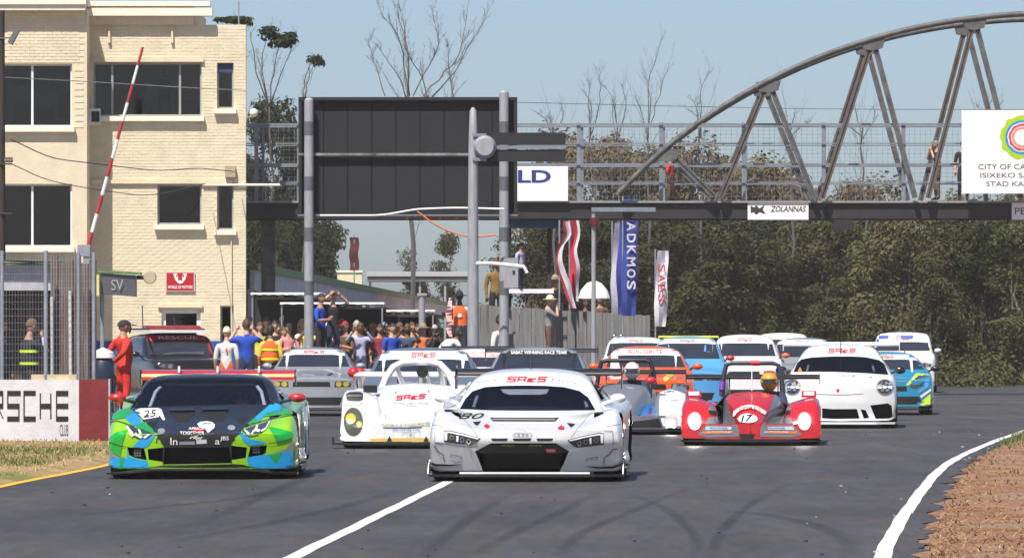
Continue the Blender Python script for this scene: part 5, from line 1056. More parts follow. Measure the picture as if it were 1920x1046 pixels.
cuts += c.arch(.90, .86)+c.arch(3.50, .87)
c.finish(PLIME, cuts)
recolour(c, lambda p: (p.z > .80 and 1.2 < p.y < 3.0) or p.z > .985 or (p.z > .735 and 1.25 < p.y < 2.2 and abs(p.x) < .80), PBLK)
hpoly = [Zl(*p) for p in [(225, 398), (480, 392), (780, 382), (1100, 376), (1318, 374), (1240, 440), (1130, 540), (1050, 620), (1002, 704), (492, 706), (440, 610), (370, 530), (290, 455)]]
def in_poly(x, y, q):
    r_ = False
    for i in range(len(q)):
        (x0, y0), (x1, y1) = q[i], q[i-1]
        if (y0 > y) != (y1 > y) and x < (x1-x0)*(y-y0)/(y1-y0)+x0: r_ = not r_
    return r_
def on_hood(p): w_ = c.M @ p; return p.y < 1.5 and p.z > .3 and in_poly(960+F*w_.x/w_.y, HZ-F*(w_.z-CH)/w_.y, hpoly)
recolour(c, on_hood, PBLK)
c.patch('windscreen', ws, G_CAR, .006); b = MB(); b.box((0, 1.62, .69), (1.25, .5, .05)); b.build('dashboard', M_COCK, c.root); cage(c, .62, .73, .98, 1.55, 2.1, M_WHT)
for sx in (-1, 1): b = MB(); b.add([(sx*.86, 1.75, .80), (sx*.86, 2.75, .84), (sx*.67, 2.55, .96), (sx*.66, 2.2, .985), (sx*.72, 2.0, .92)], [(0, 1, 2, 3, 4)]); b.build('side_window', M_SCREEN, c.root)
def pl(name, pts, m, off=.003, **k): return c.patch(name, [Zl(*p) for p in pts], m, off, **k)
pl('hood_panel', [(225, 398), (480, 392), (780, 382), (1100, 376), (1318, 374), (1240, 440), (1130, 540), (1050, 620), (1000, 704), (495, 706), (440, 610), (370, 530), (290, 455)], PBLK, .007, g=2.5)
pl('roof_panel', [(378, 184), (440, 150), (600, 136), (830, 132), (1080, 136), (1210, 146), (1258, 170), (1080, 163), (800, 161), (520, 171)], PBLK, .004)
for sx, pts in ((0, [(225, 392), (262, 325), (318, 250), (380, 186), (392, 190), (335, 252), (280, 328), (245, 394)]), (1, [(1258, 172), (1272, 172), (1312, 258), (1360, 372), (1330, 372), (1296, 262)])): pl('pillar_panel', pts, PBLK, .008)
# livery patches
for m, pts in [(PGRN, [(60, 500), (120, 420), (215, 400), (250, 430), (180, 475)]), (PCYAN, [(120, 425), (220, 400), (290, 455), (320, 520), (250, 540), (190, 478), (80, 470)]), (PGRN, [(270, 545), (330, 505), (400, 560), (420, 600), (330, 570)]), (PGRN, [(48, 640), (120, 585), (205, 570), (170, 660), (150, 775), (90, 745), (50, 690)]), (PCYAN, [(245, 700), (300, 645), (400, 610), (430, 600), (370, 690), (340, 705)]),
               (PCYAN, [(48, 780), (200, 790), (205, 700), (215, 770), (262, 790), (362, 808), (372, 858), (270, 892), (46, 908)]), (PGRN, [(150, 790), (185, 795), (160, 890), (140, 900)]), (PLIME, [(372, 820), (485, 822), (480, 848), (376, 858)]),
               (PGRN, [(1140, 530), (1190, 478), (1255, 505), (1180, 520)]), (PCYAN, [(1190, 470), (1290, 385), (1360, 358), (1440, 385), (1400, 425), (1300, 440), (1240, 500)]), (PGRN, [(1290, 430), (1410, 422), (1440, 380), (1500, 400), (1500, 445), (1380, 455), (1270, 470)]), (PGRN, [(1310, 545), (1400, 560), (1500, 590), (1490, 640), (1380, 680), (1350, 610)]), (PCYAN, [(1075, 585), (1110, 590), (1170, 640), (1260, 655), (1300, 672), (1160, 690), (1120, 660)]),
               (PCYAN, [(1140, 802), (1150, 780), (1300, 756), (1310, 760), (1500, 730), (1508, 868), (1240, 868), (1160, 850)]), (PLIME, [(1022, 800), (1110, 800), (1120, 838), (1026, 832)]), (PGRN, [(1310, 760), (1420, 745), (1370, 830)]), (D_GRY, [(40, 705), (60, 700), (110, 770), (200, 782), (120, 786), (50, 770)]), (D_GRY, [(1500, 655), (1505, 735), (1330, 752), (1440, 720)])]: pl('livery_panel', pts, m, .005 if m is not PGRN else .0065, g=4)
for side, (pts, drl) in enumerate([([(185, 535), (240, 548), (330, 575), (402, 600), (365, 632), (290, 632), (232, 606)], [[(190, 545), (205, 548), (258, 610), (245, 622), (225, 600)], [(285, 572), (298, 572), (326, 622), (312, 632), (262, 605), (270, 596), (300, 606)], [(330, 625), (376, 598), (384, 604), (345, 634)]]),
                   ([(1100, 575), (1180, 548), (1260, 522), (1335, 495), (1300, 545), (1262, 590), (1180, 614), (1130, 600)], [[(1320, 505), (1330, 505), (1290, 572), (1260, 590), (1252, 580), (1290, 560)], [(1222, 535), (1232, 540), (1225, 570), (1250, 575), (1238, 592), (1210, 584), (1180, 606), (1170, 598), (1205, 572)], [(1120, 580), (1130, 574), (1165, 600), (1155, 612)]])]):
    o = pl('headlight', pts, M_LENS, .010)[0]
    for d in drl: pl('light_strip', d, M_LED, .015, parent=o)
pl('shaded_valance', [(300, 888), (376, 860), (490, 843), (1022, 834), (1120, 842), (1250, 872), (1240, 888), (310, 902)], M_CARB, .006); pl('intake_web', [(484, 706), (498, 702), (492, 836), (480, 820)], M_GRILLE, .006); pl('intake_web', [(998, 700), (1014, 700), (1026, 828), (1018, 828)], M_GRILLE, .006)  # black lower lip; the splitter's shadow beneath the grille is painted in
for x0, y0 in ((250, 722), (1190, 695)):
    for i in range(3):
        for j in range(3): pl('brake_duct_bar', [(x0+i*20, y0+j*20), (x0+i*20+16, y0+j*20), (x0+i*20+16, y0+j*20+16), (x0+i*20, y0+j*20+16)], M_BULB, -.02)
for line_ in ([(60, 505), (125, 498), (200, 522), (260, 545)], [(1135, 545), (1260, 500), (1400, 468), (1495, 452)], [(50, 655), (150, 690), (205, 698)], [(1310, 672), (1400, 660), (1490, 630)]): pl('panel_gap', line_+[(x, y+5) for x, y in reversed(line_)], D_BLK, .0095, g=4)
pl('number_roundel', [(262, 420), (300, 404), (440, 400), (470, 410), (500, 490), (485, 497), (455, 455), (450, 470), (330, 490)], D_WHT, .008); c.letters('25', *Zl(378, 447), 26, 13, D_BLK, .014, shear=.2, skew=.1)
for x0, x1, y0, y1 in ((540, 725, 425, 460), (795, 990, 418, 455)): pl('hood_scoop', [(x0-10, y0), (x1+4, y0-4), (x1-30, y1+50), (x0+60, y1+55)], M_GRILLE, .008); pl('hood_scoop_lip', [(x0-10, y0-8), (x1+8, y0-10), (x1+4, y0+10), (x0, y0+12)], PBLK, .03, thick=.02)
for pts in ([(355, 510), (450, 498), (425, 545), (395, 552)], [(1060, 485), (1160, 478), (1110, 520), (1085, 525)]): pl('hood_vent', pts, M_GRILLE, .009)
for x, y in ((470, 580), (1020, 555)): pl('tyre_scuff_emblem', [( x+30*math.cos(a), y+20*math.sin(a)) for a in [i*math.pi/8 for i in range(16)]], D_GRY, .009)
pl('continent_emblem', [(752, 528), (780, 512), (830, 508), (868, 515), (890, 535), (885, 560), (862, 578), (848, 592), (832, 596), (822, 575), (806, 560), (770, 553)], D_WHT, .013)
for pts in ([(790, 528), (830, 520), (832, 526), (795, 534)], [(835, 522), (870, 526), (868, 532), (836, 528)]): pl('emblem_line', pts, D_BLK, .0155)
c.letters('AFRICA', *Zl(745, 564), 29, 4.2, D_WHT, .013, bold=.02); pl('red_strip', [(718, 572), (808, 570), (808, 584), (718, 586)], D_RED, .013); c.letters('TOGETHER', *Zl(712, 596), 46, 4.2, D_WHT, .0135, bold=.02); c.letters('In', *Zl(570, 655), 13, 13, D_WHT, .013); c.letters('a', *Zl(910, 662), 9, 8, D_WHT, .013); c.letters('JBS', *Zl(966, 636), 16, 9, D_WHT, .013); pl('logo_strip', [(612, 658), (735, 655), (735, 680), (612, 682)], D_GRY, .013); pl('logo_strip', [(745, 645), (825, 640), (828, 672), (748, 676)], mat('silver_vinyl', (.5, .51, .53), .4), .013); pl('crest_emblem', [(728, 612), (760, 608), (752, 636), (738, 638)], D_GLD, .013); c.letters('ftg', *Zl(745, 630), 26, 6, D_WHT, .0145, shear=.3)
c.plate('splitter', [(-1.0, .2, .045), (-.75, .0, .06), (-.5, -.05, .09), (.5, -.05, .09), (.75, .0, .06), (1.0, .2, .045), (1.01, .55, .045), (-1.01, .55, .045)], M_CARB, (0, 0, .022))
for sx in (-1, 1): c.plate('side_skirt', [(sx*.97, 1.25, .07), (sx*.97, 3.2, .07), (sx*1.02, 3.2, .07), (sx*1.02, 1.25, .07)], M_CARB, (0, 0, .05)); c.plate('door_flank_panel', [(sx*1.018, 2.9, .2), (sx*1.035, 3.1, .2), (sx*1.03, 3.1, .75), (sx*1.012, 2.9, .72)], PCYAN, (sx*.006, 0, 0))
c.mirrors(.965, 1.50, .84, PRED, (.19, .13, .10), .12, M_CARB); c.wheels(.90, 3.50, .84, .33, .30, M_RIM)
w_ = c.wing(.855, 4.40, 1.085, PRED, .32, .05, M_CARB, 15, (.34, .17), stand=.34); WST = mat('cream_vinyl', (.75, .62, .36), .5)
for z, m in ((1.062, WST), (1.026, PRED)): c.plate('wing_stripe', [(-.85, 4.225, z-.016), (.85, 4.225, z-.016), (.85, 4.225, z+.018), (-.85, 4.225, z+.018)], m, (0, .01, 0), w_)
for x in (-.43, 0, .46): b = MB(); b.box((x, 4.25, 1.13), (.02, .2, .07)); b.build('wing_support', D_WHT, w_)
driver_in(c, .36, 2.30, .24, 'white', 'dark red', 'helmeted driver behind the windscreen of the green and black coupe number 25')
# ------------------------------------------------------------------ saloon and coupe builder for the rest of the field
def side_patch(c, name, poly, m, off=.004, parent=None):
    """poly of (y, z): panel laid on both flanks"""
    for sx in (-1, 1):
        bm = bmesh.new(); bm.faces.new([bm.verts.new((y, z, 0)) for y, z in poly]); ys_ = [p[0] for p in poly]
        for i in range(1, 8): bmesh.ops.bisect_plane(bm, geom=bm.verts[:]+bm.edges[:]+bm.faces[:], plane_co=(min(ys_)+i*(max(ys_)-min(ys_))/8, 0, 0), plane_no=(1, 0, 0))
        bm.verts.index_update(); out = []
        for q in bm.verts:
            h, n, i, _ = c.bvh.ray_cast(Vector((sx*3, q.co.x, q.co.y)), Vector((-sx, 0, 0))); out.append((h+Vector((sx*off, 0, 0))) if h else Vector((sx*.7, q.co.x, q.co.y)))
        b = MB(); b.add(out, [[v.index for v in f.verts] for f in bm.faces], m); bm.free(); o = b.build(name, m, parent or c.root); o.data.shade_smooth()
def sal(w, H, zh, zc, yc, yr, L, wr, z0=.16, bulge=.0):
    q = lambda *a: list(a)
    return [(0, q((0, z0), (.84*w, z0+.01), (.93*w, .27), (.955*w, .40), (.94*w, zh-.15+bulge), (.88*w, zh-.06+bulge), (.70*w, zh-.02+bulge*.6), (.47*w, zh), (.24*w, zh+.005), (0, zh+.01))),
            (.07, q((0, z0), (.87*w, z0+.01), (.955*w, .27), (.975*w, .42), (.955*w, zh-.12+bulge), (.895*w, zh-.02+bulge), (.72*w, zh+.02+bulge*.6), (.48*w, zh+.035), (.24*w, zh+.04), (0, zh+.045))),
            (.65, q((0, z0-.02), (.92*w, z0), (.99*w, .3), (1.0*w, .48), (.985*w, zh-.06+bulge), (.93*w, zh+.06+bulge), (.75*w, zh+.075+bulge*.4), (.5*w, zh+.09), (.25*w, zh+.105), (0, zh+.11))),
            (yc, q((0, z0-.02), (.93*w, z0), (.99*w, .3), (1.0*w, .5), (.985*w, zc-.2), (.945*w, zc-.07), (.88*w, zc-.025), (.80*w, zc-.005), (.42*w, zc+.015), (0, zc+.02))),
            ((yc*.45+yr*.55), q((0, z0-.02), (.93*w, z0), (.98*w, .3), (.99*w, .5), (.98*w, zc-.2), (.945*w, zc-.06), (.90*w, zc), (wr*.45+.82*w*.55-.02, zc*.4+H*.6-.09), (.38*w, zc*.4+H*.6-.03), (0, zc*.4+H*.6-.02))),
            (yr, q((0, z0-.02), (.93*w, z0), (.98*w, .3), (.99*w, .5), (.98*w, zc-.2), (.945*w, zc-.06), (.90*w, zc+.01), (wr, H-.12), (wr*.62, H-.035), (0, H-.015))),
            ((yr+L-.9)/2, q((0, z0-.02), (.93*w, z0), (.98*w, .3), (1.0*w, .5), (.99*w, zc-.2), (.95*w, zc-.05), (.90*w, zc+.02), (wr*.99, H-.10), (wr*.62, H-.02), (0, H))),
            (L-.9, q((0, z0-.02), (.93*w, z0), (1.0*w, .3), (1.01*w, .5), (1.0*w, zc-.16), (.95*w, zc-.03), (.88*w, zc+.03), (wr*.93, H-.14), (wr*.55, H-.08), (0, H-.07))),
            (L-.12, q((0, z0+.02), (.9*w, z0+.04), (.96*w, .35), (.97*w, .5), (.95*w, zc-.18), (.9*w, zc-.05), (.8*w, zc), (wr*.85, zc+.06), (wr*.5, zc+.08), (0, zc+.09))),
            (L, q((0, z0+.1), (.85*w, z0+.12), (.92*w, .4), (.92*w, .5), (.9*w, zc-.2), (.85*w, zc-.08), (.75*w, zc-.04), (wr*.8, zc), (wr*.5, zc+.01), (0, zc+.02)))]
def saloon(label, px, gy, vp, m, w=.88, H=1.35, zh=.68, zc=.92, yc=1.15, yr=1.8, L=4.4, wr=.58, Y=None, visor=None, vtext=None, glassm=None, lamp=None, grille=True, roof=None, mir=None, cat='racing car', name='racing_car', vh=.11, bulge=0, lampz=None, splitter=True, rim=None, wing=None):
    c = Car(name, label, px, gy, vp, cat, None, Y); c.loft(sal(w, H, zh, zc, yc, yr, L, wr, bulge=bulge), .16, sub=4, psub=4); c.finish(m, c.arch(.78, w-.16, .36, .30)+c.arch(L-.95, w-.16, .36, .30))
    zb, zt = zc+.035, H-.06; hb, ht = .80*w, wr*.93; zv = zt-vh
    lerp = lambda z: hb+(ht-hb)*(z-zb)/(zt-zb)
    gl_ = c.patch('windscreen', [(-lerp(zb), zb), (lerp(zb), zb), (lerp(zv), zv), (lerp(zv)*.6, zv+.02), (-lerp(zv)*.6, zv+.02), (-lerp(zv), zv)], glassm or M_SCREEN, .004, px=False)[0]
    if visor: 
        o = c.patch('visor_strip', [(-lerp(zv), zv+.003), (-lerp(zv)*.6, zv+.023), (lerp(zv)*.6, zv+.023), (lerp(zv), zv+.003), (lerp(zt), zt), (-lerp(zt), zt)], visor, .005, px=False)[0]
        if vtext: c.letters(vtext[0], 0, (zv+zt)/2+.012, ht*vtext[2], vh*.55, vtext[1], .010, stroke=vtext[0] == 'SAES', px=False, bold=.01, parent=o, **(dict(th=.24, tv=.2, shear=.4) if vtext[0] == 'SAES' else {}))
    if roof: c.patch('roof_edge', [(-ht, zt+.002), (ht, zt+.002), (ht*.75, H-.02), (-ht*.75, H-.02)], roof, .004, px=False)
    zl = lampz or zh-.09
    for sx in (-1, 1):
        if lamp:
            poly = [(sx*.50*w, zl-.055), (sx*.86*w, zl-.05), (sx*.90*w, zl+.04), (sx*.84*w, zl+.065), (sx*.52*w, zl+.05)]; o = c.patch('headlight', poly, M_LENS, .004, px=False)[0]
            for x in (.60, .76): c.patch('lamp_reflector', arc_pts(sx*x*w, zl, .055, .05, 14), lamp, .008, px=False, parent=o)
    if grille:
        o = c.patch('grille', [(-.42*w, zl-.05), (.42*w, zl-.05), (.40*w, zl+.045), (-.40*w, zl+.045)], M_GRILLE, .004, px=False)[0]
        c.patch('lower_intake', [(-.62*w, .21), (.62*w, .21), (.68*w, .36), (-.68*w, .36)], M_GRILLE, .004, px=False)
    if splitter: c.plate('splitter', [(-.92*w, .12, .10), (-.6*w, -.08, .10), (.6*w, -.08, .10), (.92*w, .12, .10), (.95*w, .4, .10), (-.95*w, .4, .10)], M_CARB, (0, 0, .03))
    side_patch(c, 'side_window', [(yc+.35, zc+.06), (yr+.15, H-.12), (L-1.35, H-.14), (L-1.0, zc+.10), (yr+.4, zc+.06)], M_SCREEN)
    if mir: c.mirrors(w+.04, yc+.35, zc+.05, mir, (.19, .12, .12), .06)
    c.wheels(.78, L-.95, w-.15, .32, .24, rim)
    if wing: c.wing(*wing)
    for sx in (-1, 1): side_patch
    c.tubes('cage_tube', [[(-.5*w, yc+.5, zc-.02), (-.45*w, yr, H-.14)]], .015, M_CAGE) if False else None
    return c
M_LIT2 = mat('glowing_lens', (.45, .42, .42), .2, emit=(1, .93, .86), es=.10, var=.2, vs=9); M_LIT3 = mat('glowing_ring', (.6, .58, .57), .2, emit=(1, .93, .88), es=1.2, var=0); YLW = mat('yellow_lamp', (.45, .38, .03), .3, coat=1); DKL = mat('smoked_lamp', (.04, .04, .045), .2, coat=1)
RT = ('SAES', D_RED, .8)
c = saloon('silver saloon with yellow headlamps behind the green and black coupe', 584, 780, 960, PSILV, .86, 1.31, .70, .90, 1.2, 1.85, 4.4, .58, visor=D_WHT, vtext=RT, lamp=YLW, mir=PSILV)
c.patch('hood_mark', [(565, 700), (590, 702), (589, 705), (566, 704)], D_GRY, .004); c.patch('hood_mark', [(618, 700), (624, 698), (620, 704), (612, 704)], D_BLK, .004)
c = saloon('blue grey sports coupe with white visor behind the white open racer', 789, 811, 1100, PSTEEL, .98, 1.33, .66, .90, 1.2, 1.9, 4.4, .70, visor=D_WHT, vtext=('SAES', D_RED, .62), vh=.15, mir=PRED, lamp=M_CHR)
c = saloon('dark blue coupe with pale roof rim behind the white coupe number 80', 1006, 803, 1250, PSILV, .95, 1.335, .64, .90, 1.2, 1.85, 4.5, .66, visor=D_BLK, vtext=('SABAT WINNING RACE TEAM', D_WHT, 1.5), vh=.10, lamp=M_CHR, wing=(.95, 4.3, 1.28, M_CARB, .3, .05))
c = saloon('dark navy safety car with white roof lettering parked behind the silver saloon', 667, 0, 500, PNAVY, .90, 1.49, .85, 1.0, 1.0, 1.6, 4.3, .66, Y=150, visor=PNAVY, vtext=('SAFETY Car', D_WHT, 1.6), vh=.16, lamp=M_CHR, cat='car', name='safety_car', splitter=False)
c = saloon('white and red patterned car right of the blue grey coupe', 893, 0, 1000, PW, .84, 1.28, .66, .88, 1.1, 1.75, 4.0, .56, Y=124, visor=mat('pink_pattern_vinyl', (.62, .12, .12), .5, var=.6, vs=8, col2=(.75, .7, .68)), vh=.14, lamp=M_CHR, wing=(.72, 3.7, 1.30, M_CARB, .3, .05))
c = saloon('orange saloon with white visor behind the silver open racer', 1210, 792, 1250, PORNG, .88, 1.345, .72, .93, 1.15, 1.75, 4.4, .60, visor=D_WHT, vtext=('BUILDRITE', D_RED, 1.1), vh=.13, lamp=M_CHR, mir=PORNG)
c.patch('headlamp_flash', [(1243, 709), (1252, 702), (1264, 701), (1260, 708), (1246, 716)], PYEL, .008); c.patch('bonnet_stripe', [(1120, 660), (1130, 655), (1160, 652), (1150, 668)], D_WHT, .006) 
c = saloon('sky blue hatchback with yellow roof spoiler behind the orange saloon', 1286, 0, 1500, PBLUE, .86, 1.52, .76, 1.02, 1.05, 1.6, 4.1, .60, Y=132, visor=D_WHT, vtext=('SAES', D_RED, .6), lamp=M_CHR, mir=PRED, roof=PBLUE, wing=(.62, 3.0, 1.515, PYEL, .3, .035, PYEL, 4, (.2, .06), 'roof_spoiler', .12))
c = saloon('white hatchback with red mirror right of the sky blue hatchback', 1394, 0, 1650, PW, .86, 1.57, .80, 1.05, 1.05, 1.6, 4.1, .60, Y=140, visor=D_WHT, vtext=('SAES', D_RED, .6), vh=.16, lamp=M_CHR, mir=PORNG)
c = saloon('distant white hatchback half hidden behind the other white one', 1464, 0, 1750, PW, .86, 1.63, .84, 1.08, 1.05, 1.6, 4.1, .62, Y=163, visor=D_WHT, vh=.14, lamp=M_CHR, mir=PORNG)
c = saloon('white car with roof lamps left behind the orange saloon', 1190, 0, 1450, PW, .86, 1.52, .80, 1.02, 1.05, 1.6, 4.1, .64, Y=150, visor=D_WHT, vtext=('SAES', D_RED, .6), lamp=M_CHR)
for x in (-.52, -.36): b = MB(); b.ell((x, 1.7, 1.52), (.07, .06, .07), 12, 8); b.build('roof_lamp', M_CHR, c.root, 60)
c = saloon('tall white touring car with blue window stickers at the back right', 1690, 0, 2000, PW, .92, 1.66, .85, 1.10, 1.1, 1.65, 4.4, .70, Y=174, visor=D_WHT, vtext=('SAES', D_RED, .6), vh=.24, lamp=M_CHR, mir=PW)
for x0 in (1642, 1688): c.patch('window_sticker', [(x0, 629), (x0+25, 629), (x0+23, 636), (x0+2, 636)], D_BLU, .012)
c = saloon('low teal sports car with fluorescent yellow flashes behind the rounded white coupe', 1664, 778, 1600, PTEAL, .90, 1.22, .60, .84, 1.2, 1.85, 4.0, .56, visor=mat('pale_visor', (.66, .62, .6), .5), vtext=('SAES', D_RED, .5), vh=.12, bulge=.10, mir=M_CARB, grille=True, wing=(.85, 3.7, 1.27, M_CARB, .3, .05, PFLU, 8, (.3, .16)))
for pts, m, o_ in (([(1712, 712), (1722, 703), (1738, 702), (1730, 722), (1716, 728), (1706, 726)], M_LENS, .006), ([(1698, 722), (1718, 700), (1748, 702), (1735, 705), (1720, 707), (1704, 722)], PFLU, .008), ([(1735, 706), (1742, 708), (1740, 726), (1722, 738), (1720, 733), (1733, 724)], PBLUE, .009), ([(1728, 752), (1750, 733), (1751, 762), (1742, 764), (1724, 758), (1735, 752)], PFLU, .007), ([(1710, 746), (1724, 744), (1727, 752), (1712, 754)], M_GRILLE, .008), ([(1725, 742), (1745, 728), (1746, 732), (1727, 746)], D_WHT, .009)): c.patch('livery_flash' if m is not M_LENS else 'headlight', pts, m, o_)

c = saloon('grey hatchback half hidden behind the rounded white coupe on its left', 1502, 0, 1800, PSILV, .86, 1.50, .78, 1.0, 1.05, 1.6, 4.1, .60, Y=151, visor=D_WHT, vtext=('SAES', D_RED, .6), lamp=M_CHR, mir=PBLK)
c = saloon('white and orange hatchback squeezed between the orange saloon and sky blue hatchback', 1248, 0, 1550, PW, .86, 1.46, .78, 1.0, 1.05, 1.6, 4.1, .60, Y=160, visor=D_ORG, vtext=('SAES', D_WHT, .6), lamp=M_CHR, mir=PORNG)
# ------------------------------------------------------------------ rounded white rear engined coupe
c = Car('racing_car', 'rounded white coupe with big round headlamps on the right', 1575, 803, 1640); PO = c
Zp = lambda x, y: (1450+x/4.98, 600+y/4.98)
S = sal(.94, 1.385, .58, .90, 1.25, 1.95, 4.45, .60, .12, .14)
c.loft(S, .26, lean=.15)
ws = [Zp(*p) for p in [(188, 484), (225, 400), (262, 366), (360, 348), (560, 338), (740, 338), (860, 345), (985, 372), (1035, 410), (1075, 510), (850, 494), (620, 484), (400, 482)]]
cuts = [(c.px_prism(ws, .12, .02), M_COCK)]; b = MB(); b.box((0, 2.45, .82), (1.04, 1.1, .8)); cuts.append((b, M_COCK))
ints = [[(455, 822), (560, 830), (780, 828), (806, 918), (560, 922), (455, 915)], [(815, 832), (862, 838), (895, 912), (845, 918)], [(905, 795), (1070, 775), (1105, 800), (1115, 900), (1085, 918), (955, 920)]]
for q in ints: cuts.append((c.px_prism([Zp(*p) for p in q], .12), M_GRILLE))
cuts += c.arch(.80, .80)+c.arch(3.4, .80)
c.finish(PW, cuts)
c.patch('windscreen', ws, G_CAR, .005); cage(c, .56, .92, 1.22, 1.6, 2.1); b = MB(); b.box((0, 1.7, .87), (1.2, .4, .05)); b.build('dashboard', M_COCK, c.root)
for q in ([(470, 600), (460, 0)],): pass
for x in (1040, 178 - 0):
    cx, cy = Zp(x, 624); rx, ry = 15.5, 14.5; o = c.patch('headlight', arc_pts(cx, cy, rx, ry, 26), M_LENS, .006)[0]; c.patch('bezel', arc_pts(cx, cy, rx, ry, 26)+arc_pts(cx, cy, rx-1.6, ry-1.6, 26), D_GRY, .010, faces=[[j, (j+1) % 26, 26+(j+1) % 26, 26+j] for j in range(26)], parent=o)
    for dx, dy in ((-4.6, -4.4), (4.6, -4.4), (-4.6, 4.6), (4.6, 4.6)): c.patch('lamp_reflector', arc_pts(cx+dx, cy+dy, 3.6, 3.6, 12), M_CHR, .010, parent=o)
c.patch('hood_seam', [Zp(*p) for p in [(300, 660), (330, 684), (560, 694), (700, 694), (840, 686), (842, 690), (700, 699), (560, 699), (328, 690)]], D_GRY, .003); c.patch('crest', arc_pts(*Zp(602, 656), 2.6, 3.2, 10), D_RED, .004)
for x, y in ((320, 518), (915, 530)): c.patch('hood_pin', [Zp(x-16, y-4), Zp(x+18, y), Zp(x-10, y+8)], D_BLK, .004)
c.letters('SAES', *Zp(642, 288), 54, 8.5, D_RED, .008, stroke=True, th=.24, tv=.2, shear=.4); c.letters('Africa Endurance', *Zp(410, 306), 48, 3, D_GRY, .008); c.letters('Series', *Zp(850, 300), 22, 3, D_GRY, .008); c.letters('racing', *Zp(690, 520), 30, 4, D_BLU, .006); c.patch('pennant_sticker', [Zp(228, 484), Zp(250, 440), Zp(270, 484)], D_ORG, .009)
c.tubes('aerial', [[(0, 1.62, .95), (0, 1.75, 1.42)]], .007, D_BLK); c.tubes('wiper', [[(.0, 1.35, .935), (.02, 1.75, 1.18)]], .008, D_BLK)
c.plate('splitter', [(-.9, .16, .07), (-.6, -.06, .07), (.6, -.06, .07), (.9, .16, .07), (.93, .45, .07), (-.93, .45, .07)], PW, (0, 0, .035)); c.mirrors(.985, 1.55, .95, PBLK, (.2, .13, .13), .06); c.wheels(.80, 3.4, .80, .33, .28)
c.wing(.98, 4.2, 1.385, PW, .3, .06, PW, 6, (.34, .16)); side_patch(c, 'side_window', [(1.65, .98), (2.15, 1.25), (3.0, 1.25), (3.3, 1.02), (2.4, .98)], M_SCREEN)
driver_in(c, .36, 2.35, .44, 'dark', 'dark', 'helmeted driver behind the windscreen of the rounded white coupe')

# ------------------------------------------------------------------ open sports racers
def proto(label, px, gy, vp, m, w=.96, fz=.62, nz=.30, cz=.72, L=4.0, fx=.26, low=.22):
    """low body with two raised wings and a central nose that climbs to the cockpit"""
    c = Car('sports_racer', label, px, gy, vp); v = low; i0 = w-2*fx
    q = lambda ft, fo, val, ni, nt, z0=.09: [(0, z0), (w*.93, z0+.01), (w*.985, z0+.1), (w, fo), (w*.98, ft-.06), (w-.13, ft), (w-2*fx+.06, ft-.10), (i0*.97, val), (ni+.10, val+.01), (ni, nt-.05), (0, nt)]
    st = [(0, q(.30, .22, .13, .07, .20)), (.06, q(.40, .26, .14, .09, .24)), (.18, q(.50, .3, v-.06, .10, nz)), (.42, q(fz-.02, .36, v-.05, .13, nz+.07)), (.75, q(fz+.02, .4, v-.03, .17, nz+.17)), (1.1, q(fz-.02, .4, v+.03, .24, nz+.29)), (1.5, q(fz-.16, .36, v+.14, .32, cz-.06)), (1.85, q(fz-.18, .36, v+.24, .34, cz)), (2.5, q(fz-.12, .36, v+.24, .40, cz-.02)), (3.1, q(fz+.02, .4, v+.28, .30, cz-.08)), (3.7, q(fz, .4, v+.28, .25, cz-.16)), (L, q(fz-.08, .38, v+.2, .2, cz-.25, .2))]
    c.loft(st, .05, sub=5, psub=5); return c
# red and grey number 17
c = proto('red and grey open sports racer number 17 with lit headlamps', 1408, 835, 1500, PRED, .965, .625, .30, .74); SR = c
Zs = lambda x, y: (1250+x/5.506, 660+y/5.506)
cuts = c.arch(.78, .80, .34, .34)+c.arch(3.2, .80, .34, .34); b = MB(); b.box((.0, 2.15, .8), (.84, .85, .6)); cuts.append((b, M_COCK)); c.finish(PRED, cuts)
def ps(name, pts, m, off=.004, **k): return c.patch(name, [Zs(*p) for p in pts], m, off, g=k.pop('g', 3), **k)
for mir_ in (0, 1):
    q = (lambda p: p) if not mir_ else (lambda p: (1712-p[0], p[1]))
    ps('grey_flank', [q(p) for p in [(425, 590), (470, 530), (520, 470), (595, 440), (640, 560), (665, 640), (560, 660), (430, 610)]], PGREY, .004)
    ps('grey_floor', [q(p) for p in [(320, 850), (400, 760), (425, 680), (560, 660), (660, 640), (700, 760), (720, 870), (420, 880)]], PGREY, .005)
    ps('pink_flash', [q(p) for p in [(478, 560), (500, 510), (528, 498), (542, 560), (520, 578)]], mat('pink_vinyl', (.55, .05, .2), .5), .009)
    ps('side_duct', [q(p) for p in [(430, 602), (520, 612), (585, 650), (540, 662), (440, 640)]], M_GRILLE, .008)
    ps('sponsor_strip', [q(p) for p in [(405, 765), (672, 770), (668, 798), (398, 802)]], mat('pale_blue_vinyl', (.5, .58, .68), .5), .010); ps('sponsor_strip_orange', [q(p) for p in [(375, 815), (680, 810), (684, 834), (368, 842)]], D_ORG, .010)
    ps('grey_nose_side', [q(p) for p in [(660, 650), (700, 680), (745, 800), (745, 870), (712, 872), (700, 770)]], PGREY, .009)
    cx, cy = Zs(*q((290, 735))); o = c.patch('headlight', arc_pts(cx, cy-4, 12.5, 17, 24), M_LIT2, .006, g=3)[0]; c.patch('lit_lamp', arc_pts(cx, cy, 9, 9.5, 20), M_LIT, .016, g=2.5, parent=o); c.patch('painted_glow_ring', arc_pts(cx, cy-1, 11, 13, 20), M_LIT3, .011, g=3, parent=o)  # the weaker ring imitates the lamp's glow fading outward
for n_, cx in (('JAPAN', 540), ('HONDA', 1130)): c.letters('AUTOTUNE', *Zs(cx, 824), 46, 3.4, D_WHT, .014); c.letters('POWER', *Zs(cx, 783), 34, 3.2, D_BLU, .014)
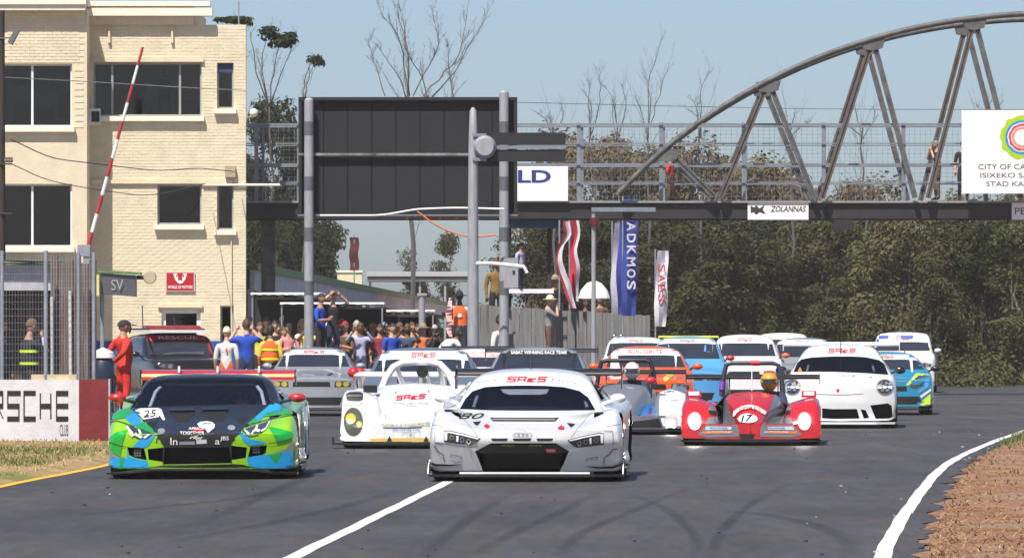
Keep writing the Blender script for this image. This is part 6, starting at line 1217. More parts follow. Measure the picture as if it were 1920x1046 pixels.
ps('lime_edge', [(1578, 560), (1612, 515), (1625, 520), (1612, 640), (1585, 660)], PLIME, .006)
ps('number_roundel', [(735, 690), (770, 655), (830, 638), (890, 650), (925, 672), (938, 700), (915, 725), (850, 738), (765, 728)], D_WHT, .013); c.letters('17', *Zs(832, 690), 21, 12, D_BLK, .018, shear=.2, bold=.025, skew=.1, g=2.5)
ps('name_band', [(690, 662), (700, 612), (780, 566), (860, 550), (940, 572), (1022, 620), (1006, 652), (930, 608), (860, 586), (790, 600), (740, 626), (706, 668)], D_WHT, .016, g=2.5); c.letters('SPIRES', *Zs(858, 584), 40, 5, D_RED, .021, g=2.5, arc=5)
ps('nose_intake', [(752, 842), (905, 842), (898, 905), (760, 905)], M_GRILLE, .006)
c.plate('splitter', [(-.97, .1, .05), (-.5, -.12, .05), (0, -.16, .05), (.5, -.12, .05), (.97, .1, .05), (.97, .6, .05), (-.97, .6, .05)], M_CARB, (0, 0, .03))
hoop = lambda hw, zt, y, zb, k=.72: [(-hw, y-.05, zb), (-hw*.93, y, zb+(zt-zb)*.6), (-hw*k, y, zt-.03), (-hw*k*.8, y, zt), (hw*k*.8, y, zt), (hw*k, y, zt-.03), (hw*.93, y, zb+(zt-zb)*.6), (hw, y-.05, zb)]
o = c.tubes('roll_hoop', [hoop(.44, 1.125, 2.55, .66, .84)], .033, mat('black_tube', (.03, .03, .05), .5)); c.tubes('hoop_padding', [[(-.03, 2.545, 1.125), (.1, 2.545, 1.125)]], .037, D_RED, o)
c.tubes('hoop_brace', [[(.40, 2.55, .95), (.42, 3.1, .62)], [(-.40, 2.55, .95), (-.42, 3.1, .62)]], .025, D_BLK); c.tubes('purple_wrap', [[(-.435, 2.50, .74), (-.425, 2.535, .86)]], .040, mat('purple_wrap', (.16, .03, .35), .5))
c.wing(.95, 3.95, .93, M_CARB, .34, .055, M_CARB, 5, (.36, .14), stand=.3); c.wheels(.78, 3.2, .81, .29, .28)
for sx in (-1, 1): b = MB(); b.box((sx*.80, .95, .70), (.20, .12, .09)); mm = b.build('mirror', PRED, c.root); b = MB(); b.box((sx*.80, .89, .71), (.15, .01, .055)); b.build('glass', D_WHT, mm)
c.tubes('aerial', [[(0, 1.7, .74), (0, 1.72, 1.1)]], .008, D_WHT)
driver_in(c, .24, 2.2, .26, 'dark', 'red yellow', 'driver in dark suit with red and yellow helmet in the red and grey open racer')
# white one with yellow lamp
c = proto('white open sports racer with olive oval headlamp and white roll hoop', 771, 841, 1250, PW, .955, .765, .40, .82, 4.0, .27, .42); WR = c
Zw = lambda x, y: (610+x/4.98, 640+y/4.98)
cuts = c.arch(.78, .80, .34, .34)+c.arch(3.2, .80, .34, .34); b = MB(); b.box((.0, 2.2, .9), (.84, .8, .6)); cuts.append((b, M_COCK)); c.finish(PW, cuts)
b = MB()   # broad bonnet that fills the space between the wings
bx = [(-.62, .10, .22), (-.60, .16, .38), (-.60, .55, .50), (-.58, 1.1, .68), (-.52, 1.6, .80), (-.48, 1.78, .82)]
n = 9; vs = []
for (x0, y, z) in bx:
    for i in range(n): t = -1+2*i/(n-1); vs.append((-x0*t, y+.10*t*t, z+.05*(1-t*t)))
b.add(vs, [(j*n+i, j*n+i+1, (j+1)*n+i+1, (j+1)*n+i) for j in range(len(bx)-1) for i in range(n-1)]); bo = b.build('bonnet', PW, c.root, 50)
md = bo.modifiers.new('s', 'SUBSURF'); md.levels = md.render_levels = 2; md2 = bo.modifiers.new('t', 'SOLIDIFY'); md2.thickness = .02
bm = bmesh.new(); bm.from_mesh(c.me); m2 = bo.data; base = BVHTree.FromBMesh(bm)
COL.objects.unlink(bo); em = evaluated(bo); COL.objects.link(bo); bm.from_mesh(em); c.bvh = BVHTree.FromBMesh(bm); bm.free()
def pw_(name, pts, m, off=.006, **k): return c.patch(name, [Zw(*p) for p in pts], m, off, g=k.pop('g', 4), **k)
o = pw_('headlight', [(260+88*math.cos(a)*(1 if math.cos(a) < 0 else 1.05), 748+132*math.sin(a)) for a in [i*math.pi/14 for i in range(28)]], mat('olive_lens', (.075, .085, .06), .15, coat=1, var=.3), .006)[0]
pw_('lamp_reflector', [(238+46*math.cos(a), 722+48*math.sin(a)) for a in [i*math.pi/10 for i in range(20)]], YLW, .010, parent=o); pw_('lamp_reflector', [(315+26*math.cos(a), 775+28*math.sin(a)) for a in [i*math.pi/8 for i in range(16)]], YLW, .010, parent=o)
o = pw_('headlight', [(1330+88*math.cos(a), 748+132*math.sin(a)) for a in [i*math.pi/14 for i in range(28)]], MATS['olive_lens'], .006)
pw_('wing_vent', [(195, 490), (230, 474), (325, 474), (352, 490), (350, 545), (320, 558), (215, 556), (197, 540)], M_GRILLE, .006); pw_('vent_grid', [(205, 500), (340, 500), (336, 520), (208, 520)], mat('vent_bar', (.10, .10, .11), .5), .012)
c.letters('DUNLOP', *Zw(268, 588), 33, 4, D_ORG, .006, bold=.02); c.letters('SAES', *Zw(800, 522), 58, 9, D_RED, .008, stroke=True, th=.24, tv=.2, shear=.45, skew=.06); c.letters('DUKE LERU PAGE', *Zw(800, 580), 66, 4, D_GRY, .008); c.letters('TROPHY', *Zw(800, 606), 26, 3.4, D_GRY, .008)
pw_('sponsor_strip', [(515, 765), (760, 768), (975, 752), (975, 788), (760, 800), (540, 798)], mat('steel_blue_vinyl', (.15, .22, .34), .5), .014, g=3); c.letters('RAVENOL', *Zw(755, 778), 84, 5.4, D_GLD, .020, bold=.03); c.letters('MOTOR OIL', *Zw(760, 822), 52, 4, D_BLU, .014, g=3); c.letters('GERMANY', *Zw(785, 850), 26, 2.6, D_GRY, .014, g=3)
pw_('gold_band', [(420, 905), (970, 898), (970, 935), (425, 945)], mat('gold_paint', (.62, .42, .10), .4, coat=1), .010, g=3)
for x in (598, 940): pw_('tow_hook', [(x-28, 940), (x-10, 905), (x, 880), (x+14, 905), (x+30, 945)], M_CARB, .02, thick=.02)
for x, y in ((658, 478), (962, 468)): pw_('bonnet_pin', [(x+9*math.cos(a), y+9*math.sin(a)) for a in [i*math.pi/5 for i in range(10)]], D_GRY, .010)
pw_('bonnet_nick', [(555, 685), (563, 690), (562, 730), (556, 732)], D_BLK, .010)
c.plate('splitter', [(-1.06, .12, .05), (-.6, -.10, .05), (.6, -.10, .05), (1.06, .12, .05), (1.06, .6, .05), (-1.06, .6, .05)], M_CARB, (0, 0, .03)); c.plate('splitter_endplate', [(-1.06, .12, .05), (-1.06, .5, .05), (-1.06, .5, .19), (-1.06, .15, .17)], M_CARB, (-.012, 0, 0))
c.tubes('roll_hoop', [[(-.52, 2.2, .72), (-.44, 2.3, .93), (-.34, 2.35, 1.08), (-.22, 2.37, 1.14), (-.05, 2.38, 1.155), (.15, 2.38, 1.155), (.30, 2.37, 1.12), (.42, 2.32, 1.0), (.54, 2.2, .74)]], .05, PW, n=12)
c.tubes('hoop_brace', [[(-.30, 2.4, 1.08), (-.2, 3.0, .75)], [(.30, 2.4, 1.08), (.34, 3.0, .75)]], .04, PW)
o = c.tubes('air_intake', [[(.08, 2.9, .70), (.075, 2.7, .9), (.07, 2.45, 1.005), (.065, 2.25, 1.02)]], .082, PW, n=14); b = MB(); b.lathe([(0, -.01), (.062, -.01), (.082, -.012), (.084, .03)], (.064, 2.235, 1.02), 18, axis='y'); b.build('intake_mouth', M_GRILLE, o, 40)
o = c.wing(.95, 3.9, .98, PW, .34, .06, PRED, 5, (.36, .14), stand=.3); b = MB(); b.ell((-.96, 3.82, 1.0), (.085, .1, .075), 10, 6); b.build('wing_tip_cover', PRED, o, 60)
for sx in (-1, 1): b = MB(); b.box((sx*.60, 1.2, .79), (.19, .14, .10)); mm = b.build('mirror', PBLK if sx < 0 else PW, c.root); b = MB(); b.tube([(sx*.66, 1.22, .77), (sx*.72, 1.22, .69)], .02, 6); b.build('stalk', PW, mm)
c.wheels(.78, 3.2, .81, .29, .28)
# silver and black one with lit lamp
c = proto('silver and black open sports racer with lit lamp beside the white coupe number 80', 1168, 815, 1400, PGREY, .97, .70, .32, .78); BK = c
cuts = c.arch(.78, .80, .34, .34)+c.arch(3.2, .80, .34, .34); b = MB(); b.box((.0, 2.15, .85), (.84, .85, .6)); cuts.append((b, M_COCK)); c.finish(PGREY, cuts)
c.patch('white_wing_panel', [(1238, 735), (1258, 730), (1284, 738), (1290, 775), (1282, 812), (1246, 812), (1236, 770)], PW, .005); c.patch('dark_floor', [(1185, 790), (1236, 784), (1246, 812), (1288, 814), (1290, 824), (1182, 824)], M_CARB, .006, g=3); c.patch('headlight', arc_pts(1258, 790, 13, 16, 20), M_LIT2, .008); c.patch('lit_lens', arc_pts(1257, 793, 12, 15, 18), M_LIT2, .011); c.patch('lit_lamp', arc_pts(1257, 796, 9, 10, 18), M_LIT, .014)
c.patch('blue_panel', [(1202, 772), (1212, 758), (1234, 757), (1232, 782), (1200, 782)], PBLUE, .006); c.patch('red_slash', [(1213, 778), (1222, 760), (1228, 760), (1222, 778)], D_RED, .010); c.letters('SOPER', 1260, 751, 24, 4, D_BLK, .010); c.letters('Titan', 1256, 764, 20, 3, D_GRY, .010)
c.tubes('roll_hoop', [hoop(.46, 1.13, 2.55, .7, .84)], .036, D_BLK); c.tubes('hoop_brace', [[(.42, 2.55, 1.0), (.3, 2.2, .72)]], .02, D_BLK); c.tubes('hoop_padding', [[(.0, 2.545, 1.03), (.2, 2.545, 1.03)]], .05, D_RED)
c.wing(.92, 3.95, .95, M_CARB, .34, .055, M_CARB, 5, (.36, .2), stand=.3); c.wheels(.78, 3.2, .81, .29, .28); c.plate('splitter', [(-.97, .1, .05), (0, -.14, .05), (.97, .1, .05), (.97, .6, .05), (-.97, .6, .05)], M_CARB, (0, 0, .03))
b = MB(); b.ell((.40, 1.6, .82), (.1, .07, .06), 12, 8); b.build('mirror', PRED, c.root, 60)
driver_in(c, .10, 2.2, .36, 'dark', 'white', 'driver in white helmet in the silver and black open racer')
# ------------------------------------------------------------------ black rescue vehicle parked by the tower
c = saloon('black rescue vehicle with red visor and red light bar parked by the tower', 368, 0, -2700, PBLK, .93, 1.60, .98, 1.09, 1.15, 1.75, 4.6, .72, Y=137, visor=D_RED, vtext=('RESCUE', D_WHT, 1.3), vh=.12, lamp=M_CHR, mir=PBLK, cat='car', name='rescue_vehicle', splitter=False, rim=M_RIMS)
b = MB(); b.box((0, 2.2, 1.70), (1.25, .32, .07)); o = b.build('light_bar', mat('dark_red_lens_bar', (.22, .02, .025), .3, coat=1), c.root)
for i in range(5): q = MB(); q.box((-.5+i*.25, 2.2, 1.745), (.2, .26, .03)); q.build('light_module', mat('red_lens', (.35, .04, .04), .25, coat=1), o)
b = MB(); b.box((0, 2.2, 1.63), (1.3, 1.6, .06)); b.build('roof_panel', D_WHT, c.root)
for x in (-.62, .62): b = MB(); b.tube([(x, 1.7, 1.62), (x, 1.8, 1.68), (x, 3.4, 1.68), (x, 3.5, 1.60)], .02, 6); b.build('roof_rail', D_BLK, c.root)
c.tubes('antenna', [[(-.3, 3.6, 1.7), (-.3, 3.65, 2.2)], [(0, 1.9, 1.75), (0, 1.95, 1.95)]], .012, D_BLK)
# drum and spare tyre behind the wall
dr = thing('water_drum', 'dark round drum beside the red suited marshal behind the wall', 'drum', (P(193, 0, 128).x, 128, 0)); b = MB(); b.lathe([(0, .35), (.2, .35), (.22, .4), (.23, .75), (.22, 1.02), (.17, 1.08), (0, 1.08)], (0, 0, 0), 20); b.build('barrel', mat('dark_blue_plastic', (.015, .025, .05), .4), dr, 40); b = MB(); b.box((0, 0, .17), (.4, .4, .34)); b.build('stand', M_DARK, dr)
b = MB(); b.lathe([(0, 1.08), (.24, 1.09), (.22, 1.2), (0, 1.3)], (0, 0, 0), 16); b.build('cover', D_WHT, dr, 40)
# ================================================================== people
SK = {n: mat('skin_'+n, c, .6, var=.08, vs=8) for n, c in (('fair', (.50, .29, .20)), ('tan', (.36, .19, .12)), ('brown', (.17, .085, .05)), ('dark', (.075, .04, .028)))}
CL = {n: mat('cloth_'+n, c, .85, var=.16, vs=5, bump=.25, bs=14) for n, c in (('white', (.62, .61, .60)), ('blue', (.012, .06, .42)), ('navy', (.02, .03, .07)), ('black', (.016, .016, .019)), ('red', (.62, .028, .014)), ('orange', (.72, .13, .03)), ('maroon', (.25, .03, .04)), ('grey', (.20, .20, .21)), ('yellow', (.62, .50, .06)), ('denim', (.05, .075, .13)), ('khaki', (.28, .22, .14)), ('brown', (.13, .07, .04)), ('cream', (.60, .52, .36)), ('lilac', (.38, .38, .56)), ('pink', (.6, .25, .25)), ('camo', (.20, .11, .02)), ('hiviz', (.55, .75, .02)))}
HR = {n: mat('hair_'+n, c, .7, var=.25, vs=20) for n, c in (('dark', (.018, .013, .011)), ('brown', (.07, .04, .022)), ('grey', (.34, .33, .32)), ('blond', (.35, .24, .10)))}
BJ = dict(pel=(0, 0, .95), wai=(0, 0, 1.09), che=(0, .01, 1.29), nkb=(0, .01, 1.45), nk=(0, 0, 1.53), hd=(0, -.01, 1.60),
          sL=(-.185, .01, 1.40), eL=(-.235, .03, 1.12), wL=(-.235, -.05, .88), sR=(.185, .01, 1.40), eR=(.235, .03, 1.12), wR=(.235, -.05, .88),
          hL=(-.095, 0, .90), kL=(-.105, -.015, .50), aL=(-.11, .02, .09), tL=(-.13, -.14, .045), hR=(.095, 0, .90), kR=(.105, -.015, .50), aR=(.11, .02, .09), tR=(.13, -.14, .045))
RAD = dict(pel=(.155, .115), wai=(.14, .105), che=(.165, .115), nkb=(.085, .075), nk=(.056, .056), hd=(.05, .05), sL=(.072, .072), eL=(.05, .05), wL=(.034, .034), hL=(.095, .095), kL=(.066, .066), aL=(.046, .046), tL=(.042, .035))
EDG = [('pel', 'wai', 1), ('wai', 'che', 1), ('che', 'nkb', 1), ('nkb', 'nk', 0), ('nk', 'hd', 0), ('che', 'sL', 1), ('sL', 'eL', 1), ('eL', 'wL', 4), ('che', 'sR', 1), ('sR', 'eR', 1), ('eR', 'wR', 4), ('pel', 'hL', 2), ('hL', 'kL', 2), ('kL', 'aL', 2), ('aL', 'tL', 3), ('pel', 'hR', 2), ('hR', 'kR', 2), ('kR', 'aR', 2), ('aR', 'tR', 3)]
POSE = {'stand': {}, 'phone': dict(eL=(-.33, -.16, 1.33), wL=(-.16, -.30, 1.58), eR=(.33, -.16, 1.33), wR=(.16, -.30, 1.58)), 'fold': dict(eL=(-.26, -.05, 1.13), wL=(-.04, -.22, 1.16), eR=(.26, -.05, 1.13), wR=(.05, -.24, 1.20)),
        'behind': dict(wai=(0, -.05, 1.09), che=(0, .0, 1.29), eL=(-.27, .12, 1.14), wL=(-.09, .19, .96), eR=(.27, .12, 1.14), wR=(.09, .20, .94)), 'shoot': dict(eL=(-.20, -.22, 1.22), wL=(-.05, -.22, 1.50), eR=(.22, -.20, 1.24), wR=(.06, -.22, 1.50), hd=(0, -.04, 1.60)),
        'wave': dict(eR=(.27, -.10, 1.36), wR=(.20, -.16, 1.62)), 'brow': dict(eL=(-.36, -.08, 1.50), wL=(-.12, -.12, 1.70), eR=(.36, -.08, 1.50), wR=(.12, -.12, 1.70)), 'lean': dict(che=(0, -.10, 1.26), nkb=(0, -.17, 1.40), nk=(0, -.20, 1.47), hd=(0, -.23, 1.53), sL=(-.185, -.12, 1.36), sR=(.185, -.12, 1.36), eL=(-.27, -.30, 1.16), wL=(-.12, -.46, 1.12), eR=(.27, -.30, 1.16), wR=(.12, -.46, 1.12)),
        'flag': dict(eL=(-.27, -.05, 1.14), wL=(-.30, -.22, 1.22)), 'bend': dict(che=(0, -.18, 1.18), nkb=(0, -.30, 1.28), nk=(0, -.35, 1.33), hd=(0, -.39, 1.37), sL=(-.185, -.24, 1.27), sR=(.185, -.24, 1.27), eL=(-.24, -.34, 1.02), wL=(-.2, -.42, .80), eR=(.24, -.34, 1.02), wR=(.2, -.42, .80)),
        'seated': dict(pel=(0, .12, .12), wai=(0, .14, .22), che=(0, .12, .34), nkb=(0, .08, .45), nk=(0, .06, .50), hd=(0, .05, .54), sL=(-.18, .10, .42), sR=(.18, .10, .42), eL=(-.23, -.08, .25), wL=(-.13, -.30, .33), eR=(.23, -.08, .25), wR=(.13, -.30, .33), hL=(-.1, .05, .12), hR=(.1, .05, .12), kL=(-.13, -.38, .28), kR=(.13, -.38, .28), aL=(-.1, -.72, .12), aR=(.1, -.72, .12), tL=(-.1, -.82, .20), tR=(.1, -.82, .20))}
PM = {}
def pose_mesh(pose):
    if pose in PM: return PM[pose]
    J = {k: Vector(v) for k, v in {**BJ, **POSE[pose]}.items()}; ks = list(J); me = bpy.data.meshes.new('person'); me.from_pydata([J[k] for k in ks], [(ks.index(a), ks.index(b_)) for a, b_, _ in EDG], [])
    o = bpy.data.objects.new('tmp', me); COL.objects.link(o); md = o.modifiers.new('s', 'SKIN'); md.use_smooth_shade = True; md.branch_smoothing = .3; o.modifiers.new('u', 'SUBSURF').levels = 1
    if not me.skin_vertices: 
        with bpy.context.temp_override(object=o, active_object=o): bpy.ops.mesh.customdata_skin_add()
    for i, k in enumerate(ks): r = RAD.get(k) or RAD[k[0]+'L']; me.skin_vertices[0].data[i].radius = r; me.skin_vertices[0].data[i].use_root = k == 'pel'
    me.update(); COL.objects.unlink(o); ev = evaluated(o); bpy.data.objects.remove(o)
    V = [v.co[:] for v in ev.vertices]; b = MB(); b.v = list(V)
    for p in ev.polygons:
        c = p.center; best = min(EDG, key=lambda e: seg_d(c, J[e[0]], J[e[1]])); b.f.append(list(p.vertices)); b.m.append(best[2])
    # head with nose, brow, chin and ears
    hc = J['hd']+Vector((0, -.015, .065)); k0 = len(b.v); n, m_ = 16, 12
    for i in range(m_+1):
        t = math.pi*i/m_
        for j in range(n):
            a = 2*math.pi*j/n; x, y, z = math.sin(t)*math.cos(a), math.sin(t)*math.sin(a), math.cos(t)
            w = .078*(1-.16*max(0, -z)**1.5); d = .098*(1-.10*max(0, -z)); q = Vector((x*w, y*d, z*.122))
            if y < -.75 and -.45 < z < .12 and abs(x) < .35: q.y -= .022*(1-abs(z+.2)/.4)
            if y < -.6 and -.95 < z < -.6: q.y -= .012
            if y < -.7 and .05 < z < .3 and abs(x) > .2: q.y += .010
            b.v.append(tuple(hc+q))
    for i in range(m_):
        for j in range(n): b.f.append([k0+i*n+j, k0+(i+1)*n+j, k0+(i+1)*n+(j+1) % n, k0+i*n+(j+1) % n]); b.m.append(0)
    for sx in (-1, 1):
        k0 = len(b.v); bb = MB(); bb.ell((hc.x+sx*.080, hc.y+.012, hc.z-.005), (.010, .02, .032), 8, 5); b.v += bb.v; b.f += [[i+k0 for i in f] for f in bb.f]; b.m += [0]*len(bb.f)
        k0 = len(b.v); bb = MB(); bb.ell((hc.x+sx*.030, hc.y-.086, hc.z+.012), (.013, .006, .008), 8, 4); b.v += bb.v; b.f += [[i+k0 for i in f] for f in bb.f]; b.m += [5]*len(bb.f)
    k0 = len(b.v); bb = MB(); bb.ell((hc.x, hc.y-.088, hc.z-.058), (.024, .006, .006), 8, 4); b.v += bb.v; b.f += [[i+k0 for i in f] for f in bb.f]; b.m += [5]*len(bb.f)
    # hands: palm, four bent fingers of unequal length, thumb on the side
    for s_ in 'LR':
        e, w = J['e'+s_], J['w'+s_]; d = (w-e).normalized(); u = d.cross(Vector((0, 1, .2))).normalized(); v = d.cross(u); sx = -1 if s_ == 'L' else 1; bb = MB()
        bb.tube([w-d*.02, w+d*.03, w+d*.085], [.028, .036, .034], 8)
        for i in range(4):
            o_ = u*(i-1.5)*.019; L = (.070, .082, .076, .058)[i]; p0 = w+d*.075+o_; bb.tube([p0, p0+d*L*.5+v*.008*sx, p0+d*L*.8+v*.03*sx], [.0095, .009, .007], 6)
        p0 = w+d*.03+u*.03; bb.tube([p0, p0+d*.03+u*.022, p0+d*.06+u*.02+v*.02*sx], [.012, .011, .008], 6)
        k0 = len(b.v); b.v += bb.v; b.f += [[i+k0 for i in f] for f in bb.f]; b.m += [0]*len(bb.f)
    b.mats = [SK['tan'], CL['white'], CL['denim'], CL['black'], CL['white'], HR['dark']]; me = b.mesh('person'); me.shade_smooth(); PM[pose] = (me, hc); return PM[pose]
def seg_d(p, a, b_):
    d = b_-a; t = max(0, min(1, (p-a).dot(d)/d.dot(d))); return (p-a-d*t).length
HAIRM = {}
def head_cap(kind, hc):
    b = MB(); n = 16
    def dome(rx, ry, rz, z0, cut, fr=0):
        prof = [(math.sin(t), math.cos(t)) for t in [math.pi*.5*i/6*(1+cut) for i in range(7)]]; vs = []
        for (r, z) in prof:
            for j in range(n): a = 2*math.pi*j/n; y = r*math.sin(a); vs.append((hc.x+rx*r*math.cos(a), hc.y+.008+ry*y, hc.z+z0+rz*max(z, -.1-.9*max(0, y)+(.35 if y < -.3 else 0))))
        b.add(vs, [(i*n+j, (i+1)*n+j, (i+1)*n+(j+1) % n, i*n+(j+1) % n) for i in range(6) for j in range(n)])
    if kind == 'short': dome(.084, .104, .128, .004, .32)
    elif kind == 'long': dome(.090, .110, .130, .004, .35); b.box((hc.x, hc.y+.075, hc.z-.08), (.15, .06, .2))
    elif kind == 'cap': dome(.087, .107, .120, .018, .02); b.prism([(hc.x-.07, hc.y-.09, hc.z+.035), (hc.x-.05, hc.y-.175, hc.z+.02), (hc.x+.05, hc.y-.175, hc.z+.02), (hc.x+.07, hc.y-.09, hc.z+.035)], (0, 0, .012))
    elif kind == 'hat': dome(.088, .108, .115, .03, 0); b.lathe([(.08, hc.z+.028), (.19, hc.z+.016), (.19, hc.z+.026), (.08, hc.z+.042)], (hc.x, hc.y, 0), 18)
    elif kind == 'helmet': b.ell((hc.x, hc.y, hc.z+.004), (.125, .145, .14), 18, 12)
    return b
PPL = []
def person(label, x, top, Y, pose='stand', rot=0, top_c='white', bot='denim', skin='fair', hair=('short', 'dark'), sleeve=None, feet=None, shoe='black', group=None, mat_w=None):
    me, hc = pose_mesh(pose); tall = hc.z+.13; Z = CH-(top-HZ)*Y/F
    if feet is None: feet = 0
    k = (Z-feet)/tall; o = link('person', me); o.location = ((x-960)*Y/F, Y, feet); o.rotation_euler = (0, 0, R(rot)); kk = min(1.12, max(.86, k)); o.scale = (kk, kk, k)
    sl_ = SK[skin] if sleeve is None else CL[sleeve]
    for i, m in enumerate((SK[skin], CL[top_c], CL[bot], CL[shoe], sl_, HR['dark'])): o.material_slots[i].link = 'OBJECT'; o.material_slots[i].material = m
    if hair:
        key = (pose, hair[0])
        if key not in HAIRM: HAIRM[key] = head_cap(hair[0], hc).mesh('hair', None, 60)
        hm = HAIRM[key].copy() if False else HAIRM[key]; h = link('hair' if hair[0] in ('short', 'long') else ('helmet' if hair[0] == 'helmet' else 'hat'), hm, o)
        if not len(hm.materials): hm.materials.append(HR['dark'])
        h.material_slots[0].link = 'OBJECT'; h.material_slots[0].material = (HR.get(hair[1]) if hair[0] in ('short', 'long') else None) or CL.get(hair[1]) or HR['dark']
    return tag(o, label, 'person', group)
def vest(o, m, m2=None, z0=1.0, z1=1.42):
    """sleeveless safety vest hugging the torso"""
    b = MB(); n = 20; rows = [(.172, .128, z0), (.168, .125, z0+.12), (.185, .135, z0+.28), (.19, .13, z1-.06), (.12, .10, z1+.03)]
    b.add([(rx*math.cos(2*math.pi*j/n), .005+ry*math.sin(2*math.pi*j/n), z) for rx, ry, z in rows for j in range(n)], [(i*n+j, i*n+(j+1) % n, (i+1)*n+(j+1) % n, (i+1)*n+j) for i in range(len(rows)-1) for j in range(n)]); v = b.build('vest', m, o, 50)
    if m2: 
        for z in (z0+.06, z0+.26): b = MB(); b.lathe([(.18, z-.022), (.20, z-.022), (.20, z+.022), (.18, z+.022)], (0, 0, 0), 24); b.v = [(x, y*.72, zz) for x, y, zz in b.v]; b.build('reflective_band', m2, o)
    return v
o = person('marshal in red overalls and dark cap standing with hands behind back', 231, 600, 130, 'behind', 118, 'red', 'red', 'tan', ('cap', 'black'), 'red'); o.scale = (o.scale.x*1.32, o.scale.y*1.35, o.scale.z)
o = person('photographer in dark vest with green stripes behind the wire fence', 55, 597, 105, 'shoot', 125, 'black', 'black', 'tan', ('cap', 'brown'), 'lilac'); vest(o, CL['black'], CL['hiviz'])
person('dark clothed man at the left edge behind the wire fence', 2, 600, 106, 'stand', 60, 'navy', 'black', 'brown', ('short', 'dark'), 'navy')
o = person('man in white shirt and pale cap with his back turned by the rescue vehicle', 425, 612, 128, 'stand', 172, 'white', 'orange', 'fair', ('cap', 'cream')); text_flat('back_mark', 'I', CL['red'], o, (-.02, .132, 1.30), (-1, 0, 0), (0, 0, 1), .03, .09)
person('man in blue shirt raising a phone beside the rescue vehicle', 462, 597, 134, 'phone', 190, 'blue', 'navy', 'fair', ('short', 'brown'))
o = person('dark haired man in orange vest facing the crowd', 507, 608, 134, 'stand', 175, 'yellow', 'black', 'brown', ('short', 'dark'), 'orange'); vest(o, CL['orange'], CL['hiviz'])
PV = tag((lambda b: b.build('pit_pavement', mat('pavement_concrete', (.32, .31, .30), .85, var=.2)))(MB().box((-6.3, 155, .08), (7.4, 18.4, .16))), kind='structure')
f_ = .16
for a in [('woman with yellow top at the left of the crowd', 487, 603, 148, 'stand', 20, 'yellow', 'black', 'fair', ('long', 'brown')), ('bearded man with brown hair left in the crowd', 500, 594, 150, 'fold', 10, 'black', 'denim', 'fair', ('short', 'brown')), ('man in white cap deep in the crowd', 530, 592, 151, 'stand', 15, 'grey', 'denim', 'tan', ('cap', 'white')),
          ('woman in lilac top with crossed arms in the crowd', 531, 612, 147, 'fold', 40, 'lilac', 'denim', 'fair', ('long', 'brown')), ('man in dark red cap at the back of the crowd', 546, 594, 152, 'stand', -10, 'navy', 'black', 'brown', ('cap', 'maroon')), ('blond woman in white and navy left of the banded post', 566, 597, 147.5, 'stand', 60, 'white', 'navy', 'fair', ('long', 'blond'), 'navy'),
          ('man in red cap behind the navy safety car', 641, 598, 148, 'stand', 10, 'black', 'black', 'dark', ('cap', 'red')), ('grey haired man in white shirt in the crowd', 668, 600, 147, 'stand', 30, 'white', 'khaki', 'fair', ('short', 'grey')), ('older man with grey hair behind the white shirted one', 688, 600, 150, 'stand', 0, 'grey', 'denim', 'fair', ('short', 'grey')),
          ('man in maroon shirt waving a hand in the crowd', 712, 606, 147, 'wave', 15, 'maroon', 'denim', 'tan', ('short', 'dark')), ('man in dark cap and dark jacket in the crowd', 743, 608, 147.5, 'stand', 0, 'black', 'black', 'tan', ('cap', 'navy'), 'black'), ('man in patterned shirt beside the thin grey post', 772, 603, 148, 'fold', 25, 'khaki', 'denim', 'fair', ('short', 'brown')),
          ('dark haired man peering past the thin grey post', 783, 606, 150, 'stand', 10, 'navy', 'black', 'fair', ('short', 'dark')), ('person in brown shirt low in the crowd by the waving man', 728, 618, 150, 'stand', -20, 'brown', 'denim', 'tan', ('short', 'dark')), ('boy in grey shirt in front of the safety car', 655, 622, 149, 'stand', 20, 'grey', 'denim', 'fair', ('short', 'brown')), ('person in black at the back right of the crowd', 806, 606, 152, 'stand', 0, 'black', 'black', 'brown', ('short', 'dark')), ('woman in pink top between post and waving man', 757, 614, 151, 'stand', 0, 'pink', 'denim', 'fair', ('long', 'dark')), ('man in black shirt at the left end of the crowd', 474, 604, 150, 'stand', 0, 'black', 'denim', 'brown', ('short', 'dark')),
          ('man in navy jacket at the back behind the blond woman', 556, 600, 153, 'stand', 20, 'navy', 'black', 'tan', ('short', 'brown'), 'navy')]:
    person(*a, feet=f_)
rq = random.Random(5); cn_ = ['navy', 'grey', 'white', 'black', 'maroon', 'brown', 'khaki', 'denim', 'pink', 'cream', 'lilac', 'blue', 'orange', 'yellow']; sn_ = ['fair', 'tan', 'brown', 'fair', 'dark']
for i, (x, t_, Yv) in enumerate([(515, 600, 147.0), (541, 606, 146.9), (577, 602, 146.5), (590, 606, 147.9), (613, 604, 146.5), (632, 608, 147.4), (648, 602, 146.9), (676, 604, 146.9), (698, 606, 147.9), (720, 603, 147.3), (735, 605, 146.4), (750, 604, 147.3), (764, 606, 147.0), (794, 606, 147.9), (815, 608, 147.4), (522, 606, 147.3), (605, 610, 148.3), (661, 606, 147.8)]):
    c1 = cn_[(i*5+3) % 14]; hr = [('short', 'dark'), ('cap', cn_[(i*3) % 14]), ('long', 'brown'), ('hat', 'khaki'), ('short', 'grey')][i % 5]
    person('spectator in %s top with %s at the back of the pit crowd' % (c1, {'short': hr[1]+' hair', 'cap': hr[1]+' cap', 'long': 'long brown hair', 'hat': 'a khaki hat'}[hr[0]]), x, t_, Yv, ['stand', 'fold', 'phone', 'stand', 'shoot'][i % 5], rq.uniform(-40, 40), c1, 'denim', sn_[i % 5], hr, [None, c1][i % 2], f_, group='back row of the pit crowd')
person('man in blue shirt and black trousers standing on the pit wall', 601, 549, 145.1, 'fold', 62, 'blue', 'black', 'tan', ('short', 'dark'), None, .79)
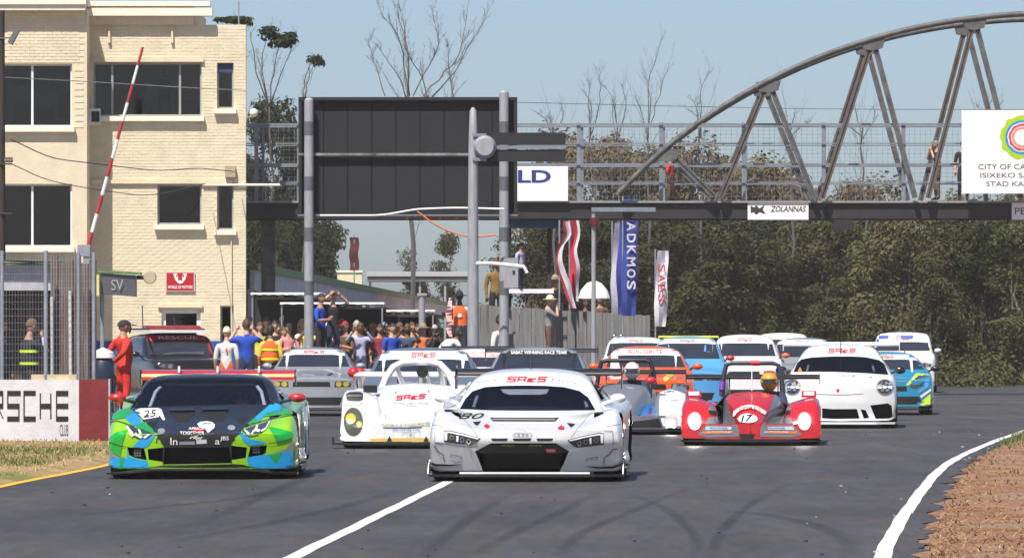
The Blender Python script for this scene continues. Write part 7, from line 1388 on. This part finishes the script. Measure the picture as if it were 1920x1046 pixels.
person('man in black shirt holding his hands to his brow on the pit wall', 624, 545, 145.3, 'brow', 25, 'black', 'navy', 'fair', ('cap', 'black'), None, .79)
person('man in white shirt bending by the pit wall', 828, 612, 144, 'bend', 120, 'white', 'navy', 'brown', ('short', 'dark'), 'white')
o = person('flag marshal in orange vest and dark hat on the pit wall', 862, 545, 145.1, 'flag', -10, 'white', 'navy', 'dark', ('hat', 'black'), 'white', .79); vest(o, CL['orange'], None)
b = MB(); b.ell((.02, -.137, 1.22), (.06, .006, .05), 12, 6); b.build('vest_badge', CL['white'], o)
fl = thing('rolled_flag', 'furled white and red flag held by the flag marshal', 'flag', P(845, 0, 144.7)*Vector((1, 1, 0)) if False else (P(847, 0, 144.75).x, 144.75, 0)); s = F/144.75
b = MB(); b.tube([(0, 0, CH-(660-HZ)/s), (.02, 0, CH-(555-HZ)/s)], .014, 6); b.build('stick', M_WOOD, fl)
b = MB(); n = 14
b.add([((-.13 if k else .02)*(math.sin(math.pi*(.12+.8*i/n))**.7)+(.015*math.sin(i)), .04*math.sin(i*1.3+k), CH-(558+i*5.6-HZ)/s) for i in range(n+1) for k in (0, 1)], [(2*i, 2*i+1, 2*i+3, 2*i+2) for i in range(n)]); b.build('cloth', mat('white_red_flag', (.66, .60, .62), .8, var=.4, vs=6, col2=(.55, .12, .1)), fl)
person('man in white polo shirt standing on the platform behind the fence', 976, 456, 177.6, 'stand', 60, 'lilac', 'navy', 'tan', ('short', 'dark'), None, CH+(HZ-546)*178/F+.06)
person('person in brown and yellow patterned jacket behind the plank fence', 930, 483, 157, 'stand', 10, 'camo', 'black', 'brown', ('short', 'brown'), 'camo', 1.6)
b = MB(); b.box((P(930, 0, 157).x, 157, .795), (1.2, .8, 1.59)); tag(b.build('viewing_box', M_FPL), 'timber viewing box behind the plank fence', 'box')
person('small boy in pale top in front of the plank fence', 937, 588, 146.5, 'stand', 60, 'white', 'black', 'brown', ('short', 'dark'))
person('person in sun hat leaning on the plank fence with a camera', 1028, 553, 162, 'shoot', 95, 'grey', 'brown', 'fair', ('hat', 'cream'), None, .80)
b = MB(); b.box((P(1028, 0, 162).x, 162, .395), (.7, .5, .79)); tag(b.build('viewing_step', M_FPL), 'low timber step in front of the plank fence', 'step')
person('person in wide straw hat behind the leaning one', 1040, 515, 186, 'stand', 40, 'black', 'black', 'tan', ('hat', 'khaki'), 'black', 1.2)
person('person in brown under the white parasol', 1125, 553, 186, 'stand', 0, 'brown', 'brown', 'tan', ('short', 'brown'), 'brown', .9)
person('person in dark blue beside the parasol', 1098, 560, 187, 'stand', 20, 'navy', 'navy', 'brown', ('short', 'dark'), 'navy', .85)
for px, Yv, h_ in ((1040, 186, 1.2), (1112, 186.5, .86)): b = MB(); b.box((P(px, 0, Yv).x, Yv+.1, h_/2-.01), (1.3, 1.6, h_-.02)); tag(b.build('viewing_box', M_FPL), 'low timber viewing box under the straw hatted spectator' if px == 1040 else 'low timber viewing box under the parasol spectators', 'box')
dk = gz(378)+.03
person('person in red top walking over the bridge at the arch foot', 1257, 292, 166.1, 'stand', 70, 'red', 'brown', 'tan', ('short', 'brown'), None, dk)
person('man taking photographs from the bridge between the diagonals', 1757, 262, 166.1, 'shoot', -70, 'black', 'brown', 'fair', ('cap', 'khaki'), None, dk)
person('person half hidden by the white board on the bridge', 1806, 262, 166.2, 'stand', 0, 'black', 'black', 'fair', ('short', 'brown'), None, dk)
person('man in dark shirt behind the upper tower window on the right', 309, 130, Yt+.75, 'fold', 20, 'navy', 'black', 'tan', ('short', 'dark'), None, tz(236)+.09)
person('man in dark shirt behind the upper tower window by the boom', 256, 138, Yt+.85, 'stand', 10, 'black', 'black', 'tan', ('short', 'dark'), None, tz(236)+.09)
ph = thing('phone', 'phone held up by the man in the blue shirt', 'phone', (P(467, 598, 134.35).x, 134.35, P(467, 598, 134.35).z)); b = MB(); b.box((0, 0, 0), (.15, .012, .075)); b.build('case', M_DARK, ph); b = MB(); b.box((0, .008, 0), (.14, .004, .066)); b.build('screen', mat('phone_screen', (.05, .06, .07), .1), ph)
# drivers at the wheel
for (c, x, y, z, suit, helm, lab) in DRIVERS:
    me, hc = pose_mesh('seated'); o = link('person', me); o.matrix_world = c.M @ Matrix.Translation((x, y, z)); tag(o, lab, 'person', 'drivers in their cars')
    cs = {'grey': 'grey', 'white': 'white', 'dark': 'navy', 'yellow': 'yellow'}[suit]
    for i, m in enumerate((CL['black'] if suit != 'yellow' else CL['yellow'], CL[cs], CL[cs], CL['black'], CL[cs], HR['dark'])): o.material_slots[i].link = 'OBJECT'; o.material_slots[i].material = m
    hcol = {'dark red': (.40, .05, .05), 'dark': (.10, .12, .16), 'red yellow': (.62, .30, .02), 'white': (.7, .7, .7)}[helm]
    b = head_cap('helmet', hc); h = b.build('helmet', paint('helmet_'+helm.replace(' ', '_'), hcol, .3), o, 60)
    b = MB(); n = 12; b.add([(hc.x+.118*math.sin(a), hc.y-.150*math.cos(a)-.002, hc.z+dz) for dz in (-.035, .04) for a in [R(-65+130*i/(n-1)) for i in range(n)]], [(i, i+1, n+i+1, n+i) for i in range(n-1)]); b.build('visor', M_SCREEN, h)
    if helm == 'red yellow': b = MB(); b.ell((hc.x, hc.y+.01, hc.z+.085), (.085, .1, .075), 14, 8); b.build('helmet_crown', D_RED, h, 60)
    b = MB(); b.lathe([(.13, -.012), (.145, -.012), (.145, .012), (.13, .012), (.13, -.012)], (0, 0, 0), 20, axis='y'); sw_ = b.build('steering_wheel', D_BLK, c.root, 40); sw_.location = (x, y-.36, z+.34)
